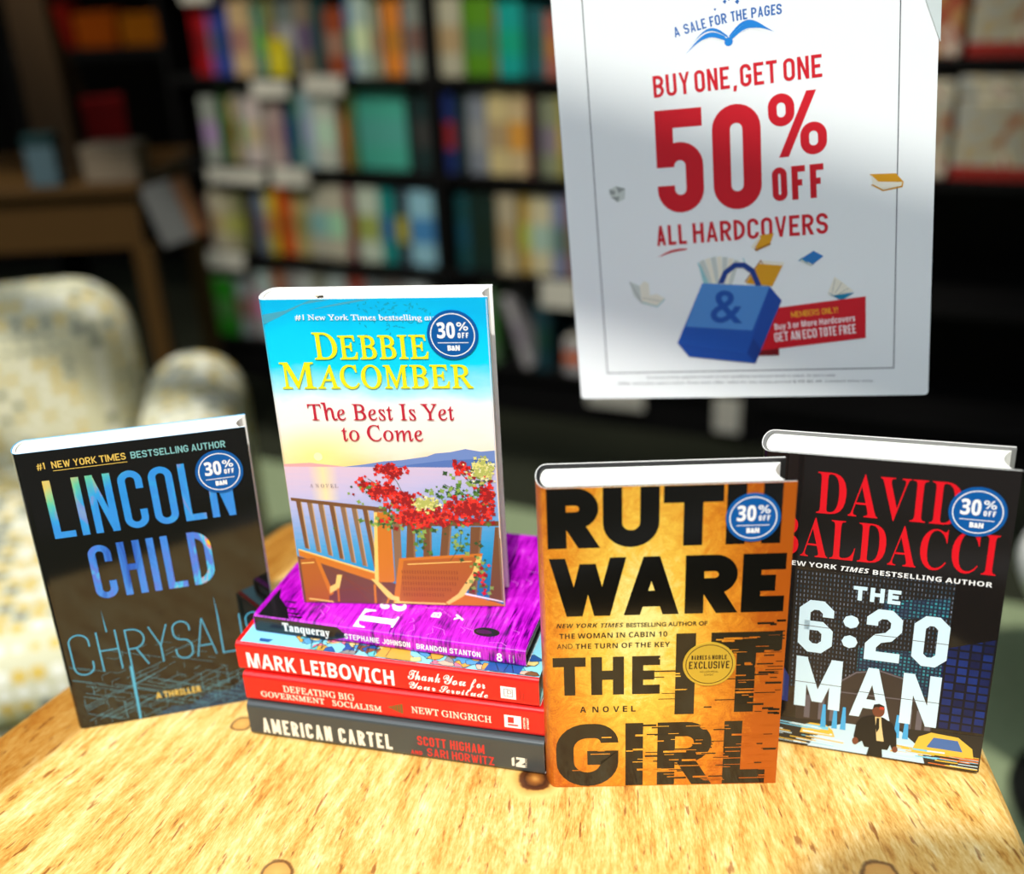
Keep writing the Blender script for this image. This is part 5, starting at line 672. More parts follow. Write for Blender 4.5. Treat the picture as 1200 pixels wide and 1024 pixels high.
def sticker(root, u, v, r, fn, kind='price', name='price_sticker'):
    s = Mesh(); D = .0009
    f2 = lambda a, b, d: fn(u+a, v+b, d+D)
    n = 48
    vs = [fn(u+r*math.cos(2*pi*i/n), v+r*math.sin(2*pi*i/n), q) for q in (.0003, D) for i in range(n)]
    base = sticker_blue if kind == 'price' else mat('sticker_gold', (214, 178, 58), .35, .25)
    s.add(vs, [(i, (i+1) % n, n+(i+1) % n, n+i) for i in range(n)]+[tuple(n+i for i in range(n))], base)
    A = Art(s, f2)
    if kind == 'price':
        A.disc(0, 0, r*.875, white_ink, r*.835)
        A.text('B', '30', -r*.6, -r*.13, r*.7, r*.64, white_ink, bold=r*.012)
        A.text('K', '%', r*.17, r*.17, r*.45, r*.34, white_ink, bold=r*.085)
        A.text('K', 'OFF', r*.2, -r*.13, r*.42, r*.22, white_ink, bold=r*.045, gap=r*.05)
        A.rect(-r*.6, -r*.33, r*.6, -r*.3, white_ink)
        A.text('B', 'B&N', -r*.23, -r*.64, r*.48, r*.22, white_ink, bold=r*.012)
    else:
        ink = mat('ink_brown', (60, 40, 8), .5)
        A.disc(0, 0, r*.9, ink, r*.87)
        A.text('K', 'BARNES', -r*.68, r*.22, r*.58, r*.2, ink, bold=r*.035); A.text('S', '&', -r*.06, r*.22, r*.12, r*.2, ink)
        A.text('K', 'NOBLE', r*.1, r*.22, r*.56, r*.2, ink, bold=r*.035)
        A.text('K', 'EXCLUSIVE', -r*.77, -r*.2, r*1.54, r*.34, ink, bold=r*.05)
        A.text('S', 'INCLUDES SPECIAL', -r*.34, -r*.38, r*.7, r*.08, ink); A.text('S', 'CONTENT', -r*.18, -r*.52, r*.36, r*.08, ink)
    o = s.build(name, root)
    o['label'] = 'round blue thirty percent off price sticker' if kind == 'price' else 'round gold exclusive edition sticker'
    return o
def stand(x, y, yaw, lean, tw, z0=0.):
    a = Vector((math.cos(yaw), math.sin(yaw), 0)); b = Vector((-math.sin(yaw), math.cos(yaw), 0)); Z = Vector((0, 0, 1))
    up = Z*math.cos(lean)+b*math.sin(lean); bk = b*math.cos(lean)-Z*math.sin(lean)
    a2 = a*math.cos(tw)+up*math.sin(tw); u2 = up*math.cos(tw)-a*math.sin(tw)
    m = Matrix.Identity(4)
    for i in range(3): m[i][0], m[i][1], m[i][2] = a2[i], bk[i], u2[i]
    m.translation = (x, y, z0); return m
front = lambda u, v, d: (u/1000, -d, v/1000)
# ------------------------------------------------ black thriller with shiny blue letters
def foil_mat():
    m = mat('holographic_foil', (60, 130, 220), .3, .15); k = N(m); o = k.obj()
    n1 = k.noise(k.mapping(o, (1, 1, .35)), 38, 4, .6, 1.2); n2 = k.noise(o, 9., 1)
    c = k.ramp(n1, [(.3, (28, 84, 190)), (.44, (62, 140, 235)), (.53, (90, 120, 225)), (.6, (60, 205, 245)), (.64, (235, 120, 150)), (.68, (255, 205, 40))])
    c2 = k.ramp(k.math('ADD', k.sep(o)[2], k.math('MULTIPLY', k.sep(o)[0], -.55)), [(.0, (60, 130, 230)), (.175, (45, 160, 240)), (.192, (110, 225, 150)), (.204, (250, 215, 40))])
    k.color(k.mix(k.math('GREATER_THAN', k.sep(o)[2], .164), c, k.mix(.8, c, c2))); return m
def chr_art(j, w, h, t):
    A = Art(j, front); foil = foil_mat(); line = mat('ink_cyan', (78, 170, 205), .4); dim = mat('ink_dim_cyan', (84, 142, 158), .45); gold = mat('ink_gold', (226, 190, 90), .4)
    rnd = random.Random(4)
    hexl = []; a = 7.2
    for row in range(0, 16):
        for q in range(-1, 24):
            cx = q*a*1.732/1+(row % 2)*a*.866; cy = row*a*1.5*.62-2
            if not (2 < cx < 156): continue
            lim = 78-abs(cx-100)*.25
            for e in range(3):
                if rnd.random() > (.5 if cy < 30 else .2) or cy > lim: continue
                a0 = pi/6+e*pi/3; p = [(cx+a*math.cos(a0), cy+a*.62*math.sin(a0)), (cx+a*math.cos(a0+pi/3), cy+a*.62*math.sin(a0+pi/3))]
                if all(1.5 < x < w*1000-1.5 and .8 < y for x, y in p): hexl.append(p)
    iso = []
    for _ in range(120):
        k_ = rnd.choice((1, -1, 1, -1, 0)); x = rnd.randrange(2, 38)*4.1; y = rnd.randrange(0, 18)*4.7*.5; n_ = rnd.randrange(1, 6)*4.1
        p = [(x, y), (x, y+n_*.75)] if k_ == 0 else [(x, y), (x+n_*1.2, y+k_*n_*1.2*.42)]
        lim = 66-abs(p[0][0]-100)*.22
        if all(2 < a_ < w*1000-2 and .8 < b_ < lim for a_, b_ in p): iso.append(p)
    A.lines(iso, .3, dim); A.lines(hexl, .2, dim)
    for _ in range(26):
        x = rnd.uniform(10, 120); y = rnd.uniform(4, 60); L = rnd.uniform(10, 42); s = rnd.choice((-1, 1)); x2 = min(158, max(3, x+s*L)); A.lines([[(x, y), (x2, y+abs(x2-x)*.36)]], .26, dim)
    dots = []
    for i in range(46):
        for q in range(20):
            x = 60+i*2.2+(q % 2)*1.1; y = 1.5+q*1.25
            if x < w*1000-2 and y < 2+(x-56)*.24+2*math.sin(x*.2): dots.append((x-.55, y-.28, x+.55, y+.28))
    A.rects(dots, mat('ink_blue_dots', (44, 112, 160), .4))
    A.text('K', '1', 18.2, 227.4, 1.6, 5.2, gold, bold=.8); A.text('S', '#', 14, 227.4, 3.6, 5.2, gold, bold=.1)
    A.text('K', 'NEW YORK TIMES', 24, 227.2, 51, 5.4, gold, bold=.85); A.text('K', 'BESTSELLING AUTHOR', 78.5, 227.2, 67, 5.4, mat('ink_foil_pale', (130, 190, 190), .4), bold=.85)
    A.rect(24.3, 225, 75.5, 225.5, gold)
    A.text('K', 'LINCOLN', 15, 171, 130.5, 47.3, foil, bold=5.2, gap=4.4)
    A.text('K', 'CHILD', 34.5, 115.5, 88.5, 45.8, foil, bold=5.2, gap=5.)
    for ch, u, wd, v, hh in (('C',6,15.5,50,37.5),('H',27,15,51,36),('R',48,14,51.5,34),('Y',65.5,14.5,51.5,33.5),('S',83,13.5,51,35),('A',98.5,15.5,51,34.5),('L',118.3,13.5,50.5,34),('I',134.5,1.2,50.5,34),('S',139,12.5,50.5,34)):
        A.text('K', ch, u, v, wd, hh, line, bold=1.05)
    for x, y0, y1 in ((35.5, 86, 106), (118.9, 84, 104)): A.poly([(x-.5, y0), (x+.5, y0), (x-.6, y1)], line)
    A.poly([(46.6, 52), (49, 52), (47.3, 1.5), (45.6, 1.5)], line)
    A.text('B', 'A THRILLER', 61.5, 17.5, 35, 5.8, gold)
m_chr = stand(-.3551, .6814, .2067, .0255, -.0097)
gloss = dict(spec=.5, coat=.0)
b = book(m_chr, .1613, .2412, .0268, mat('jacket_black_gloss', (20, 20, 17), .07, spec=.6), mat('board_white', (236, 234, 228), .6),
         'black glossy hardcover standing upright, shiny blue holographic letters above a hexagon line pattern', chr_art, bulge=.003, over=.0016, m_in=mat('jacket_inside_blue', (96, 190, 235), .6))
sticker(b, 138.2, 208.4, 17.2, front)
# ------------------------------------------------ gold thriller
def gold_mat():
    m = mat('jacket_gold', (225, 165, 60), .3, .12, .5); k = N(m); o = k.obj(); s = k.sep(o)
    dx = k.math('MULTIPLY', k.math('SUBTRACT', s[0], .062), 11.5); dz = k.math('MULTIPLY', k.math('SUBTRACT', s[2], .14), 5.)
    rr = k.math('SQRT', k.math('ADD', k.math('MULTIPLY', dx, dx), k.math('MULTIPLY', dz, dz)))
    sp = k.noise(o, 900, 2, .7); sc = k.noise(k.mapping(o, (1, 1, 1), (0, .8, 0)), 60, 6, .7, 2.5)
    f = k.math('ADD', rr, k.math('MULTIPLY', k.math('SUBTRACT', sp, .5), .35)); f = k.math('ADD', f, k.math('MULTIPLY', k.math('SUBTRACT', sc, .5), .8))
    k.color(k.ramp(f, [(.05, (255, 240, 150)), (.32, (250, 202, 74)), (.66, (226, 142, 34)), (.98, (184, 90, 16))]))  # orange-to-gold print; pale centre also paints in the foil's reflected glow
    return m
def itg_art(j, w, h, t):
    A = Art(j, front); k = mat('ink_black_gloss', (16, 15, 12), .12, spec=.6)
    W = w*1000
    rnd = random.Random(9)
    def heavy(txt, u, v, wd, hh, sw): A.text('K', txt, u, v, wd, hh, k, bold=sw)
    for ch, u, wd in (('R', 2.2, 33), ('U', 38, 36), ('T', 76.5, 38), ('H', 116.5, 35)): heavy(ch, u, 198, wd, 43.5, 12.3)
    for ch, u, wd in (('W', 1.8, 52), ('A', 50.5, 38), ('R', 91.5, 34), ('E', 128.5, 28)): heavy(ch, u, 146, wd, 44.6, 12.3)
    A.text('I', 'NEWYORKTIMES'[:3], 6.3, 137, 11.5, 3.4, black_ink); A.text('I', 'YORK', 19.6, 136.9, 14.6, 3.4, black_ink); A.text('I', 'TIMES', 36, 136.7, 15, 3.4, black_ink)
    A.text('S', 'BESTSELLING AUTHOR OF', 53, 136.4, 54, 3.4, black_ink, bold=.12)
    A.text('B', 'THE WOMAN IN CABIN 10', 8.1, 128.4, 72.4, 4.1, black_ink); A.text('S', 'AND', 6.3, 120.2, 10.5, 4, black_ink); A.text('B', 'THE TURN OF THE KEY', 18.8, 120, 63.6, 4.1, black_ink)
    for ch, u, wd in (('T', 3, 22.5), ('H', 29, 22.5), ('E', 57, 19)): heavy(ch, u, 81.5, wd, 31.5, 7.6)
    A.rect(86.5, 63.5, 99.8, 130.5, k)
    A.rect(110, 113.5, 157.5, 130.5, k); A.rect(127.5, 64.5, 140.5, 113.5, k)
    for ch, u in (('A', 21), ('N', 29.6), ('O', 36.8), ('V', 44), ('E', 50.6), ('L', 56.4)): A.text('B', ch, u, 66.7, 4.2 if ch not in 'EL' else 3.2, 5, black_ink)
    for ch, u, wd in (('G', 3.5, 44), ('I', 52.5, 12.4), ('R', 75, 38), ('L', 121.5, 30)): heavy(ch, u, 1.2, wd, 55.5, 12.4)
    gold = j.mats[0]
    gg, kk = [], []
    def streak(L, x0, x1, y0, y1, n, wmax):
        for _ in range(n):
            x = rnd.uniform(x0, x1); y = rnd.uniform(y0, y1); L.append((x, y, min(x+rnd.uniform(4, wmax), W-1), y+rnd.choice((.5, .7, 1., 1.6))))
    streak(gg, 112, 150, 66, 128, 36, 13); streak(kk, 140, 156, 60, 140, 34, 16); streak(kk, 95, 130, 66, 112, 5, 20)
    streak(gg, 52, 150, 4, 54, 58, 20); streak(kk, 60, 150, 3, 60, 34, 16); streak(gg, 75, 86, 84, 112, 6, 14); streak(kk, 62, 80, 76, 104, 4, 18); streak(gg, 6, 46, 14, 50, 6, 14)
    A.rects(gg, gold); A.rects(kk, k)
m_itg = stand(.017, .5922, -.0377, .0197, -.0013)
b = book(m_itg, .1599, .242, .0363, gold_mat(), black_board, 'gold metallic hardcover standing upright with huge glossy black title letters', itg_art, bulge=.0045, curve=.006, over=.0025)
sticker(b, 133.3, 217.4, 17.3, front); sticker(b, 109.1, 105.5, 17.8, front, 'gold', 'exclusive_sticker')
# ------------------------------------------------ dark city thriller
def windows_mat(name, c1, c2, dark, sc, bw=.5, rh=.25, mort=.06):
    m = mat(name, c1, .35); k = N(m)
    x = k.n('ShaderNodeTexBrick'); x.offset = 0; x.inputs['Scale'].default_value = sc; x.inputs['Brick Width'].default_value = bw; x.inputs['Row Height'].default_value = rh
    x.inputs['Mortar Size'].default_value = mort; x.inputs['Color1'].default_value = lin(c1); x.inputs['Color2'].default_value = lin(c2); x.inputs['Mortar'].default_value = lin(dark); x.inputs['Mortar Smooth'].default_value = .1
    k.l(k.mapping(k.obj(), (1, 1, 1), (R(90), 0, 0)), x.inputs['Vector'])
    k.color(k.mix(k.math('MULTIPLY', k.noise(k.obj(), 45, 2), 1.1, True), dark, x.outputs[0])); return m
def bal_art(j, w, h, t):
    A = Art(j, front); W = w*1000
    red = mat('ink_red_gloss', (228, 20, 34), .25); ice = mat('ink_ice', (214, 240, 250), .4); rnd = random.Random(3)
    tower = windows_mat('city_windows', (150, 165, 190), (40, 90, 120), (30, 27, 26), 170, .42, .62, .16); blue = windows_mat('city_windows_blue', (26, 62, 150), (12, 26, 80), (14, 16, 30), 60, .45, .4, .05)
    teal = windows_mat('city_windows_teal', (70, 190, 200), (60, 80, 110), (28, 40, 60), 190, .5, .55, .12)
    A.poly([(24, 52), (24, 150), (128, 152), (128, 52)], tower); A.poly([(70, 60), (70, 92), (127, 96), (127, 58)], teal); A.poly([(84, 118), (84, 132), (126, 140), (126, 124)], teal)
    A.poly([(124, 33), (126, 100), (W-.5, 112), (W-.5, 34)], blue); A.poly([(.5, 40), (.5, 84), (14, 78), (24, 60), (24, 38)], mat('city_blue', (28, 44, 110), .4))
    for i in range(7): A.rect(2+i*3, 42, 2.8+i*3, 76-i*2, mat('city_grey', (64, 74, 110), .4))
    brown = mat('hall_brown', (62, 52, 46), .4); hall2 = mat('hall_light', (104, 96, 100), .4)
    A.poly([(30, 20), (30, 52), (58, 60), (70, 72), (86, 76), (102, 72), (112, 62), (124, 54), (124, 26)], brown)
    for u in (36, 46, 54, 106, 113, 119): A.rect(u, 26, u+4, 46, hall2)
    A.line([(58, 60), (70, 71), (86, 75), (102, 71), (112, 62)], 1.2, hall2); A.line([(30, 52), (124, 54)], 1., hall2)
    A.poly([(.5, .6), (.5, 22), (30, 24), (124, 30), (W-.5, 32), (W-.5, .6)], mat('road_dark', (40, 37, 34), .35))
    glow = mat('road_glow', (196, 226, 240), .4); yel = mat('taxi_yellow', (232, 190, 70), .4); cy = mat('light_cyan', (120, 205, 235), .4); orr = mat('light_orange', (228, 120, 50), .4)
    A.poly([(40, 1), (52, 20), (66, 26), (104, 26), (118, 14), (122, 1)], glow)
    A.poly([(34, 12), (36, 19), (41, 22), (52, 22), (57, 18), (59, 12)], yel); A.rect(38, 17.5, 54, 20.5, cy); A.rect(36, 13.2, 57, 14.6, ice)
    for _ in range(26):
        u = rnd.uniform(.8, 44); v = rnd.uniform(2, 21); L = rnd.uniform(8, 30); A.lines([[(u, v), (min(u+L, 66), v-(L*.05))]], rnd.uniform(.4, 1.1), rnd.choice((yel, ice, ice, cy)))
    A.poly([(112, 10), (116, 24), (124, 29), (142, 28), (152, 20), (154, 10)], yel); A.poly([(122, 16), (126, 25), (142, 25), (146, 16)], mat('glass_blue', (70, 110, 170), .3))
    for _ in range(34):
        u = rnd.uniform(96, 146); v = rnd.uniform(2, 15); L = rnd.uniform(8, 30); A.lines([[(u, v), (min(u+L, W-1), v+rnd.uniform(-.6, .6))]], rnd.uniform(.4, 1.3), rnd.choice((yel, ice, ice, cy, orr)))
    for u in (48, 56, 62, 99, 105): A.poly([(u, 20), (u+4, 20), (u+3, 40), (u+1, 40)], mat('light_blue_beam', (70, 170, 225), .4))
    A.text('T', 'DAVID', 35, 195, 90.5, 30.6, red, bold=-.2); A.text('T', 'BALDACCI', 9, 161, 142, 29.6, red, bold=-.2)
    A.text('B', '#1 NEW YORK', 5.7, 152.9, 45.5, 3.7, white_ink); A.text('I', 'TIMES', 54, 152.5, 18.5, 3.7, white_ink); A.text('B', 'BESTSELLING AUTHOR', 75, 152.1, 75, 3.7, white_ink)
    A.text('K', 'THE', 63.5, 130.6, 31, 11.2, ice, bold=2.9)
    for ch, u, wd, v, hh in (('6', 28.5, 23.5, 83.5, 43), ('2', 74, 23.5, 83.5, 42), ('0', 105, 23, 84, 40.5)): A.text('K', ch, u, v, wd, hh, ice, bold=7.6, sc=.62)
    for v in (112.6, 96.2): A.disc(63.7, v, 5.4, ice, n=8, sy=1.)
    A.text('K', 'M', 28.5, 36, 32, 43, ice, bold=8); A.text('K', 'A', 67, 33.8, 29, 43, ice, bold=8); A.text('K', 'N', 101.6, 33.6, 25, 43, ice, bold=7.6)
    A.lines([[(28, 105.4), (51, 105.2)], [(74, 104.3), (97, 104.6)], [(105, 103.8), (128, 103.8)], [(28, 57.2), (61, 57.4)], [(68, 55.5), (96, 55.6)], [(101, 54.6), (127, 54.8)]], .45, brown)
    suit = mat('suit_black', (24, 21, 20), .5); skin = mat('skin_print', (120, 66, 44), .5)
    A.poly([(82, 1), (83.5, 10), (87.5, 13), (92, 10), (93, 1)], suit)
    A.poly([(74, 9), (72, 16), (73, 27), (76, 33), (83.5, 36.5), (91, 36), (97.5, 32), (101, 24), (102, 12), (99.5, 8), (97.5, 13), (96, 8), (80, 8), (78, 13)], suit)
    A.poly([(85.5, 35.8), (89.6, 36), (90.6, 28), (93, 15), (88, 15)], mat('shirt_cream', (228, 200, 140), .5)); A.poly([(86.6, 35), (88.4, 35), (89, 26), (87.5, 22), (86.4, 27)], suit)
    A.disc(87.4, 41.2, 4.2, skin, n=20, sy=1.3); A.poly([(83.4, 42.6), (84, 46.2), (87.4, 47.4), (91, 46), (91.6, 42.6), (89, 44.4), (85.6, 44.4)], suit); A.poly([(88, 42.6), (91.2, 42.8), (91, 45), (88, 45)], mat('hair_red_light', (200, 60, 40), .5))
    A.disc(73.4, 12, 2.2, skin, n=12, sy=1.5); A.disc(101, 9.6, 2., skin, n=12, sy=1.4)
m_bal = stand(.1714, .6349, -.3325, .0348, .019)
b = book(m_bal, .1582, .2375, .0391, mat('jacket_city_black', (30, 26, 24), .08, spec=.6), grey_board, 'dark glossy city night thriller hardcover with red serif author name, walking man at bottom', bal_art, bulge=.004, curve=.006, over=.002)
sticker(b, 135.3, 206.4, 17.6, front)
# ------------------------------------------------ stack of four hardcovers lying on their backs, spines to the window
def lay(x, y, yaw, L, t, z):
    a = Vector((math.cos(yaw), math.sin(yaw), 0)); b = Vector((-math.sin(yaw), math.cos(yaw), 0))
    m = Matrix.Identity(4)
    for i in range(3): m[i][0], m[i][1], m[i][2] = b[i], (0, 0, -1)[i], -a[i]
    m.translation = Vector((x, y, z+t))+a*L; return m
def spine_fn(L, t): return lambda u, v, d: (-d, t-v/1000, L-u/1000)
def top_fn(L): return lambda u, v, d: (v/1000, -d, L-u/1000)
cream_ink = mat('ink_cream', (244, 236, 214), .5); red_ink = mat('ink_red', (214, 44, 40), .45)
def ac_art(j, w, h, t):
    A = Art(j, spine_fn(h, t))
    A.text('K', 'AMERICAN CARTEL', 11, 4.2, 107, 14.2, cream_ink, ang=.4, bold=2.5)
    A.text('K', 'SCOTT HIGHAM', 138.5, 13.2, 52, 8.6, red_ink, bold=1.3); A.text('K', 'AND', 132.5, 3.6, 9, 4, red_ink, bold=.8); A.text('K', 'SARI HORWITZ', 145.5, 3.6, 52, 7.8, red_ink, bold=1.2)
    A.polys([[(211, 6), (213, 6), (213, 14.5), (211, 13)], [(214.5, 14.6), (221, 14.6), (221, 10.5), (218, 8), (221, 8), (221, 5.5), (214, 5.5), (214, 8), (217, 11.2), (217, 12.4), (214.5, 12.4)]], cream_ink)
    A.text('S', 'TWELVE', 222.4, 5.6, 8.6, 1.2, cream_ink, ang=90)
def gin_art(j, w, h, t):
    A = Art(j, spine_fn(h, t))
    for txt, u, v, wd, hh in (('DEFEATING BIG', 32.5, 12.6, 58, 5.8), ('GOVERNMENT', 13, 5.6, 52.5, 5), ('SOCIALISM', 72, 5.4, 39.5, 5), ('NEWT GINGRICH', 135.2, 8.2, 61.5, 5.8)): A.text('R', txt, u, v, wd, hh, cream_ink, bold=.12)
    ol = mat('ink_olive', (110, 96, 40), .5)
    A.polys([[(116.5, 10.8), (120, 12.2), (120, 9.4)]]+[[(120.4+i*2.1, 12.4+i*.75), (122+i*2.1, 13+i*.75), (122+i*2.1, 8.4-i*.75), (120.4+i*2.1, 9-i*.75)] for i in range(4)], ol)
    A.rect(206.4, 6.2, 219, 17.4, white_ink); A.rect(209, 10.4, 213.5, 15.8, red_ink); A.rect(209, 8, 216.6, 9.4, red_ink)
    A.text('S', 'CENTER', 222, 6.6, 10.4, 1.5, cream_ink, ang=90, bold=.1); A.text('S', 'STREET', 224.6, 6.6, 10.4, 1.5, cream_ink, ang=90, bold=.1)
def lei_art(j, w, h, t):
    A = Art(j, spine_fn(h, t)); rnd = random.Random(12)
    A.text('B', 'MARK LEIBOVICH', 8, 4, 119, 13.6, white_ink, bold=.1)
    A.text('C', 'Thank', 138, 11.9, 25, 9.4, white_ink, bold=.1); A.text('C', 'You', 165.5, 11.6, 17, 9.2, white_ink, bold=.1); A.text('C', 'for', 184.5, 11.6, 12.5, 8.8, white_ink, bold=.1); A.text('C', 'Your', 138.4, 3.6, 20.5, 6.8, white_ink, bold=.08); A.text('C', 'Servitude', 161.5, 3.6, 37, 6.6, white_ink, bold=.08)
    A.rect(208.2, 5.4, 219.6, 16, white_ink); A.line([(210.8, 7.4), (210.8, 13.8), (217, 13.8), (217, 7.4), (210.8, 7.4)], .5, grey_ink); A.line([(213.4, 7.4), (213.4, 13.8)], .4, grey_ink); A.disc(214.6, 11.4, 1.7, grey_ink, 1.2, 16)
    dr = mat('ink_dark_red', (150, 20, 18), .5); A.text('S', 'Penguin', 223, 5.6, 9, 1.5, dr, ang=90); A.text('S', 'Press', 225.8, 5.6, 6, 1.5, dr, ang=90)
    A = Art(j, top_fn(h))
    A.rect(3.6, 2.5, h*1000-.4, w*1000-1, mat('print_sky', (140, 214, 234), .35))
    cols = [mat('print_'+n, c, .35) for n, c in (('teal', (96, 190, 190)), ('mustard', (214, 160, 60)), ('grey', (140, 138, 132)), ('navy', (40, 84, 150)), ('flesh', (224, 178, 150)), ('steel', (84, 150, 190)), ('pink', (220, 120, 140)), ('straw', (230, 205, 130)), ('brown', (130, 84, 52)))]
    A.poly([(18, 5), (26, 5), (28, 9), (17, 9)], cols[3])
    for i in range(80):
        u = 50+i*2.3+rnd.uniform(-3, 3); v = rnd.uniform(3, 22); q = [(u+rnd.uniform(3, 8)*math.cos(a), v+rnd.uniform(2.5, 6)*math.sin(a)) for a in [k*pi/4 for k in range(8)]]
        q = [(min(max(x, 4), h*1000-1), max(y, 3)) for x, y in q]
        A.line(q+[q[0]], .8, black_ink); A.poly(q, cols[rnd.randrange(9)])
    A.poly([(112, 3), (140, 3), (134, 22), (116, 20)], cols[1]); A.poly([(196, 3), (222, 3), (226, 30), (200, 26)], cols[3])
    for k in range(14):
        u = rnd.uniform(55, 220); A.line([(u, 4), (u+rnd.uniform(-6, 6), 14), (u+rnd.uniform(-9, 9), 24)], .5, black_ink)
def feather_mat(name='jacket_feathers', lo=(40, 4, 60)):
    m = mat(name, (190, 20, 190), .16, spec=.5); k = N(m); o = k.obj()
    w = k.noise(o, 14, 2, .5); v = k.n('ShaderNodeVectorMath', operation='MULTIPLY'); k.l(o, v.inputs[0]); v.inputs[1].default_value = (1, 1, 1)
    a1 = k.noise(k.mapping(o, (30, 60, 420), (0, R(28), 0)), 1., 4, .6, .8); a2 = k.noise(k.mapping(o, (30, 60, 420), (0, R(-50), 0)), 1., 4, .6, .8)
    sel = k.math('MULTIPLY', k.math('SUBTRACT', w, .42), 6., True)
    mx = k.n('ShaderNodeMix'); k.l(sel, mx.inputs[0]); k.l(a1, mx.inputs[2]); k.l(a2, mx.inputs[3])
    f = k.math('ADD', k.math('MULTIPLY', mx.outputs[0], .85), k.math('MULTIPLY', k.noise(o, 26, 3, .6, 1.), .35))
    k.color(k.ramp(f, [(.4, lo), (.5, (104, 6, 122)), (.58, (182, 14, 188)), (.7, (216, 36, 220)), (.84, (242, 120, 242))])); return m
feathers = feather_mat()
def tan_art(j, w, h, t):
    dk = mat('spine_black', (24, 22, 24), .2, spec=.6)
    A = Art(j, spine_fn(h, t))
    A.rect(.5, 1.2, 62, t*1000-1.2, dk)
    rnd = random.Random(2)
    A.polys([[(62, 1.2), (62, t*1000-1.2), (66+rnd.uniform(0, 4), t*1000-1.2), (70+rnd.uniform(0, 9), 6)]]+[[(60, 2+i*2.2), (60, 3.6+i*2.2), (70+rnd.uniform(0, 12), 3+i*2.2)] for i in range(5)], dk)
    A.text('T', 'Tanqueray', 24, 4, 39, 7.4, white_ink, bold=.12)
    A.text('K', 'STEPHANIE', 75, 4.4, 28, 4.6, white_ink, bold=.8); A.text('K', 'JOHNSON', 105.5, 4.4, 22, 4.6, white_ink, bold=.8)
    A.text('K', 'BRANDON', 132.4, 4.2, 23.5, 4.6, white_ink, bold=.8); A.text('K', 'STANTON', 158.2, 4.2, 23.5, 4.6, white_ink, bold=.8)
    A.disc(196, 8.3, 1.9, white_ink, .7, 16); A.disc(196, 5., 2.2, white_ink, .8, 16); A.text('S', 'PRESS', 204, 3.4, 6.6, .8, white_ink, ang=90); A.text('S', 'BOOKS', 207, 3.4, 6.6, .8, white_ink, ang=90)
    A = Art(j, top_fn(h))
    A.poly([(4, 1), (30, 1), (22, 14), (10, 26), (4, 40)], dk)
    A.polys([[(x, y), (x+l, y+1.5), (x+l*.9, y-1.5)] for x, y, l in ((20, 8, 16), (18, 14, 12), (14, 22, 12), (26, 4, 14))], dk)
    A.text('T', 'Ta', 112, 2, 44, 30, white_ink, ang=90, bold=.2)
    A.text('S', 'B', 142, 26, 7, 7, white_ink, ang=90, bold=.3); A.text('S', 'y', 158, 26, 7, 7, white_ink, ang=90, bold=.3)
    cur = [[(182+10*math.cos(a), 16+5.5*math.sin(a)) for a in [k*pi/8 for k in range(16)]]]
    A.polys(cur, dk); A.polys([[(180+6*math.cos(a), 16+2.5*math.sin(a)) for a in [k*pi/8 for k in range(16)]]], mat('print_dark_plum', (70, 10, 70), .3))
    pk = mat('print_pale_magenta', (232, 110, 232), .3)
    for k in range(60):
        u = rnd.uniform(34, 206); v = rnd.uniform(2, 150); a = rnd.uniform(-.9, .9)+(1.2 if u < 120 else 1.9); L = rnd.uniform(6, 18)
        p = [(u, v), (u+L*.5*math.cos(a)+1.5, v+L*.5*math.sin(a)), (u+L*math.cos(a+.35), v+L*math.sin(a+.35))]
        if all(3 < x < 213 and 1 < y < 155 for x, y in p): A.lines([p], .35, rnd.choice((pk, dk, pk)))
grey_ink = mat('ink_grey', (150, 140, 140), .5)
ST = 'hardcovers in the lying stack'
AC, GI, LE, TA = (.0307, .2361), (.0255, .2369), (.0257, .2372), (.0151, .2162)
z = .0002
b = book(lay(-.2152, .6658, -.2653, AC[1], AC[0], z), .158, AC[1], AC[0], mat('jacket_slate', (62, 68, 68), .3, spec=.5), black_board, 'dark grey hardcover lying flat on the table, bottom of the four-book stack', ac_art, spine_r=.004, group=ST); z += AC[0]+.0002
b = book(lay(-.2150, .6693, -.2583, GI[1], GI[0], z), .156, GI[1], GI[0], mat('jacket_red', (216, 26, 22), .25, spec=.5), mat('board_white', (236, 234, 228), .6), 'red hardcover with small cream serif spine lettering, second from the bottom of the stack', gin_art, spine_r=.004, group=ST); z += GI[0]+.0002
b = book(lay(-.2178, .6735, -.2677, LE[1], LE[0], z), .156, LE[1], LE[0], mat('jacket_bright_red', (226, 24, 22), .25, spec=.5), mat('board_pale_teal', (150, 205, 200), .5), 'red hardcover with bold white spine lettering and sky blue cartoon cover, third in the stack', lei_art, spine_r=.004, group=ST); z += LE[0]+.0002
b = book(lay(-.2043, .6867, -.2935, TA[1], TA[0], z), .157, TA[1], TA[0], feathers, black_board, 'thin hardcover with magenta feather jacket and black spine end, top of the lying stack', tan_art, spine_r=.0035, group=ST); z += TA[0]
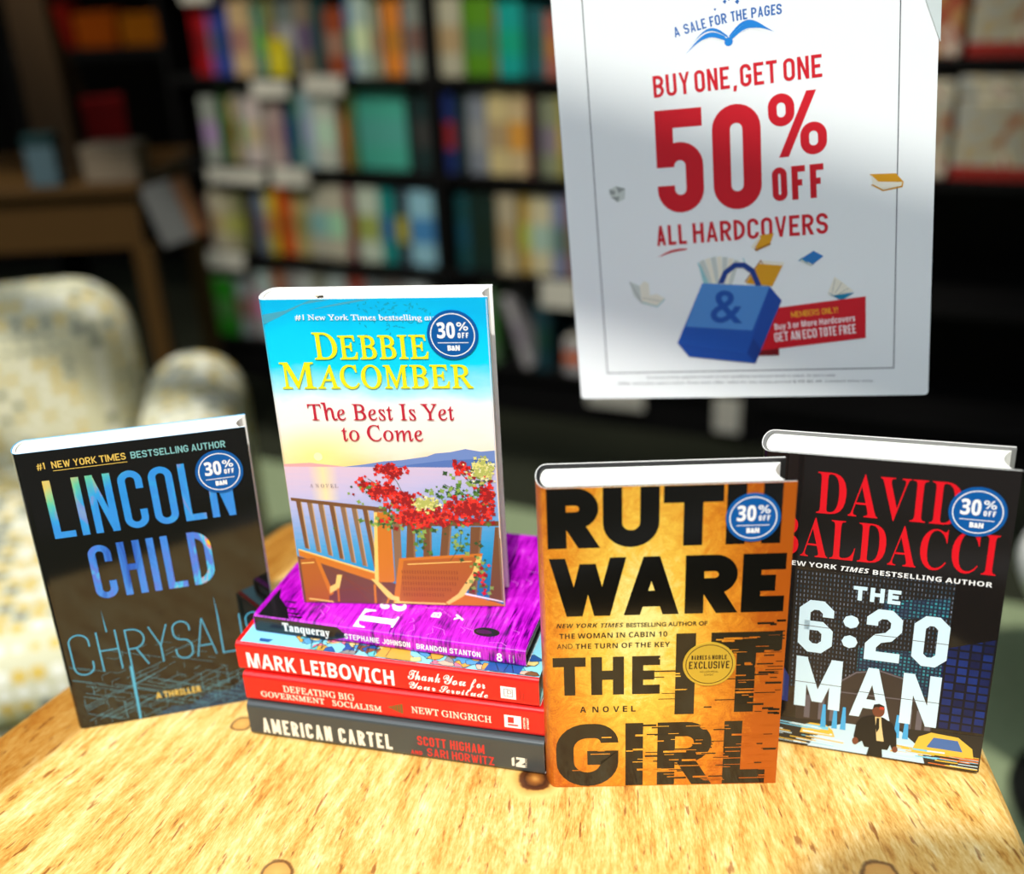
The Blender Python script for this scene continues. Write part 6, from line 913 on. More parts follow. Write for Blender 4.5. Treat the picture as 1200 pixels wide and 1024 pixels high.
# ------------------------------------------------ sea view novel standing on the stack
def sky_mat():
    m = mat('print_sea_sky', (0, 190, 240), .3, spec=.4); k = N(m); o = k.obj(); s = k.sep(o)
    cl = k.noise(k.mapping(o, (.5, 1, 1)), 30, 4, .55)
    f = k.math('ADD', k.math('DIVIDE', s[2], .2437), k.math('MULTIPLY', k.math('SUBTRACT', cl, .5), .14))
    c = k.ramp(f, [(.48, (250, 206, 150)), (.53, (252, 236, 214)), (.6, (253, 243, 236)), (.68, (252, 250, 244)), (.73, (176, 240, 252)), (.8, (10, 218, 252)), (.9, (0, 208, 250)), (.97, (4, 184, 236))])
    dx = k.math('MULTIPLY', k.math('SUBTRACT', s[0], .027), 20.); dz = k.math('MULTIPLY', k.math('SUBTRACT', s[2], .1255), 36.)
    rr = k.math('SQRT', k.math('ADD', k.math('MULTIPLY', dx, dx), k.math('MULTIPLY', dz, dz)))
    k.color(k.mix(k.math('SUBTRACT', 1., rr, True), c, (255, 236, 140))); return m
def water_mat():
    m = mat('print_sea_water', (150, 170, 220), .3, spec=.4); k = N(m); o = k.obj(); s = k.sep(o)
    wv = k.noise(k.mapping(o, (.25, 1, 2.2)), 210, 2)
    f = k.math('ADD', k.math('DIVIDE', s[2], .118), k.math('MULTIPLY', k.math('SUBTRACT', wv, .5), .12)); f = k.math('SUBTRACT', f, k.math('MULTIPLY', k.math('SUBTRACT', s[0], .02), 1.1))
    c = k.ramp(f, [(.0, (0, 120, 170)), (.25, (0, 150, 205)), (.42, (70, 160, 215)), (.6, (140, 170, 222)), (.78, (196, 190, 226)), (1., (226, 196, 214))])
    d = k.math('ABSOLUTE', k.math('MULTIPLY', k.math('SUBTRACT', s[0], .029), 90.))
    k.color(k.mix(k.math('MULTIPLY', k.math('SUBTRACT', 1., d, True), k.math('MULTIPLY', k.math('GREATER_THAN', s[2], .09), .75)), c, (255, 232, 150))); return m
def mac_art(j, w, h, t):
    A = Art(j, front); W = w*1000; H = h*1000; rnd = random.Random(21)
    yl = mat('ink_yellow', (250, 234, 20), .4); cr_ = mat('ink_crimson', (196, 30, 56), .4)
    # faint branches and leaves in the top corners
    br = mat('print_branch', (70, 165, 190), .4); lf = mat('print_leaf_shadow', (14, 160, 196), .4)
    A.poly([(1, 226), (12, 231), (30, 240), (50, H-.6), (36, H-.6), (18, 236), (1, 233)], br); A.poly([(34, 236), (60, 240), (78, H-.6), (70, H-.6), (52, 240)], br)
    L = []
    for _ in range(90):
        u = rnd.gauss(88, 16); v = 243-abs(rnd.gauss(0, 11)); a = rnd.uniform(0, pi); q = rnd.uniform(.8, 2.2)
        if 60 < u < 140 and 205 < v < 241: L.append([(u-q*math.cos(a), v-q*math.sin(a)), (u+.5*math.sin(a), v-.5*math.cos(a)), (u+q*math.cos(a), v+q*math.sin(a)), (u-.5*math.sin(a), v+.5*math.cos(a))])
    A.polys(L, lf)
    # sea, far coast, sun
    A.rect(.5, .6, W-.5, 117.6, water_mat())
    A.poly([(.5, 117.4), (.5, 119.4), (20, 120.6), (34, 119), (48, 117.4)], mat('coast_pink', (232, 170, 170), .5))
    A.poly([(44, 117.4), (60, 119.4), (75, 122), (88, 123), (97, 124.4), (107, 126), (113, 128.4), (124, 129.5), (135, 132), (146, 130), (W-.5, 131), (W-.5, 117.4)], mat('coast_blue', (112, 140, 200), .5))
    A.poly([(80, 117.4), (98, 120), (120, 123), (140, 124), (W-.5, 122), (W-.5, 117.4)], mat('coast_deep_blue', (84, 118, 186), .5))
    A.disc(27, 125.6, 3.2, mat('sun_print', (255, 250, 190), .5), n=24)
    # deck
    wood = mat('deck_post_grey', (138, 104, 74), .5); wood2 = mat('deck_post_brown', (116, 76, 44), .5); orange = mat('deck_orange', (206, 118, 34), .45); deck = mat('deck_floor', (112, 66, 54), .5); lite = mat('deck_highlight', (250, 206, 110), .4); cane = mat('chair_cane', (176, 94, 34), .5); cane2 = mat('chair_cane_dark', (132, 62, 22), .5)
    A.poly([(.5, .6), (.5, 42), (60, 24), (76, 18), (W-.5, .6)], deck)
    A.lines([[(20, 34), (60, 6)], [(28, 12), (70, 16)], [(34, 26), (52, 3)]], .4, cane2)
    for i in range(8):
        u = 5.5+i*8.3; A.poly([(u, 90-i*1.1), (u+4.2, 89.6-i*1.1), (u+5.6+(.3*i), 48-i*2.9), (u+2+(.3*i), 49-i*2.9)], wood if i % 3 else wood2)
        A.poly([(u+3.4, 89-i*1.1), (u+4.2, 89-i*1.1), (u+5.6+.3*i, 48-i*2.9), (u+4.9+.3*i, 48-i*2.9)], mat('deck_post_light', (196, 160, 116), .5))
    A.poly([(2, 92), (2, 89.4), (73.6, 80.2), (73.9, 84)], wood2)
    A.poly([(2, 48), (2, 42), (60, 20), (73, 20), (73, 27), (59, 28.5)], orange); A.poly([(2, 48.4), (2, 47.2), (59.6, 27.4), (59.6, 29)], lite)
    A.poly([(63.6, 80.4), (76, 80.5), (74, 21), (58.5, 21)], orange); A.poly([(63.6, 80.4), (66, 80.4), (61.5, 21), (58.5, 21)], lite)
    A.poly([(77, 80), (83, 79), (80, 20), (74.5, 20)], wood)
    for (a, b_, c, d), (y1, y0) in (((87.5, 93.5, 84, 91.4), (69, 38)), ((100, 106, 97.5, 104), (70, 42)), ((114, 121, 110, 117), (70, 42)), ((135, 143.5, 129.4, 135.4), (69, 6)), ((153, W-.6, 145, W-.8), (69, 4))):
        A.poly([(a, y1), (b_, y1), (d, y0), (c, y0)], wood2); A.poly([(b_-1.4, y1), (b_, y1), (d, y0), (d-1.4, y0)], wood)
    A.poly([(84, 74), (84, 69), (W-.5, 70), (W-.5, 74)], wood2)
    A.poly([(110, 16), (W-.5, 2), (W-.5, .6), (96, .6)], orange); A.poly([(118, 14), (W-1, 5), (W-1, 4), (116, 12.6)], white_ink)
    # rocking chairs
    A.poly([(2.4, 39), (14, 40.6), (22.4, 12), (20.6, 3), (2.4, .6)], cane); A.poly([(14, 40.6), (17, 39.6), (25, 9), (22, 7)], orange); A.poly([(3, 36), (13, 37), (13, 36.2), (3, 35.2)], lite)
    A.poly([(22, 9), (30, 14), (33.5, 26), (29.5, 26), (27.6, 18), (22.6, 15)], lite); A.line([(29, 14), (28.4, 2)], 1.4, orange); A.line([(5, 4), (24, 1.6)], 1.2, lite)
    A.poly([(79, 41), (141, 45.6), (137, 31), (124, 10), (112, 1), (71, 1.6)], cane)
    A.poly([(79, 41), (82.6, 41.4), (75.6, 1.6), (71, 1.6)], orange); A.poly([(142.6, 46.4), (139, 46), (134, 30), (122, 11), (112, 3), (114, 1), (126, 9), (138, 28)], lite); A.poly([(79, 41.4), (142.6, 46.6), (142, 44), (79, 39)], orange); A.poly([(85, 36.6), (134, 40), (134, 39.2), (85, 35.8)], lite)
    A.rects([(80+i*2, 8+q*5, 80.6+i*2, 11+q*5) for i in range(22) for q in range(5) if 80+i*2 < 112+q*5], cane2)
    A.poly([(55.6, 23), (60, 22), (72, 8), (76, 7), (76, 3), (68, 5)], lite); A.line([(58, 18), (57.2, 1)], 1.8, orange); A.line([(68, 6), (66, 1)], 1.4, orange); A.line([(72, 2.4), (112, 1.6)], 1.4, lite)
    # climbing flowers
    gr = [mat('leaf_'+n, c, .5) for n, c in (('green', (80, 128, 50)), ('dark', (44, 84, 44)), ('lime', (140, 170, 80)))]
    rd = [mat('petal_'+n, c, .45) for n, c in (('red', (214, 24, 30)), ('scarlet', (236, 52, 40)), ('dark', (150, 16, 26)))]
    cm = [mat('bloom_'+n, c, .45) for n, c in (('cream', (240, 234, 180)), ('lemon', (226, 220, 130)), ('olive', (180, 186, 96)))]
    def scatter(cu, cv, su, sv, n, ms, q0, q1):
        for m in ms:
            L = []
            for _ in range(n):
                u = rnd.gauss(cu, su); v = rnd.gauss(cv, sv); q = rnd.uniform(q0, q1); a = rnd.uniform(0, pi)
                p = [(u+q*(.55 if k % 2 else 1)*math.cos(a+k*pi/4), v+q*(.55 if k % 2 else 1)*math.sin(a+k*pi/4)) for k in range(8)]
                if all(1.5 < x < W-1 and 3 < y < 236 for x, y in p): L.append(p)
            if L: A.polys(L, m)
    A.lines([[(78, 116), (84, 104), (88, 92)], [(62, 108), (76, 98), (90, 88)], [(118, 104), (130, 96), (140, 84)], [(128, 116), (138, 104), (150, 96)], [(95, 84), (96, 68), (94, 55)], [(128, 66), (126, 52), (118, 40)]], .5, gr[1])
    for cu, cv, su, sv, n in ((100, 76, 22, 6, 22), (140, 100, 8, 8, 22), (122, 98, 8, 5, 12), (72, 72, 6, 3, 8), (126, 55, 4, 7, 9), (97, 56, 3, 8, 7), (140, 30, 4, 12, 12), (60, 100, 6, 5, 6)): scatter(cu, cv, su, sv, n, gr, 1., 2.6)
    for cu, cv, su, sv, n in ((79, 115, 5.2, 3, 34), (72, 99, 6.5, 3.4, 40), (87, 90, 7, 4, 42), (94, 78, 9, 4.6, 50), (112, 77, 9, 4, 40), (136, 83, 9, 5, 90), (132, 118, 3, 3, 16), (150, 96, 4, 6, 30), (141, 26, 3, 9, 6), (57, 103, 2.4, 3, 5)): scatter(cu, cv, su, sv, n, rd, 1.1, 2.5)
    for cu, cv, su, sv, n in ((103, 88, 4.6, 2.6, 50), (147, 116, 4.6, 4.6, 70)): scatter(cu, cv, su, sv, n, cm, .8, 1.9)
    # lettering
    A.text('R', '#1 New York Times bestselling author', 24, 229.3, 109, 3.9, white_ink, ang=-.8, bold=.1)
    def smallcaps(u, v, wd, hh, big, rest, kx): A.text('R', big, u, v, kx, hh, yl, bold=.35); A.text('R', rest, u+kx+1, v, wd-kx-1, hh*.88, yl, bold=.35)
    smallcaps(34, 200.4, 80.5, 19.4, 'D', 'EBBIE', 17); smallcaps(8, 178.7, 136, 19.4, 'M', 'ACOMBER', 25)
    A.text('R', 'The Best Is Yet', 24, 154.6, 105, 12.2, cr_, bold=.1); A.text('R', 'to Come', 46.6, 138.5, 59, 12, cr_, bold=.1)
    for ch, u in (('A', 18), ('N', 22.4), ('O', 26.4), ('V', 30), ('E', 33.6), ('L', 36.8)): A.text('R', ch, u, 100.8, 2.4, 3, mat('ink_mauve', (130, 110, 130), .5))
    A.line([(W-.7, 60), (W-.7, H-1)], .5, mat('ink_edge', (220, 226, 235), .5))
m_mac = stand(-.1673, .6995, -.1243, .0105, .0031, z+.0002)
b = book(m_mac, .157, .2437, .0292, sky_mat(), white_paper, 'sea view novel standing on the book stack, blue sky, yellow lettering, wooden deck chairs', mac_art, bulge=.003, over=.0012, curve=.003)
sticker(b, 132., 217.6, 17.6, front)
# tiny insects resting on page edges
def insect(p, label, yaw):
    root = empty('insect', mtx=Matrix.Translation(p) @ Matrix.Rotation(yaw, 4, 'Z')); tag(root, label, 'insect', 'tiny insects on page edges')
    b = Mesh(); dark = mat('insect_dark', (50, 38, 20), .4)
    b.tube([(-.0022, 0, .001), (-.0012, 0, .0016), (.0004, 0, .0015), (.0014, 0, .0014), (.0021, 0, .0013)], [.0003, .0009, .0007, .0008, .0004], dark, 8); b.build('body', root)
    for s in (-1, 1):
        w_ = Mesh(); w_.add([(0, 0, .0022), (-.003, s*.0004, .0024), (-.0042, s*.0014, .0022), (-.003, s*.002, .0022), (0, 0, .0023)], [(0, 1, 2, 3)], mat('insect_wing', (150, 130, 80), .3)); w_.build('wing', root)
        for q in (-.0006, .0002, .001):
            l = Mesh(); l.tube([(q, s*.0004, .0011), (q*1.6, s*.0013, .0014), (q*2, s*.0018, 0)], .00012, dark, 5); l.build('leg', root)
insect((m_mac @ Vector((.042, .0046, .2425))), 'tiny dark insect on the pages of the sea view novel', .4)
insect((m_itg @ Vector((.026, .0044, .2376))), 'tiny brown insect on the pages of the gold book', -.3)
# ------------------------------------------------ hanging sale sign
SW, SH = 279.4, 362.
m_sign = stand(.06122, .84724, -.28556, .09801, .07924, .19469)
sign = empty('sale_sign', mtx=m_sign); tag(sign, 'white hanging poster with red fifty percent off lettering and blue tote bag', 'sign')
g = Mesh(); paper = mat('poster_paper', (240, 244, 243), .45, spec=.3)
rc = 3.; corner = lambda cx, cy, a0: [(cx+rc*math.cos(a0+i*pi/10), cy+rc*math.sin(a0+i*pi/10)) for i in range(6)]
pol = corner(SW-rc, rc, -pi/2)+corner(SW-rc, SH-rc, 0)+corner(rc, SH-rc, pi/2)+corner(rc, rc, pi)
n = len(pol); tf = tri(pol)
g.add([(u/1000, 0, v/1000) for u, v in pol], tf, paper); g.add([(u/1000, .0012, v/1000) for u, v in pol], [f[::-1] for f in tf], paper)
g.add([(u/1000, y, v/1000) for y in (0, .0012) for u, v in pol], [(i, (i+1) % n, n+(i+1) % n, n+i)[::-1] for i in range(n)], paper)
A = Art(g, front)
red = mat('poster_red', (208, 18, 36), .45); blue = mat('poster_blue', (30, 100, 180), .45); thin = mat('poster_line', (60, 66, 74), .5)
A.line([(24.4, SH-22), (24.4, 22.6), (253.4, 22.6), (253.4, SH-22), (24.4, SH-22)], .75, thin)
# headline above: swirl of page bits
for u, v, q in ((123.8, 300.2, 1.), (131, 304.8, 1.6), (140, 303.8, 1.8), (134, 306, 1.)): A.poly([(u-q, v), (u, v+q), (u+q*.8, v+q*.2), (u+.2*q, v-q)], blue)
A.text('T', '&', 128, 312, 30, 26, blue)
txt = 'A SALE FOR THE PAGES'
cx0, wt = 93.5, [5.6, 2.4, 5, 5, 4, 4, 2.4, 4, 5, 5, 2.4, 4, 5, 4, 2.4, 5, 5, 5, 4, 5]
sc_ = 79/sum(wt); x = cx0
for ch, wd in zip(txt, wt):
    if ch != ' ':
        q = (x-cx0)/79; A.text('K', ch, x, 283.6+q*8.5+2.2*math.sin(pi*q), wd*sc_*.82, 7.2, blue, ang=6+6*math.cos(pi*q), bold=1.15)
    x += wd*sc_
# open book emblem
def arc(p, q, h, k=10): return [(p[0]+(q[0]-p[0])*i/k, p[1]+(q[1]-p[1])*i/k+h*math.sin(pi*i/k)) for i in range(k+1)]
sky = mat('poster_sky', (24, 130, 214), .45)
A.poly(arc((101, 271), (133, 276.5), 7)+arc((133, 279), (104, 274), 8)[1:]+[(101, 271)], sky)
A.poly(arc((133, 276.5), (166, 280.5), 6)+arc((162, 283.2), (133, 279), 7.5)[1:], sky)
A.poly(arc((104, 275.5), (132.5, 279.6), 8)+arc((132.5, 281), (106, 277.4), 8.4), sky); A.poly(arc((133.5, 279.6), (160, 284), 6.6)+arc((158, 286), (133.5, 281), 7), sky)
A.disc(133, 276.8, 3.1, sky, n=16)
A.line(arc((108, 274.6), (130, 277), 5), .5, paper); A.line(arc((136, 278), (158, 281.6), 4.6), .5, paper)
# offer
for t_, u, wd in (('BUY', 75.5, 28), ('ONE,', 107, 32.5), ('GET', 141, 27), ('ONE', 172.5, 27.5)): A.text('K', t_, u, 241.6+(u-75)*.034, wd, 16, red, ang=2, bold=2.4)
A.text('K', '5', 75, 153.5, 36, 78.5, red, bold=13.6); A.text('K', '0', 118.5, 153.5, 36.5, 78.5, red, bold=13.6)
A.text('K', '%', 161.5, 190, 42, 46.5, red, ang=1.5, bold=10.4); A.text('K', 'OFF', 163.2, 157.5, 38, 25.2, red, ang=1.6, bold=4.6)
A.text('K', 'ALL', 72, 128, 24, 15.8, red, ang=1.2, bold=2.5); A.text('K', 'HARDCOVERS', 101, 128.7, 103, 15.8, red, ang=1.2, bold=2.5)
A.poly(arc((72, 118.6), (96.5, 124.6), 2.6)+arc((96.5, 123.6), (72, 118.6), 1.2)[1:-1], red)
# flying books
y_ = [mat('poster_'+n, c, .5) for n, c in (('amber', (222, 158, 24)), ('dark_amber', (170, 108, 14)), ('cream', (236, 232, 214)), ('pale_teal', (150, 200, 204)), ('teal', (20, 130, 170)), ('mid_blue', (40, 120, 190)), ('grey', (150, 156, 150)), ('pale_grey', (205, 212, 204)))]
A.poly([(36, 175), (41.7, 177.3), (49, 174.8), (48, 166.8), (42.3, 164.5), (37, 169)], y_[7]); A.poly([(41.7, 177), (49, 174.8), (43.5, 171.5)], y_[6]); A.poly([(37, 169), (42.3, 164.5), (44, 168.8)], y_[6]); A.poly([(36, 175), (41, 173.4), (40, 170.5), (36.4, 171)], y_[6])
A.poly([(233.7, 173.3), (252.4, 172.7), (257.9, 166.1), (240, 167.4)], y_[0]); A.poly([(235, 172.6), (240, 167.4), (257, 166), (256.6, 163.4), (243, 161.6), (236, 166)], y_[2]); A.line([(257.4, 166.4), (256.8, 162.8), (243.6, 160.6), (235.4, 165.6)], .9, y_[0])
A.poly([(48, 100), (56, 96), (57, 81.5), (51, 88)], y_[7]); A.poly([(56, 96), (60, 100), (63.5, 98), (64, 88), (57, 84)], y_[2]); A.poly([(57, 84), (64, 88), (70, 89), (76, 85), (69.5, 78), (57, 81.4)], y_[2]); A.line([(57, 82.6), (69.4, 78.4), (76, 84.4)], .8, y_[3]); A.line([(48, 99.6), (57.2, 82)], .6, y_[6]); A.line([(58, 86), (72, 83)], .4, y_[6])
A.poly([(145.7, 123), (152.4, 132), (163.5, 133.3), (160.8, 126), (151, 122)], y_[0]); A.poly([(145.7, 123), (152.4, 132), (153.2, 129.8), (148, 121.6)], y_[2]); A.poly([(148, 121.6), (151, 122), (160.8, 126), (161, 124.6), (150, 120)], y_[1])
A.poly([(181.9, 111), (186, 114), (194, 107.5), (191, 106)], y_[7]); A.poly([(184, 112.4), (193, 118), (200.5, 113.5), (192.6, 107.4)], y_[5]); A.line([(182, 110.6), (184.4, 112.6), (188.4, 108.6)], .9, y_[4])
A.poly([(203.6, 84), (208.7, 97), (214, 93), (223, 85), (206, 82)], y_[2]); A.poly([(203.6, 85.4), (207, 82.2), (223.6, 84), (214, 78)], y_[4]); A.lines([[(207, 84), (209, 95)], [(209, 83.6), (214, 92)], [(212, 83.4), (219, 87.6)]], .4, y_[6])
# red banner, tote bag with books
A.poly([(150, 41), (166, 41), (166, 35), (150, 35)], mat('poster_dark_red', (120, 8, 20), .5)); A.poly([(160, 73.6), (231.9, 80.7), (232.2, 47.6), (146, 38.6)], red)
A.text('K', 'MEMBERS', 176, 65.6, 21.5, 4.8, mat('poster_yellow', (246, 190, 40), .5), ang=4.6, bold=.55); A.text('K', 'ONLY!', 199.4, 67.5, 12, 4.8, mat('poster_yellow', (246, 190, 40), .5), ang=4.6, bold=.55)
A.text('B', 'Buy 3 or More Hardcovers', 163, 56, 61.5, 5, white_ink, ang=5)
for t_, u, wd in (('GET', 163, 10.6), ('AN', 175.4, 7.4), ('ECO', 184.8, 10.8), ('TOTE', 197.4, 13.2), ('FREE', 212.6, 12.6)): A.text('K', t_, u, 46.2+(u-163)*.088, wd, 7.4, white_ink, ang=5, bold=.9)
A.poly([(104, 113), (122.5, 96), (108, 95)], y_[3]); 
for k in range(7): A.poly([(113+k*2.4, 94), (105+k*4.6, 113.6+3.4*math.sin(k*.5)), (109+k*4.6, 114+3.4*math.sin(k*.5+.4)), (116+k*2.4, 94)], y_[2] if k % 2 else y_[7])
A.line([(104, 113), (110, 94)], .8, y_[3]); A.line([(139.5, 115), (143, 104)], .7, y_[3])
A.poly([(141, 95), (153.4, 112.4), (171, 110), (161.5, 91.7)], y_[0]); A.poly([(153.4, 112.4), (171, 110), (170, 107.6), (152, 109.8)], y_[2]); A.line([(140.5, 96), (153, 112.4), (154.6, 109.6)], .8, y_[1])
A.poly([(106.8, 96.3), (159.5, 91.5), (140.7, 37.1), (84.8, 47.4)], mat('bag_dark_blue', (24, 84, 176), .5)); A.poly([(106.8, 96.3), (159.5, 91.5), (145.2, 56.2), (92.1, 61)], mat('bag_light_blue', (78, 140, 208), .5))
A.poly([(159.5, 91.5), (168.6, 79.8), (147.2, 28.7), (140.7, 37.1)], mat('bag_side_blue', (20, 72, 160), .5)); A.poly([(84.8, 47.4), (93.8, 35.5), (147.2, 28.7), (140.7, 37.1)], mat('bag_base_blue', (22, 78, 168), .5)); A.poly([(140.7, 37.1), (147.2, 28.7), (152, 40), (146, 50)], mat('bag_base_deep', (16, 60, 140), .5))
hb = mat('bag_handle', (18, 60, 140), .5); A.line([(121.4, 95.4), (125.4, 104), (133, 109.6), (140, 109.4), (146.4, 104.4), (151, 92.4)], 4.2, hb)
A.text('S', '&', 112, 64, 25, 27, mat('bag_ampersand', (20, 80, 165), .5), ang=-4, bold=.5)
A.text('S', 'Discount will be applied at lower priced qualifying hardcover book in stock. In store only.', 58, 17.6, 152, 1.7, thin, ang=-.3); A.text('S', 'Offer excludes select titles. Free tote offer valid on any totes priced $.99-$2.49. Limited time only.', 33, 12.8, 206, 1.7, thin, ang=-.3)
g.build('poster', sign)
# clear corner clip and the two cords it hangs by
c = Mesh(); c.prism([(270, 291), (272, 305), (280.6, 305), (280.6, 262)], 0, 1, mat('clip_grey', (206, 216, 214), .3)); c.v = [(x/1000, -.0006+.0026*z_, y/1000) for x, y, z_ in c.v]; c.build('corner_clip', sign)
up = m_sign.inverted().to_3x3() @ Vector((0, 0, 1))
for u in (.03, SW/1000-.03):
    p = Vector((u, .0006, SH/1000-.002)); L = 2.99-(m_sign @ p).z; q = Mesh(); q.tube([p, p+up*L], .0005, mat('cord_grey', (170, 170, 170), .5), 6); q.build('hanging_cord', sign)
# ------------------------------------------------ wooden table
FZ = -.82
def wood_mat():
    m = mat('table_pine', (226, 178, 92), .42, spec=.35); k = N(m); o = k.obj()
    sub = k.n('ShaderNodeVectorMath', operation='SUBTRACT'); k.l(o, sub.inputs[0]); sub.inputs[1].default_value = (.16, 1.66, 0); s = k.sep(sub.outputs[0])
    ang = k.math('ARCTAN2', s[0], k.math('MULTIPLY', s[1], -1.)); rad = k.math('SQRT', k.math('ADD', k.math('MULTIPLY', s[0], s[0]), k.math('MULTIPLY', s[1], s[1])))
    cb = k.n('ShaderNodeCombineXYZ'); k.l(ang, cb.inputs[0]); k.l(k.math('MULTIPLY', rad, .16), cb.inputs[1]); k.l(s[2], cb.inputs[2]); P = cb.outputs[0]
    warp = k.n('ShaderNodeVectorMath', operation='ADD'); k.l(P, warp.inputs[0])
    wn = k.n('ShaderNodeTexNoise'); wn.inputs['Scale'].default_value = 9.; wn.inputs['Detail'].default_value = 2; k.l(P, wn.inputs['Vector'])
    wsc = k.n('ShaderNodeVectorMath', operation='SCALE'); k.l(wn.outputs['Color'], wsc.inputs[0]); wsc.inputs['Scale'].default_value = .035; k.l(wsc.outputs[0], warp.inputs[1]); P = warp.outputs[0]
    g1 = k.noise(P, 60, 5, .6); g2 = k.noise(P, 300, 4, .65); g3 = k.noise(P, 900, 3, .6)
    f = k.math('ADD', k.math('ADD', k.math('MULTIPLY', g1, .5), k.math('MULTIPLY', g2, .42)), k.math('MULTIPLY', g3, .34))
    c = k.ramp(f, [(.42, (156, 94, 32)), (.53, (202, 144, 64)), (.61, (221, 174, 92)), (.71, (235, 200, 128)), (.83, (246, 228, 178))])
    fl = k.ramp(k.noise(P, 330, 3, .5), [(.62, (255, 255, 255)), (.7, (150, 92, 44))])
    c = k.mix(.75, c, fl, 'MULTIPLY')
    # board joints and knots
    for (x, y), r0, kind in (((.0048, .6026), .0125, 1), ((-.1706, .526), .0105, 2), ((.2235, .5), .012, 2), ((-.2261, .6793), .008, 2)):
        d = k.n('ShaderNodeVectorMath', operation='DISTANCE'); k.l(o, d.inputs[0]); d.inputs[1].default_value = (x, y, 0)
        dd = k.math('ADD', k.math('DIVIDE', d.outputs['Value'], r0), k.math('MULTIPLY', k.math('SUBTRACT', k.noise(o, 90, 2), .5), .5))
        if kind == 1: kc = k.ramp(k.math('MULTIPLY', dd, .4), [(.0, (190, 130, 60)), (.1, (150, 90, 34)), (.26, (66, 32, 12)), (.38, (96, 52, 20)), (.44, (212, 160, 80)), (.62, (236, 196, 116))]); mask = k.math('MULTIPLY', k.math('SUBTRACT', 2.1, dd, True), 1.4, True)
        else: kc = k.ramp(k.math('MULTIPLY', dd, .5), [(.0, (216, 166, 88)), (.4, (206, 150, 76)), (.47, (90, 52, 22)), (.52, (100, 60, 26)), (.58, (226, 180, 100))]); mask = k.math('MULTIPLY', k.math('SUBTRACT', 1.5, dd, True), 1.6, True)
        c = k.mix(mask, c, kc)
    # border board along the slanting side: darker timber with a joint line
    dn = k.n('ShaderNodeVectorMath', operation='DOT_PRODUCT'); sb = k.n('ShaderNodeVectorMath', operation='SUBTRACT'); k.l(o, sb.inputs[0]); sb.inputs[1].default_value = (-.416, .673, 0); k.l(sb.outputs[0], dn.inputs[0]); dn.inputs[1].default_value = (.877, -.48, 0)
    c = k.mix(k.ramp(dn.outputs['Value'], [(.0, (255, 255, 255)), (.046, (255, 255, 255)), (.054, (0, 0, 0))]), c, k.mix(1., c, (196, 170, 130), 'MULTIPLY'))
    k.color(c); k.bump(f, .25, .0006); return m
wood = wood_mat()
edge_wood = mat('table_edge_wood', (176, 116, 46), .45, spec=.3); kk = N(edge_wood); kk.color(kk.ramp(kk.noise(kk.mapping(kk.obj(), (1, 1, 1)), 40, 4), [(.3, (140, 82, 28)), (.7, (204, 140, 60))]))
tb = empty('wooden_table', (0, 0, 0)); tag(tb, 'honey coloured wooden table with knots, holding the standing hardcovers', 'table')
raw = [(-.243, 1.022), (.352, .715), (.318, .43), (.16, .345), (-.42, .40), (-.535, .47)]
rad = [.035, .06, .1, .12, .1, .06]
def rounded(raw, rad, k=8):
    out = []
    for i, c in enumerate(raw):
        c = Vector(c); a = Vector(raw[i-1]); b = Vector(raw[(i+1) % len(raw)]); da = (a-c).normalized(); db = (b-c).normalized()
        th = da.angle(db)/2; t = min(rad[i]/math.tan(th), .45*(a-c).length, .45*(b-c).length); p, q = c+da*t, c+db*t
        for j in range(k+1):
            s = j/k; out.append(tuple(p*(1-s)**2+c*2*s*(1-s)+q*s*s))
    return out[::-1]
pol = rounded(raw, rad)
cxy = Vector((-.06, .68))
def inset(P, d):
    out = []
    n = len(P)
    for i in range(n):
        e = (Vector(P[(i+1) % n])-Vector(P[i-1])).normalized(); out.append(tuple(Vector(P[i])+Vector((-e.y, e.x))*d))
    return out
if area2(pol) < 0: pol = pol[::-1]
t = Mesh(); n = len(pol); inner = inset(pol, .012); low = inset(pol, .02)
t.add([(x, y, 0) for x, y in inner], tri(inner), wood)
ring = [(inner, 0), (inset(pol, .006), -.0012), (inset(pol, .0015), -.005), (pol, -.011), (pol, -.03), (low, -.036)]
for (a, za), (b_, zb) in zip(ring[:-1], ring[1:]):
    t.add([(x, y, za) for x, y in a]+[(x, y, zb) for x, y in b_], [(n+i, n+(i+1) % n, (i+1) % n, i) for i in range(n)], wood if za > -.004 else edge_wood, True)
t.add([(x, y, -.036) for x, y in low], [f[::-1] for f in tri(low)], edge_wood)
t.build('tabletop', tb)
fr = Mesh(); P1, P2 = inset(pol, .07), inset(pol, .09)
fr.add([(x, y, z_) for z_ in (-.12, -.036) for Q in (P1, P2) for x, y in Q], [f for i in range(n) for j in [(i+1) % n] for f in ((i, j, 2*n+j, 2*n+i), (n+j, n+i, 3*n+i, 3*n+j), (j, i, n+i, n+j))], edge_wood); fr.build('apron', tb)
for x, y in ((-.2, .9), (.24, .68), (.2, .45), (-.4, .49)):
    l = Mesh(); l.tube([(x, y, -.037), (x, y, -.2), (x*1.0, y, FZ+.001)], [.026, .024, .017], edge_wood, 14); l.build('leg', tb)
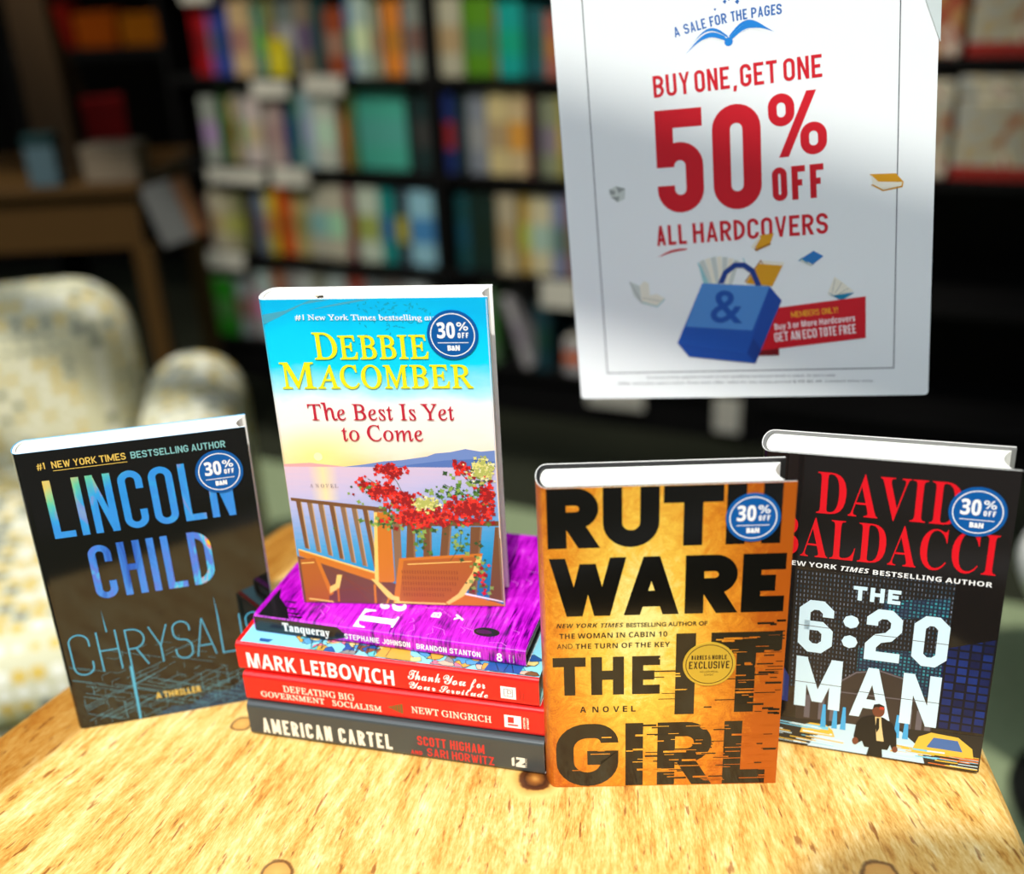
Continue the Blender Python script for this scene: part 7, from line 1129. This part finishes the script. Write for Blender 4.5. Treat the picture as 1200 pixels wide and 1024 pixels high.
# ------------------------------------------------ shop interior: setting
def fabric(name, a, b, sc, rough=.95):
    m = mat(name, a, rough, spec=.1); k = N(m); k.color(k.mix(k.noise(k.obj(), sc, 3), a, b)); return m
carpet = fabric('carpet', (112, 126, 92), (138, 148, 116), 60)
dark_paint = mat('wall_dark', (30, 27, 24), .9, spec=.1); ceil_paint = mat('ceiling_dark', (44, 42, 40), .9)
shelf_wood = mat('shelf_black_wood', (11, 10, 10), .7, spec=.15)
shaded_carpet = fabric('carpet_shaded', (34, 36, 26), (44, 46, 34), 60)  # same carpet away from the sun, its shade put into the colour
f = Mesh(); f.box((-4.5, -1.6, FZ-.1), (4.5, 6.2, FZ-.008), shaded_carpet); struct(f.build('floor'))
BX = Vector((.8944, -.4472, 0)); NX = Vector((.4472, .8944, 0)); P0 = Vector((0, -.11, 0))
rg = Mesh(); q = [(-2.6, 3.8), (-2.6, -.6), (2.2, -1.2), (2.2, 1.4)]; q = q[::-1] if area2(q) < 0 else q; rg.prism(q, FZ-.0075, FZ, carpet)  # added pale sheet; far edge follows where sunlight ends on the carpet
ro = rg.build('sun_patch', None, .003); tag(ro, 'pale sage patch added as sunlit carpet over the darker floor under table and armchair', 'sun_patch')
c = Mesh(); pts = [tuple((P0+Vector((0, .28, 0))+BX*s)[:2]) for s in (-4.2, 4.2)]+[(4.5, 6.2), (-4.5, 6.2)]
c.prism(pts, 3., 3.15, ceil_paint); struct(c.build('ceiling'))
w_ = Mesh(); w_.box((-4.5, 5.2, FZ), (4.5, 5.35, 3), dark_paint); struct(w_.build('wall_back'))
w_ = Mesh(); w_.box((-4.6, -1.6, FZ), (-4.45, 5.2, 3), dark_paint); struct(w_.build('wall_left'))
w_ = Mesh(); w_.box((4.45, -1.6, FZ), (4.6, 5.2, 3), dark_paint); struct(w_.build('wall_right'))
# street window behind the camera: transom bar, posts, low sill wall
win = empty('window_1', (0, 0, 0)); win['kind'] = 'structure'
mw = Matrix.Identity(4)
for i in range(3): mw[i][0], mw[i][1], mw[i][2] = BX[i], NX[i], (0, 0, 1)[i]
mw.translation = P0; win.matrix_world = mw
frame_m = mat('window_frame', (60, 58, 56), .5)
for nm, a, b_ in (('transom', (-4, -.03, 1.745), (4, .0, 1.925)), ('transom', (-4, -.03, 2.22), (4, .0, 2.38)), ('window_post', (-2.2, -.04, FZ), (-2.1, .02, 3)), ('window_post', (1.5, -.04, FZ), (1.6, .02, 3)), ('sill_wall', (-4, -.1, FZ), (4, -.02, -.25))):
    q = Mesh(); q.box(a, b_, frame_m); o = q.build(nm, win)
q = Mesh(); n = 40; q.add([(.325+.25*math.cos(2*pi*i/n), y, .95+.25*math.sin(2*pi*i/n)) for y in (-.02, -.014) for i in range(n)], [(i, (i+1) % n, n+(i+1) % n, n+i) for i in range(n)]+[tuple(range(n))[::-1], tuple(range(n, 2*n))], frame_m); q.build('shade_disc', win)  # unseen disc added only to shade the table's near right corner
# ------------------------------------------------ bookcases
AX = Vector((.9119, -.4104, 0)); AN = Vector((.4104, .9119, 0)); Q0 = Vector((0, 3.13, 0))
mb = Matrix.Identity(4)
for i in range(3): mb[i][0], mb[i][1], mb[i][2] = AX[i], AN[i], (0, 0, 1)[i]
mb.translation = Q0
Z = {0: .47, 1: .2, 2: -.073, 3: -.367, 4: -.67}
def bookcase(s0, s1, zs, label):
    root = empty('bookcase', mtx=mb @ Matrix.Translation((s0, 0, 0))); tag(root, label, 'bookcase', 'black wooden bookcases'); w = s1-s0
    for x in (0, w-.02):
        q = Mesh(); q.box((x, 0, FZ-.007), (x+.02, .3, .9), shelf_wood); q.build('side_panel', root, .002)
    q = Mesh(); q.box((.02, .285, FZ+.08), (w-.02, .3, .9), shelf_wood); q.build('back_panel', root)
    q = Mesh(); q.box((.02, .02, FZ-.007), (w-.02, .04, FZ+.1), shelf_wood); q.build('plinth', root)
    q = Mesh(); q.box((.02, 0, .86), (w-.02, .285, .9), shelf_wood); q.build('top_panel', root)
    for z_ in zs:
        q = Mesh(); q.box((.02, 0, z_-.024), (w-.02, .285, z_), shelf_wood); q.build('shelf', root, .002)
bookcase(-1.15, -.205, Z.values(), 'black wooden bookcase full of upright hardcovers, beyond the blue sky novel')
bookcase(-.2, .745, Z.values(), 'black wooden bookcase partly hidden by the hanging poster, filled with mixed books')
ZC = {0: .55, 1: .25, 2: -.035, 3: -.36, 4: -.69}
bookcase(.75, 1.7, ZC.values(), 'black bookcase holding patterned boxes beside the hanging poster edge')
ROWS = {
1:[(-1.045,-0.983,0.211,'red',(150,0,8)),(-0.983,-0.961,0.204,'mauve',(120,80,150)),(-0.96,-0.902,0.207,'blue',(25,60,140)),(-0.897,-0.828,0.216,'tan',(190,160,115)),(-0.826,-0.81,0.235,'cream',(170,150,110)),(-0.812,-0.775,0.205,'teal',(60,130,110)),(-0.772,-0.735,0.229,'olive',(125,120,60)),(-0.734,-0.661,0.227,'grey',(100,110,105)),(-0.66,-0.603,0.229,'brown',(120,105,85)),(-0.602,-0.555,0.228,'dark teal',(10,60,60)),(-0.557,-0.49,0.19,'rust',(140,60,25)),(-0.488,-0.459,0.207,'steel blue',(75,115,150)),(-0.458,-0.406,0.222,'pale blue',(170,190,180)),(-0.406,-0.384,0.215,'sage',(125,140,105)),(-0.385,-0.362,0.196,'pale grey',(160,155,135)),(-0.361,-0.3,0.207,'orange',(205,120,35)),(-0.3,-0.281,0.195,'dark blue',(40,70,90)),(-0.28,-0.204,0.214,'silver grey',(130,135,125)),(-0.182,-0.107,0.212,'cream',(180,175,150)),(-0.104,-0.008,0.207,'green',(85,140,20)),(-0.008,0.004,0.184,'brick red',(140,50,30)),(0.005,0.079,0.196,'turquoise',(0,160,150)),(0.079,0.146,0.18,'deep teal',(20,90,95)),(0.148,0.185,0.166,'salmon',(165,90,75)),(0.188,0.227,0.177,'grey',(120,120,120))],
2:[(-1.05,-0.992,0.208,'grey white',(150,155,145)),(-0.989,-0.956,0.232,'dark green',(30,90,35)),(-0.958,-0.918,0.21,'peach',(180,150,105)),(-0.917,-0.89,0.219,'ash grey',(115,120,110)),(-0.891,-0.822,0.207,'pale pink',(180,165,160)),(-0.823,-0.8,0.199,'grey green',(125,130,115)),(-0.799,-0.748,0.211,'rose grey',(165,140,135)),(-0.747,-0.702,0.216,'navy',(35,60,95)),(-0.702,-0.673,0.224,'sea green',(70,120,100)),(-0.672,-0.628,0.238,'powder blue',(140,165,175)),(-0.629,-0.549,0.23,'white',(185,190,175)),(-0.546,-0.513,0.217,'brown',(140,85,25)),(-0.508,-0.484,0.24,'olive',(85,110,55)),(-0.481,-0.311,0.245,'aqua',(60,150,130)),(-0.307,-0.281,0.218,'black',(12,20,20)),(-0.277,-0.218,0.231,'charcoal',(25,50,50)),(-0.201,-0.148,0.231,'red and navy',(25,45,110)),(-0.148,-0.107,0.23,'black',(15,38,42)),(-0.107,-0.045,0.23,'grey',(130,135,145)),(-0.042,0.022,0.236,'cream',(210,190,135)),(0.022,0.082,0.237,'sand',(200,175,130)),(0.082,0.1,0.219,'maroon',(100,30,35)),(0.1,0.121,0.223,'black',(20,25,30)),(0.121,0.175,0.218,'grey green',(120,125,100)),(0.175,0.2,0.222,'mustard',(150,140,60)),(0.203,0.251,0.226,'brown',(90,70,60))],
3:[(-1.109,-1.095,0.177,'maroon',(90,20,40)),(-1.093,-1.04,0.194,'cream',(180,170,145)),(-1.04,-0.991,0.189,'ivory',(165,155,125)),(-0.991,-0.946,0.195,'olive',(115,115,75)),(-0.945,-0.918,0.2,'black',(20,28,30)),(-0.919,-0.899,0.184,'plum',(60,20,45)),(-0.897,-0.857,0.202,'blue grey',(100,115,130)),(-0.856,-0.816,0.211,'yellow',(190,165,40)),(-0.815,-0.755,0.228,'orange',(190,75,12)),(-0.757,-0.701,0.219,'straw',(165,150,95)),(-0.697,-0.622,0.237,'stone',(175,170,150)),(-0.623,-0.55,0.245,'pale stone',(185,178,155)),(-0.55,-0.516,0.243,'maroon',(110,30,45)),(-0.513,-0.43,0.287,'white and olive',(185,195,175)),(-0.431,-0.376,0.267,'teal',(0,125,120)),(-0.377,-0.326,0.248,'black and yellow',(40,50,60)),(-0.326,-0.24,0.254,'sky blue',(130,175,190)),(-0.215,-0.16,0.22,'olive',(145,150,105)),(-0.16,-0.12,0.232,'deep teal',(15,70,75)),(-0.119,-0.029,0.243,'bottle green',(12,38,32)),(-0.023,0.038,0.262,'cream',(185,170,140)),(0.043,0.076,0.255,'gold',(185,150,60)),(0.075,0.146,0.251,'ivory',(195,185,150)),(0.145,0.193,0.242,'slate blue',(110,120,150)),(0.193,0.225,0.243,'brown',(120,75,50))],
4:[(-1.117,-1.033,0.205,'green',(25,130,5)),(-1.033,-0.972,0.22,'silver grey',(130,140,140)),(-0.973,-0.941,0.219,'rose grey',(150,120,125)),(-0.941,-0.877,0.237,'pale blue',(165,185,180)),(-0.874,-0.825,0.243,'orange',(160,85,35)),(-0.826,-0.768,0.244,'taupe',(140,130,125)),(-0.769,-0.711,0.244,'pale grey',(170,175,170)),(-0.712,-0.658,0.245,'olive',(130,130,110)),(-0.658,-0.585,0.258,'white',(175,185,180)),(-0.568,-0.509,0.245,'red',(150,60,45)),(-0.51,-0.449,0.241,'grey',(110,120,120)),(-0.449,-0.37,0.249,'taupe',(120,110,105)),(-0.365,-0.278,0.248,'white',(160,165,165)),(-0.099,-0.046,0.257,'green',(90,125,85)),(0.087,0.132,0.215,'dark teal',(20,60,70))],
}
pg2 = mat('old_page_edges', (196, 188, 168), .8)
rown = {1: 'top row', 2: 'second row', 3: 'third row', 4: 'bottom row'}
rnd = random.Random(8)
def shelf_book(s0, z_, w, h, rgb, rgb2, y, d, lean):
    """rounded spine facing out, boards and page block, one small mesh; a second colour band on the spine"""
    g = Mesh(); m = mat('spine_%d_%d_%d' % rgb, rgb, .5); m2 = mat('spine_%d_%d_%d' % rgb2, rgb2, .5)
    b = min(.006, w*.25); k = 6
    arc_ = [(w*i/k, -b*math.sin(pi*i/k)*.8+b) for i in range(k+1)]
    for za, zb, mm in ((0, h*.3, m), (h*.3, h*.3+h*.34, m2), (h*.64, h, m)):
        g.add([(x, yy, zz) for zz in (za, zb) for x, yy in arc_], [(i, i+1, k+1+i+1, k+1+i) for i in range(k)], mm, True)
    for x in (0, w-.002): g.box((x, b, 0), (x+.002, d, h), m)
    g.box((.002, b, .003), (w-.002, d-.004, h-.004), pg2); g.add([(x, yy, h) for x, yy in arc_], [tuple(range(k+1))], m)
    o = g.build('shelved_book'); o.matrix_world = mb @ Matrix.Translation((s0, y, z_+.0008)) @ Matrix.Rotation(lean, 4, 'Y'); return o
two = {'peach': (150, 60, 40), 'red and navy': (150, 36, 46), 'white and olive': (150, 160, 80), 'black and yellow': (150, 140, 20), 'cream': (176, 150, 110), 'charcoal': (60, 60, 58), 'sky blue': (60, 120, 170), 'green': (70, 130, 60), 'rust': (150, 110, 90), 'sand': (214, 150, 60), 'silver grey': (120, 90, 80), 'grey': (150, 150, 150)}
LABELS = {}
for r, L in ROWS.items():
    L = sorted(L); prev = -9
    for i, (s0, s1, h, cn, rgb) in enumerate(L):
        s0 = max(s0, prev+.0012); w = s1-s0-.0006
        if s0 < -.205 and s1 > -.229: w = -.229-s0
        if -.206 < s0 < -.178: s0 = -.178; w = s1-s0-.0006
        if w < .006: continue
        prev = s0+w
        rgb2 = two.get(cn) or tuple(min(255, int(c*rnd.uniform(.7, 1.25))) for c in rgb)
        zz = Z[r]; h = min(h, .235 if r != 4 else .25)
        if cn == 'rust': h = .19
        if h > .255: h = .255
        o = shelf_book(s0, zz, w, h, rgb, rgb2, .012+rnd.uniform(0, .02), .15+rnd.uniform(0, .03), 0)
        nb = [L[i-1][3] if i > 0 else None, L[i+1][3] if i+1 < len(L) else None]
        where = f'between {nb[0]} and {nb[1]}' if all(nb) else f'beside {nb[1] or nb[0]} at the row end'
        unit = 'first bookcase' if s0 < -.2 else 'poster-side bookcase'
        tag(o, f'{cn} book {where}, {rown[r]}, {unit}', 'book', f'{rown[r]} of books, {unit}')
# a yellow booklet standing in front of the top row, and slanting books in the bottom row beyond the sign
def lone(s0, z_, w, h, rgb, rgb2, label, y, lean): tag(shelf_book(s0, z_, w, h, rgb, rgb2, y, .14, lean), label, 'book', 'loose books on the shelves')
YB = shelf_book(-.75, Z[1], .07, .11, (196, 178, 20), (206, 190, 40), -.0005, .0115, 0); tag(YB, 'small yellow booklet standing in front of the top row', 'book', 'loose books on the shelves')
lone(.045, Z[4]+.0005, .032, .235, (170, 165, 165), (150, 140, 150), 'pale grey slanting book, bottom row of the poster-side bookcase', .012, R(-17))
lone(.18, Z[4], .09, .11, (165, 160, 160), (205, 90, 25), 'short white and orange book near the poster, bottom row', .012, 0)
lone(.30, Z[4], .05, .2, (60, 90, 60), (140, 140, 60), 'dull green book half hidden under the poster edge', .012, 0)
# white label cards on the shelf edges
card = mat('label_card', (196, 192, 178), .6)
for s0, s1, z0, z1, lb in ((-1.036, -.924, .415, .462, 'white label card on the highest visible shelf edge'), (-.822, -.688, .14, .19, 'white label card below the yellow booklet'), (-.632, -.494, .15, .205, 'white label card below the rust coloured book'),
        (-1.045, -.82, -.128, -.085, 'wide white label card under the second row of books'), (-.79, -.655, -.13, -.07, 'white label card below the powder blue book'), (-1.1, -.95, -.42, -.362, 'white label card above the bottom green book'),
        (.12, .232, -.455, -.37, 'white label card touching the poster side edge, third shelf'), (.262, .44, -.755, -.68, 'tilted white label card under the poster, lowest shelf'), (.655, .73, -.79, -.68, 'large white label card above the dark city thriller'),):
    q = Mesh(); q.box((s0, -.006, z0), (s1, -.002, z1), card); o = q.build('shelf_label', None, .001); o.matrix_world = mb; tag(o, lb, 'label card', 'white shelf labels')
# patterned boxes in the third bookcase
def pattern(name, a, b_, c_):
    m = mat(name, a, .5); k = N(m); k.color(k.ramp(k.noise(k.obj(), 13, 3, .55, .8), [(.34, c_), (.42, a), (.5, b_), (.56, a), (.64, (226, 220, 200)), (.72, c_)])); return m
pa = pattern('gift_pattern', (176, 160, 120), (160, 165, 165), (150, 70, 54)); pb = pattern('gift_pattern_red', (160, 70, 50), (190, 150, 90), (150, 30, 24)); band = mat('gift_band_red', (150, 30, 22), .5)
for s0, s1, z_, h, m, lb in ((1.05, 1.2, ZC[1], .22, pb, 'dusky pink patterned gift box on the upper shelf'), (1.215, 1.5, ZC[1]+.0005, .23, pa, 'cream patterned gift box with red base band on the upper shelf'), (1.06, 1.2, ZC[2], .235, pa, 'narrow cream and pink patterned box on the lower shelf'), (1.21, 1.55, ZC[2], .245, pa, 'wide floral cream patterned box on the lower shelf')):
    root = empty('gift_box', mtx=mb @ Matrix.Translation((s0, .01, z_+.0006))); tag(root, lb, 'box', 'patterned gift boxes'); w = s1-s0
    q = Mesh(); q.box((0, 0, 0), (w, .2, h*.8), m); q.build('box_body', root, .008); q = Mesh(); q.box((-.002, -.003, h*.8), (w+.002, .203, h), m); q.build('lid', root, .006)
    if 'red' in lb or 'floral' in lb: q = Mesh(); q.box((-.001, -.0015, .004), (w+.001, .2, .035), band); q.build('base_band', root)
# ------------------------------------------------ dim display table and things at the far end
oak = mat('display_oak', (62, 41, 11), .6, spec=.2)
dt = empty('display_table', (-.86, 2.6, 0)); tag(dt, 'brown wooden display table in the dim far corner with deep apron', 'table')
q = Mesh(); q.box((-.72, -.02, .04), (-.0, .5, .062), oak); q.build('tabletop', dt, .003); q = Mesh(); q.box((-.7, 0, -.095), (-.02, .02, .04), oak); q.build('apron', dt); q = Mesh(); q.box((-.7, .46, -.095), (-.02, .48, .04), oak); q.build('apron', dt)
for x in (-.69, -.05):
    for y in (.0, .44): q = Mesh(); q.prism([(x-.0, y), (x+.045, y), (x+.045, y+.04), (x, y+.04)], FZ+(.001 if y < .1 or True else 0), -.095, oak); q.build('leg', dt)
tzz = .0625
ez = empty('display_easel', (-1.08, 2.75, tzz)); tag(ez, 'leaning wooden easel board standing on the display table', 'easel')
q = Mesh(); q.add([(-.075, .0, 0), (.03, .0, 0), (.03, .025, 0), (-.075, .025, 0), (-.14, .16, .75), (-.05, .16, .75), (-.05, .185, .75), (-.14, .185, .75)], [(0, 3, 2, 1), (4, 5, 6, 7), (0, 1, 5, 4), (1, 2, 6, 5), (2, 3, 7, 6), (3, 0, 4, 7)], oak); q.build('board', ez, .003); q = Mesh(); q.tube([(-.02, .3, .01), (-.09, .185, .62)], .012, oak); q.build('rear_strut', ez)
def small_box(name, p, d, rgb, lb, cat, rot=0, lid=None):
    root = empty(name, p); root.rotation_euler.z = rot; tag(root, lb, cat); q = Mesh(); q.box((-d[0]/2, -d[1]/2, 0), (d[0]/2, d[1]/2, d[2]*.8), mat(name+'_body_%d' % sum(rgb), rgb, .9, spec=.1)); q.build('box_body', root, .004)
    q = Mesh(); q.box((-d[0]/2-.002, -d[1]/2-.002, d[2]*.8), (d[0]/2+.002, d[1]/2+.002, d[2]), mat(name+'_lid_%d' % sum(lid or rgb), lid or rgb, .9, spec=.1)); q.build('lid', root, .004); return root
small_box('white_carton', (-.93, 2.66, tzz), (.13, .1, .085), (104, 92, 76), 'pale carton standing at the corner of the display table', 'box')
small_box('blue_packet', (-1.085, 2.62, tzz), (.07, .05, .12), (66, 84, 90), 'pale blue packet in front of the easel board', 'box', 0, (20, 40, 40))
small_box('red_packet', (-1.005, 2.86, tzz), (.1, .06, .17), (90, 8, 8), 'dark red packet behind the pale carton on the table', 'box', .3)
q = empty('leaning_magazine', (-.83, 2.6, -.1)); q.rotation_euler = (0, R(-14), R(15)); tag(q, 'pale magazine in a side rack at the end of the display table', 'magazine')
g = Mesh(); g.box((0, 0, 0), (.075, .012, .15), mat('magazine_cover', (92, 92, 90), .5)); g.build('cover', q, .002); g = Mesh(); g.box((.075, .001, .002), (.11, .011, .145), mat('magazine_brown', (110, 70, 40), .5)); g.build('fold', q, .002)
# far shelf with orange and red boxes
fs = empty('wall_shelf', (-1.3, 3.9, .27)); tag(fs, 'dark shelf unit in the far corner holding orange and red boxes', 'shelf')
q = Mesh(); q.box((-.35, 0, -.03), (.3, .3, 0), shelf_wood); q.build('shelf_board', fs)
for x in (-.37, .3): q = Mesh(); q.box((x, 0, FZ-.27-.007), (x+.02, .3, .5), shelf_wood); q.build('side_panel', fs)
for i, (x, w, h, rgb, nm) in enumerate(((-.2, .12, .14, (120, 16, 4), 'red'), (-.06, .14, .11, (150, 66, 0), 'burnt orange'), (.09, .13, .1, (150, 84, 4), 'amber'), (.22, .1, .12, (140, 94, 10), 'ochre'))): small_box('carton', (-1.3+x, 4.0, .271), (w, .12, h), rgb, f'{nm} carton on the dark shelf in the far corner', 'box')
# ------------------------------------------------ armchair
def chair_fabric():
    m = mat('chair_fabric', (196, 190, 146), .95, spec=.1); k = N(m); o = k.obj()
    v = k.n('ShaderNodeTexVoronoi'); v.inputs['Scale'].default_value = 38; v.inputs['Randomness'].default_value = .12; k.l(o, v.inputs['Vector'])
    s = k.sep(v.outputs['Color']); spot = k.ramp(s[0], [(.0, (204, 174, 88)), (.36, (204, 174, 88)), (.4, (116, 120, 112)), (.62, (116, 120, 112)), (.66, (222, 220, 204))], 'CONSTANT')
    k.color(k.mix(k.math('LESS_THAN', v.outputs['Distance'], .42), (200, 196, 164), spot)); return m
cf_ = chair_fabric()
ch = empty('armchair', (-.97, 1.66, FZ)); ch.rotation_euler.z = R(12); tag(ch, 'rounded cream armchair in small mosaic patterned fabric beside the table', 'armchair')
def puff(a, b_, m, r, name, par, seg=6):
    q = Mesh(); q.box(a, b_, m); o = q.build(name, par, r, seg)
    for p in o.data.polygons: p.use_smooth = True
    return o
def lump(pts, rads, name, par, sq=(1, 1)):
    """rounded bolster through pts"""
    q = Mesh(); q.tube(pts, rads, cf_, 24); o = q.build(name, par, 0, 0, 1); return o
puff((-.36, -.42, .14), (.36, .3, .33), cf_, .04, 'seat_base', ch); puff((-.29, -.45, .335), (.29, .24, .5), cf_, .075, 'seat_cushion', ch)
puff((-.3, .22, .16), (.3, .46, .81), cf_, .115, 'backrest', ch, 8)
for s_ in (-1, 1): puff((min(s_*.3, s_*.5), -.38, .13), (max(s_*.3, s_*.5), .4, .64), cf_, .095, 'armrest', ch, 8)
for x, y in ((-.3, -.36), (.3, -.36), (-.28, .26), (.28, .26)): q = Mesh(); q.tube([(x, y, .15), (x*1.04, y*1.04, .004)], [.022, .014], oak); q.build('leg', ch)
# ------------------------------------------------ round stool beyond the table corner
st = empty('round_stool', (1.0, 1.34, FZ)); tag(st, 'round black stool with pale rim standing on the carpet past the table corner', 'stool')
q = Mesh(); n = 40
def lathe(q, prof, m):
    vs = [(r*math.cos(2*pi*i/n), r*math.sin(2*pi*i/n), z_) for r, z_ in prof for i in range(n)]
    q.add(vs, [(j*n+i, j*n+(i+1) % n, (j+1)*n+(i+1) % n, (j+1)*n+i) for j in range(len(prof)-1) for i in range(n)], m, True)
lathe(q, [(.0, .42), (.2, .42), (.225, .43), (.235, .455), (.225, .48), (.2, .485)], mat('stool_rim', (236, 236, 230), .4)); q.build('rim', st)
q = Mesh(); lathe(q, [(.2, .47), (.198, .5), (.17, .515), (0, .52)], mat('stool_seat', (18, 18, 20), .5)); q.build('seat', st)
q = Mesh(); lathe(q, [(.0, .42), (.03, .42), (.028, .04), (.18, .015), (.18, .0), (0, 0)], mat('stool_leg', (24, 24, 24), .4)); q.build('pedestal', st)
# ------------------------------------------------ light
sun = bpy.data.lights.new('sun', 'SUN'); so = bpy.data.objects.new('sun', sun); COL.objects.link(so)
el, az = R(57), R(8); s_dir = Vector((-math.sin(az)*math.cos(el), -math.cos(az)*math.cos(el), math.sin(el)))
so.rotation_euler = (-s_dir).to_track_quat('-Z', 'Y').to_euler(); so.location = s_dir*5
sun.energy = SUN; sun.angle = R(1.3); sun.color = (1., .97, .9)
for s in (-1.35, -.8, -.3, .2, .7, 1.25, 1.6):
    l = bpy.data.lights.new('track_spot', 'SPOT'); l.energy = LAMP*(.5 if s > 1 else 1); l.color = (1, .95, .85); l.spot_size = R(24); l.spot_blend = .55; l.shadow_soft_size = .04
    o = bpy.data.objects.new('track_spot', l); COL.objects.link(o); o.location = Q0+AX*s*.9-AN*1.9+Vector((0, 0, 2.75-3.13*0)); tgt = Q0+AX*s+Vector((0, 0, .08)); o.rotation_euler = (tgt-o.location).to_track_quat('-Z', 'Y').to_euler()
wd = bpy.data.worlds.new('street_sky'); SC.world = wd; wd.use_nodes = True; nt = wd.node_tree; bg = nt.nodes['Background']
tc = nt.nodes.new('ShaderNodeTexCoord'); sp = nt.nodes.new('ShaderNodeSeparateXYZ'); rp = nt.nodes.new('ShaderNodeValToRGB'); nt.links.new(tc.outputs['Generated'], sp.inputs[0]); nt.links.new(sp.outputs[2], rp.inputs[0]); nt.links.new(rp.outputs[0], bg.inputs[0])
e = rp.color_ramp.elements; e[0].position = .0; e[0].color = (.03, .03, .03, 1); e[1].position = .84; e[1].color = (.85, .95, 1.05, 1); q = e.new(.6); q.color = (.05, .05, .05, 1); q = e.new(.72); q.color = (.75, .85, .95, 1)
bg.inputs[1].default_value = SKY
vs_ = SC.view_settings; vs_.view_transform = 'Standard'; vs_.look = 'None'; vs_.exposure = EXPO; vs_.gamma = 1; vs_.use_curve_mapping = False
SC.cycles.use_denoising = True; SC.cycles.max_bounces = 6
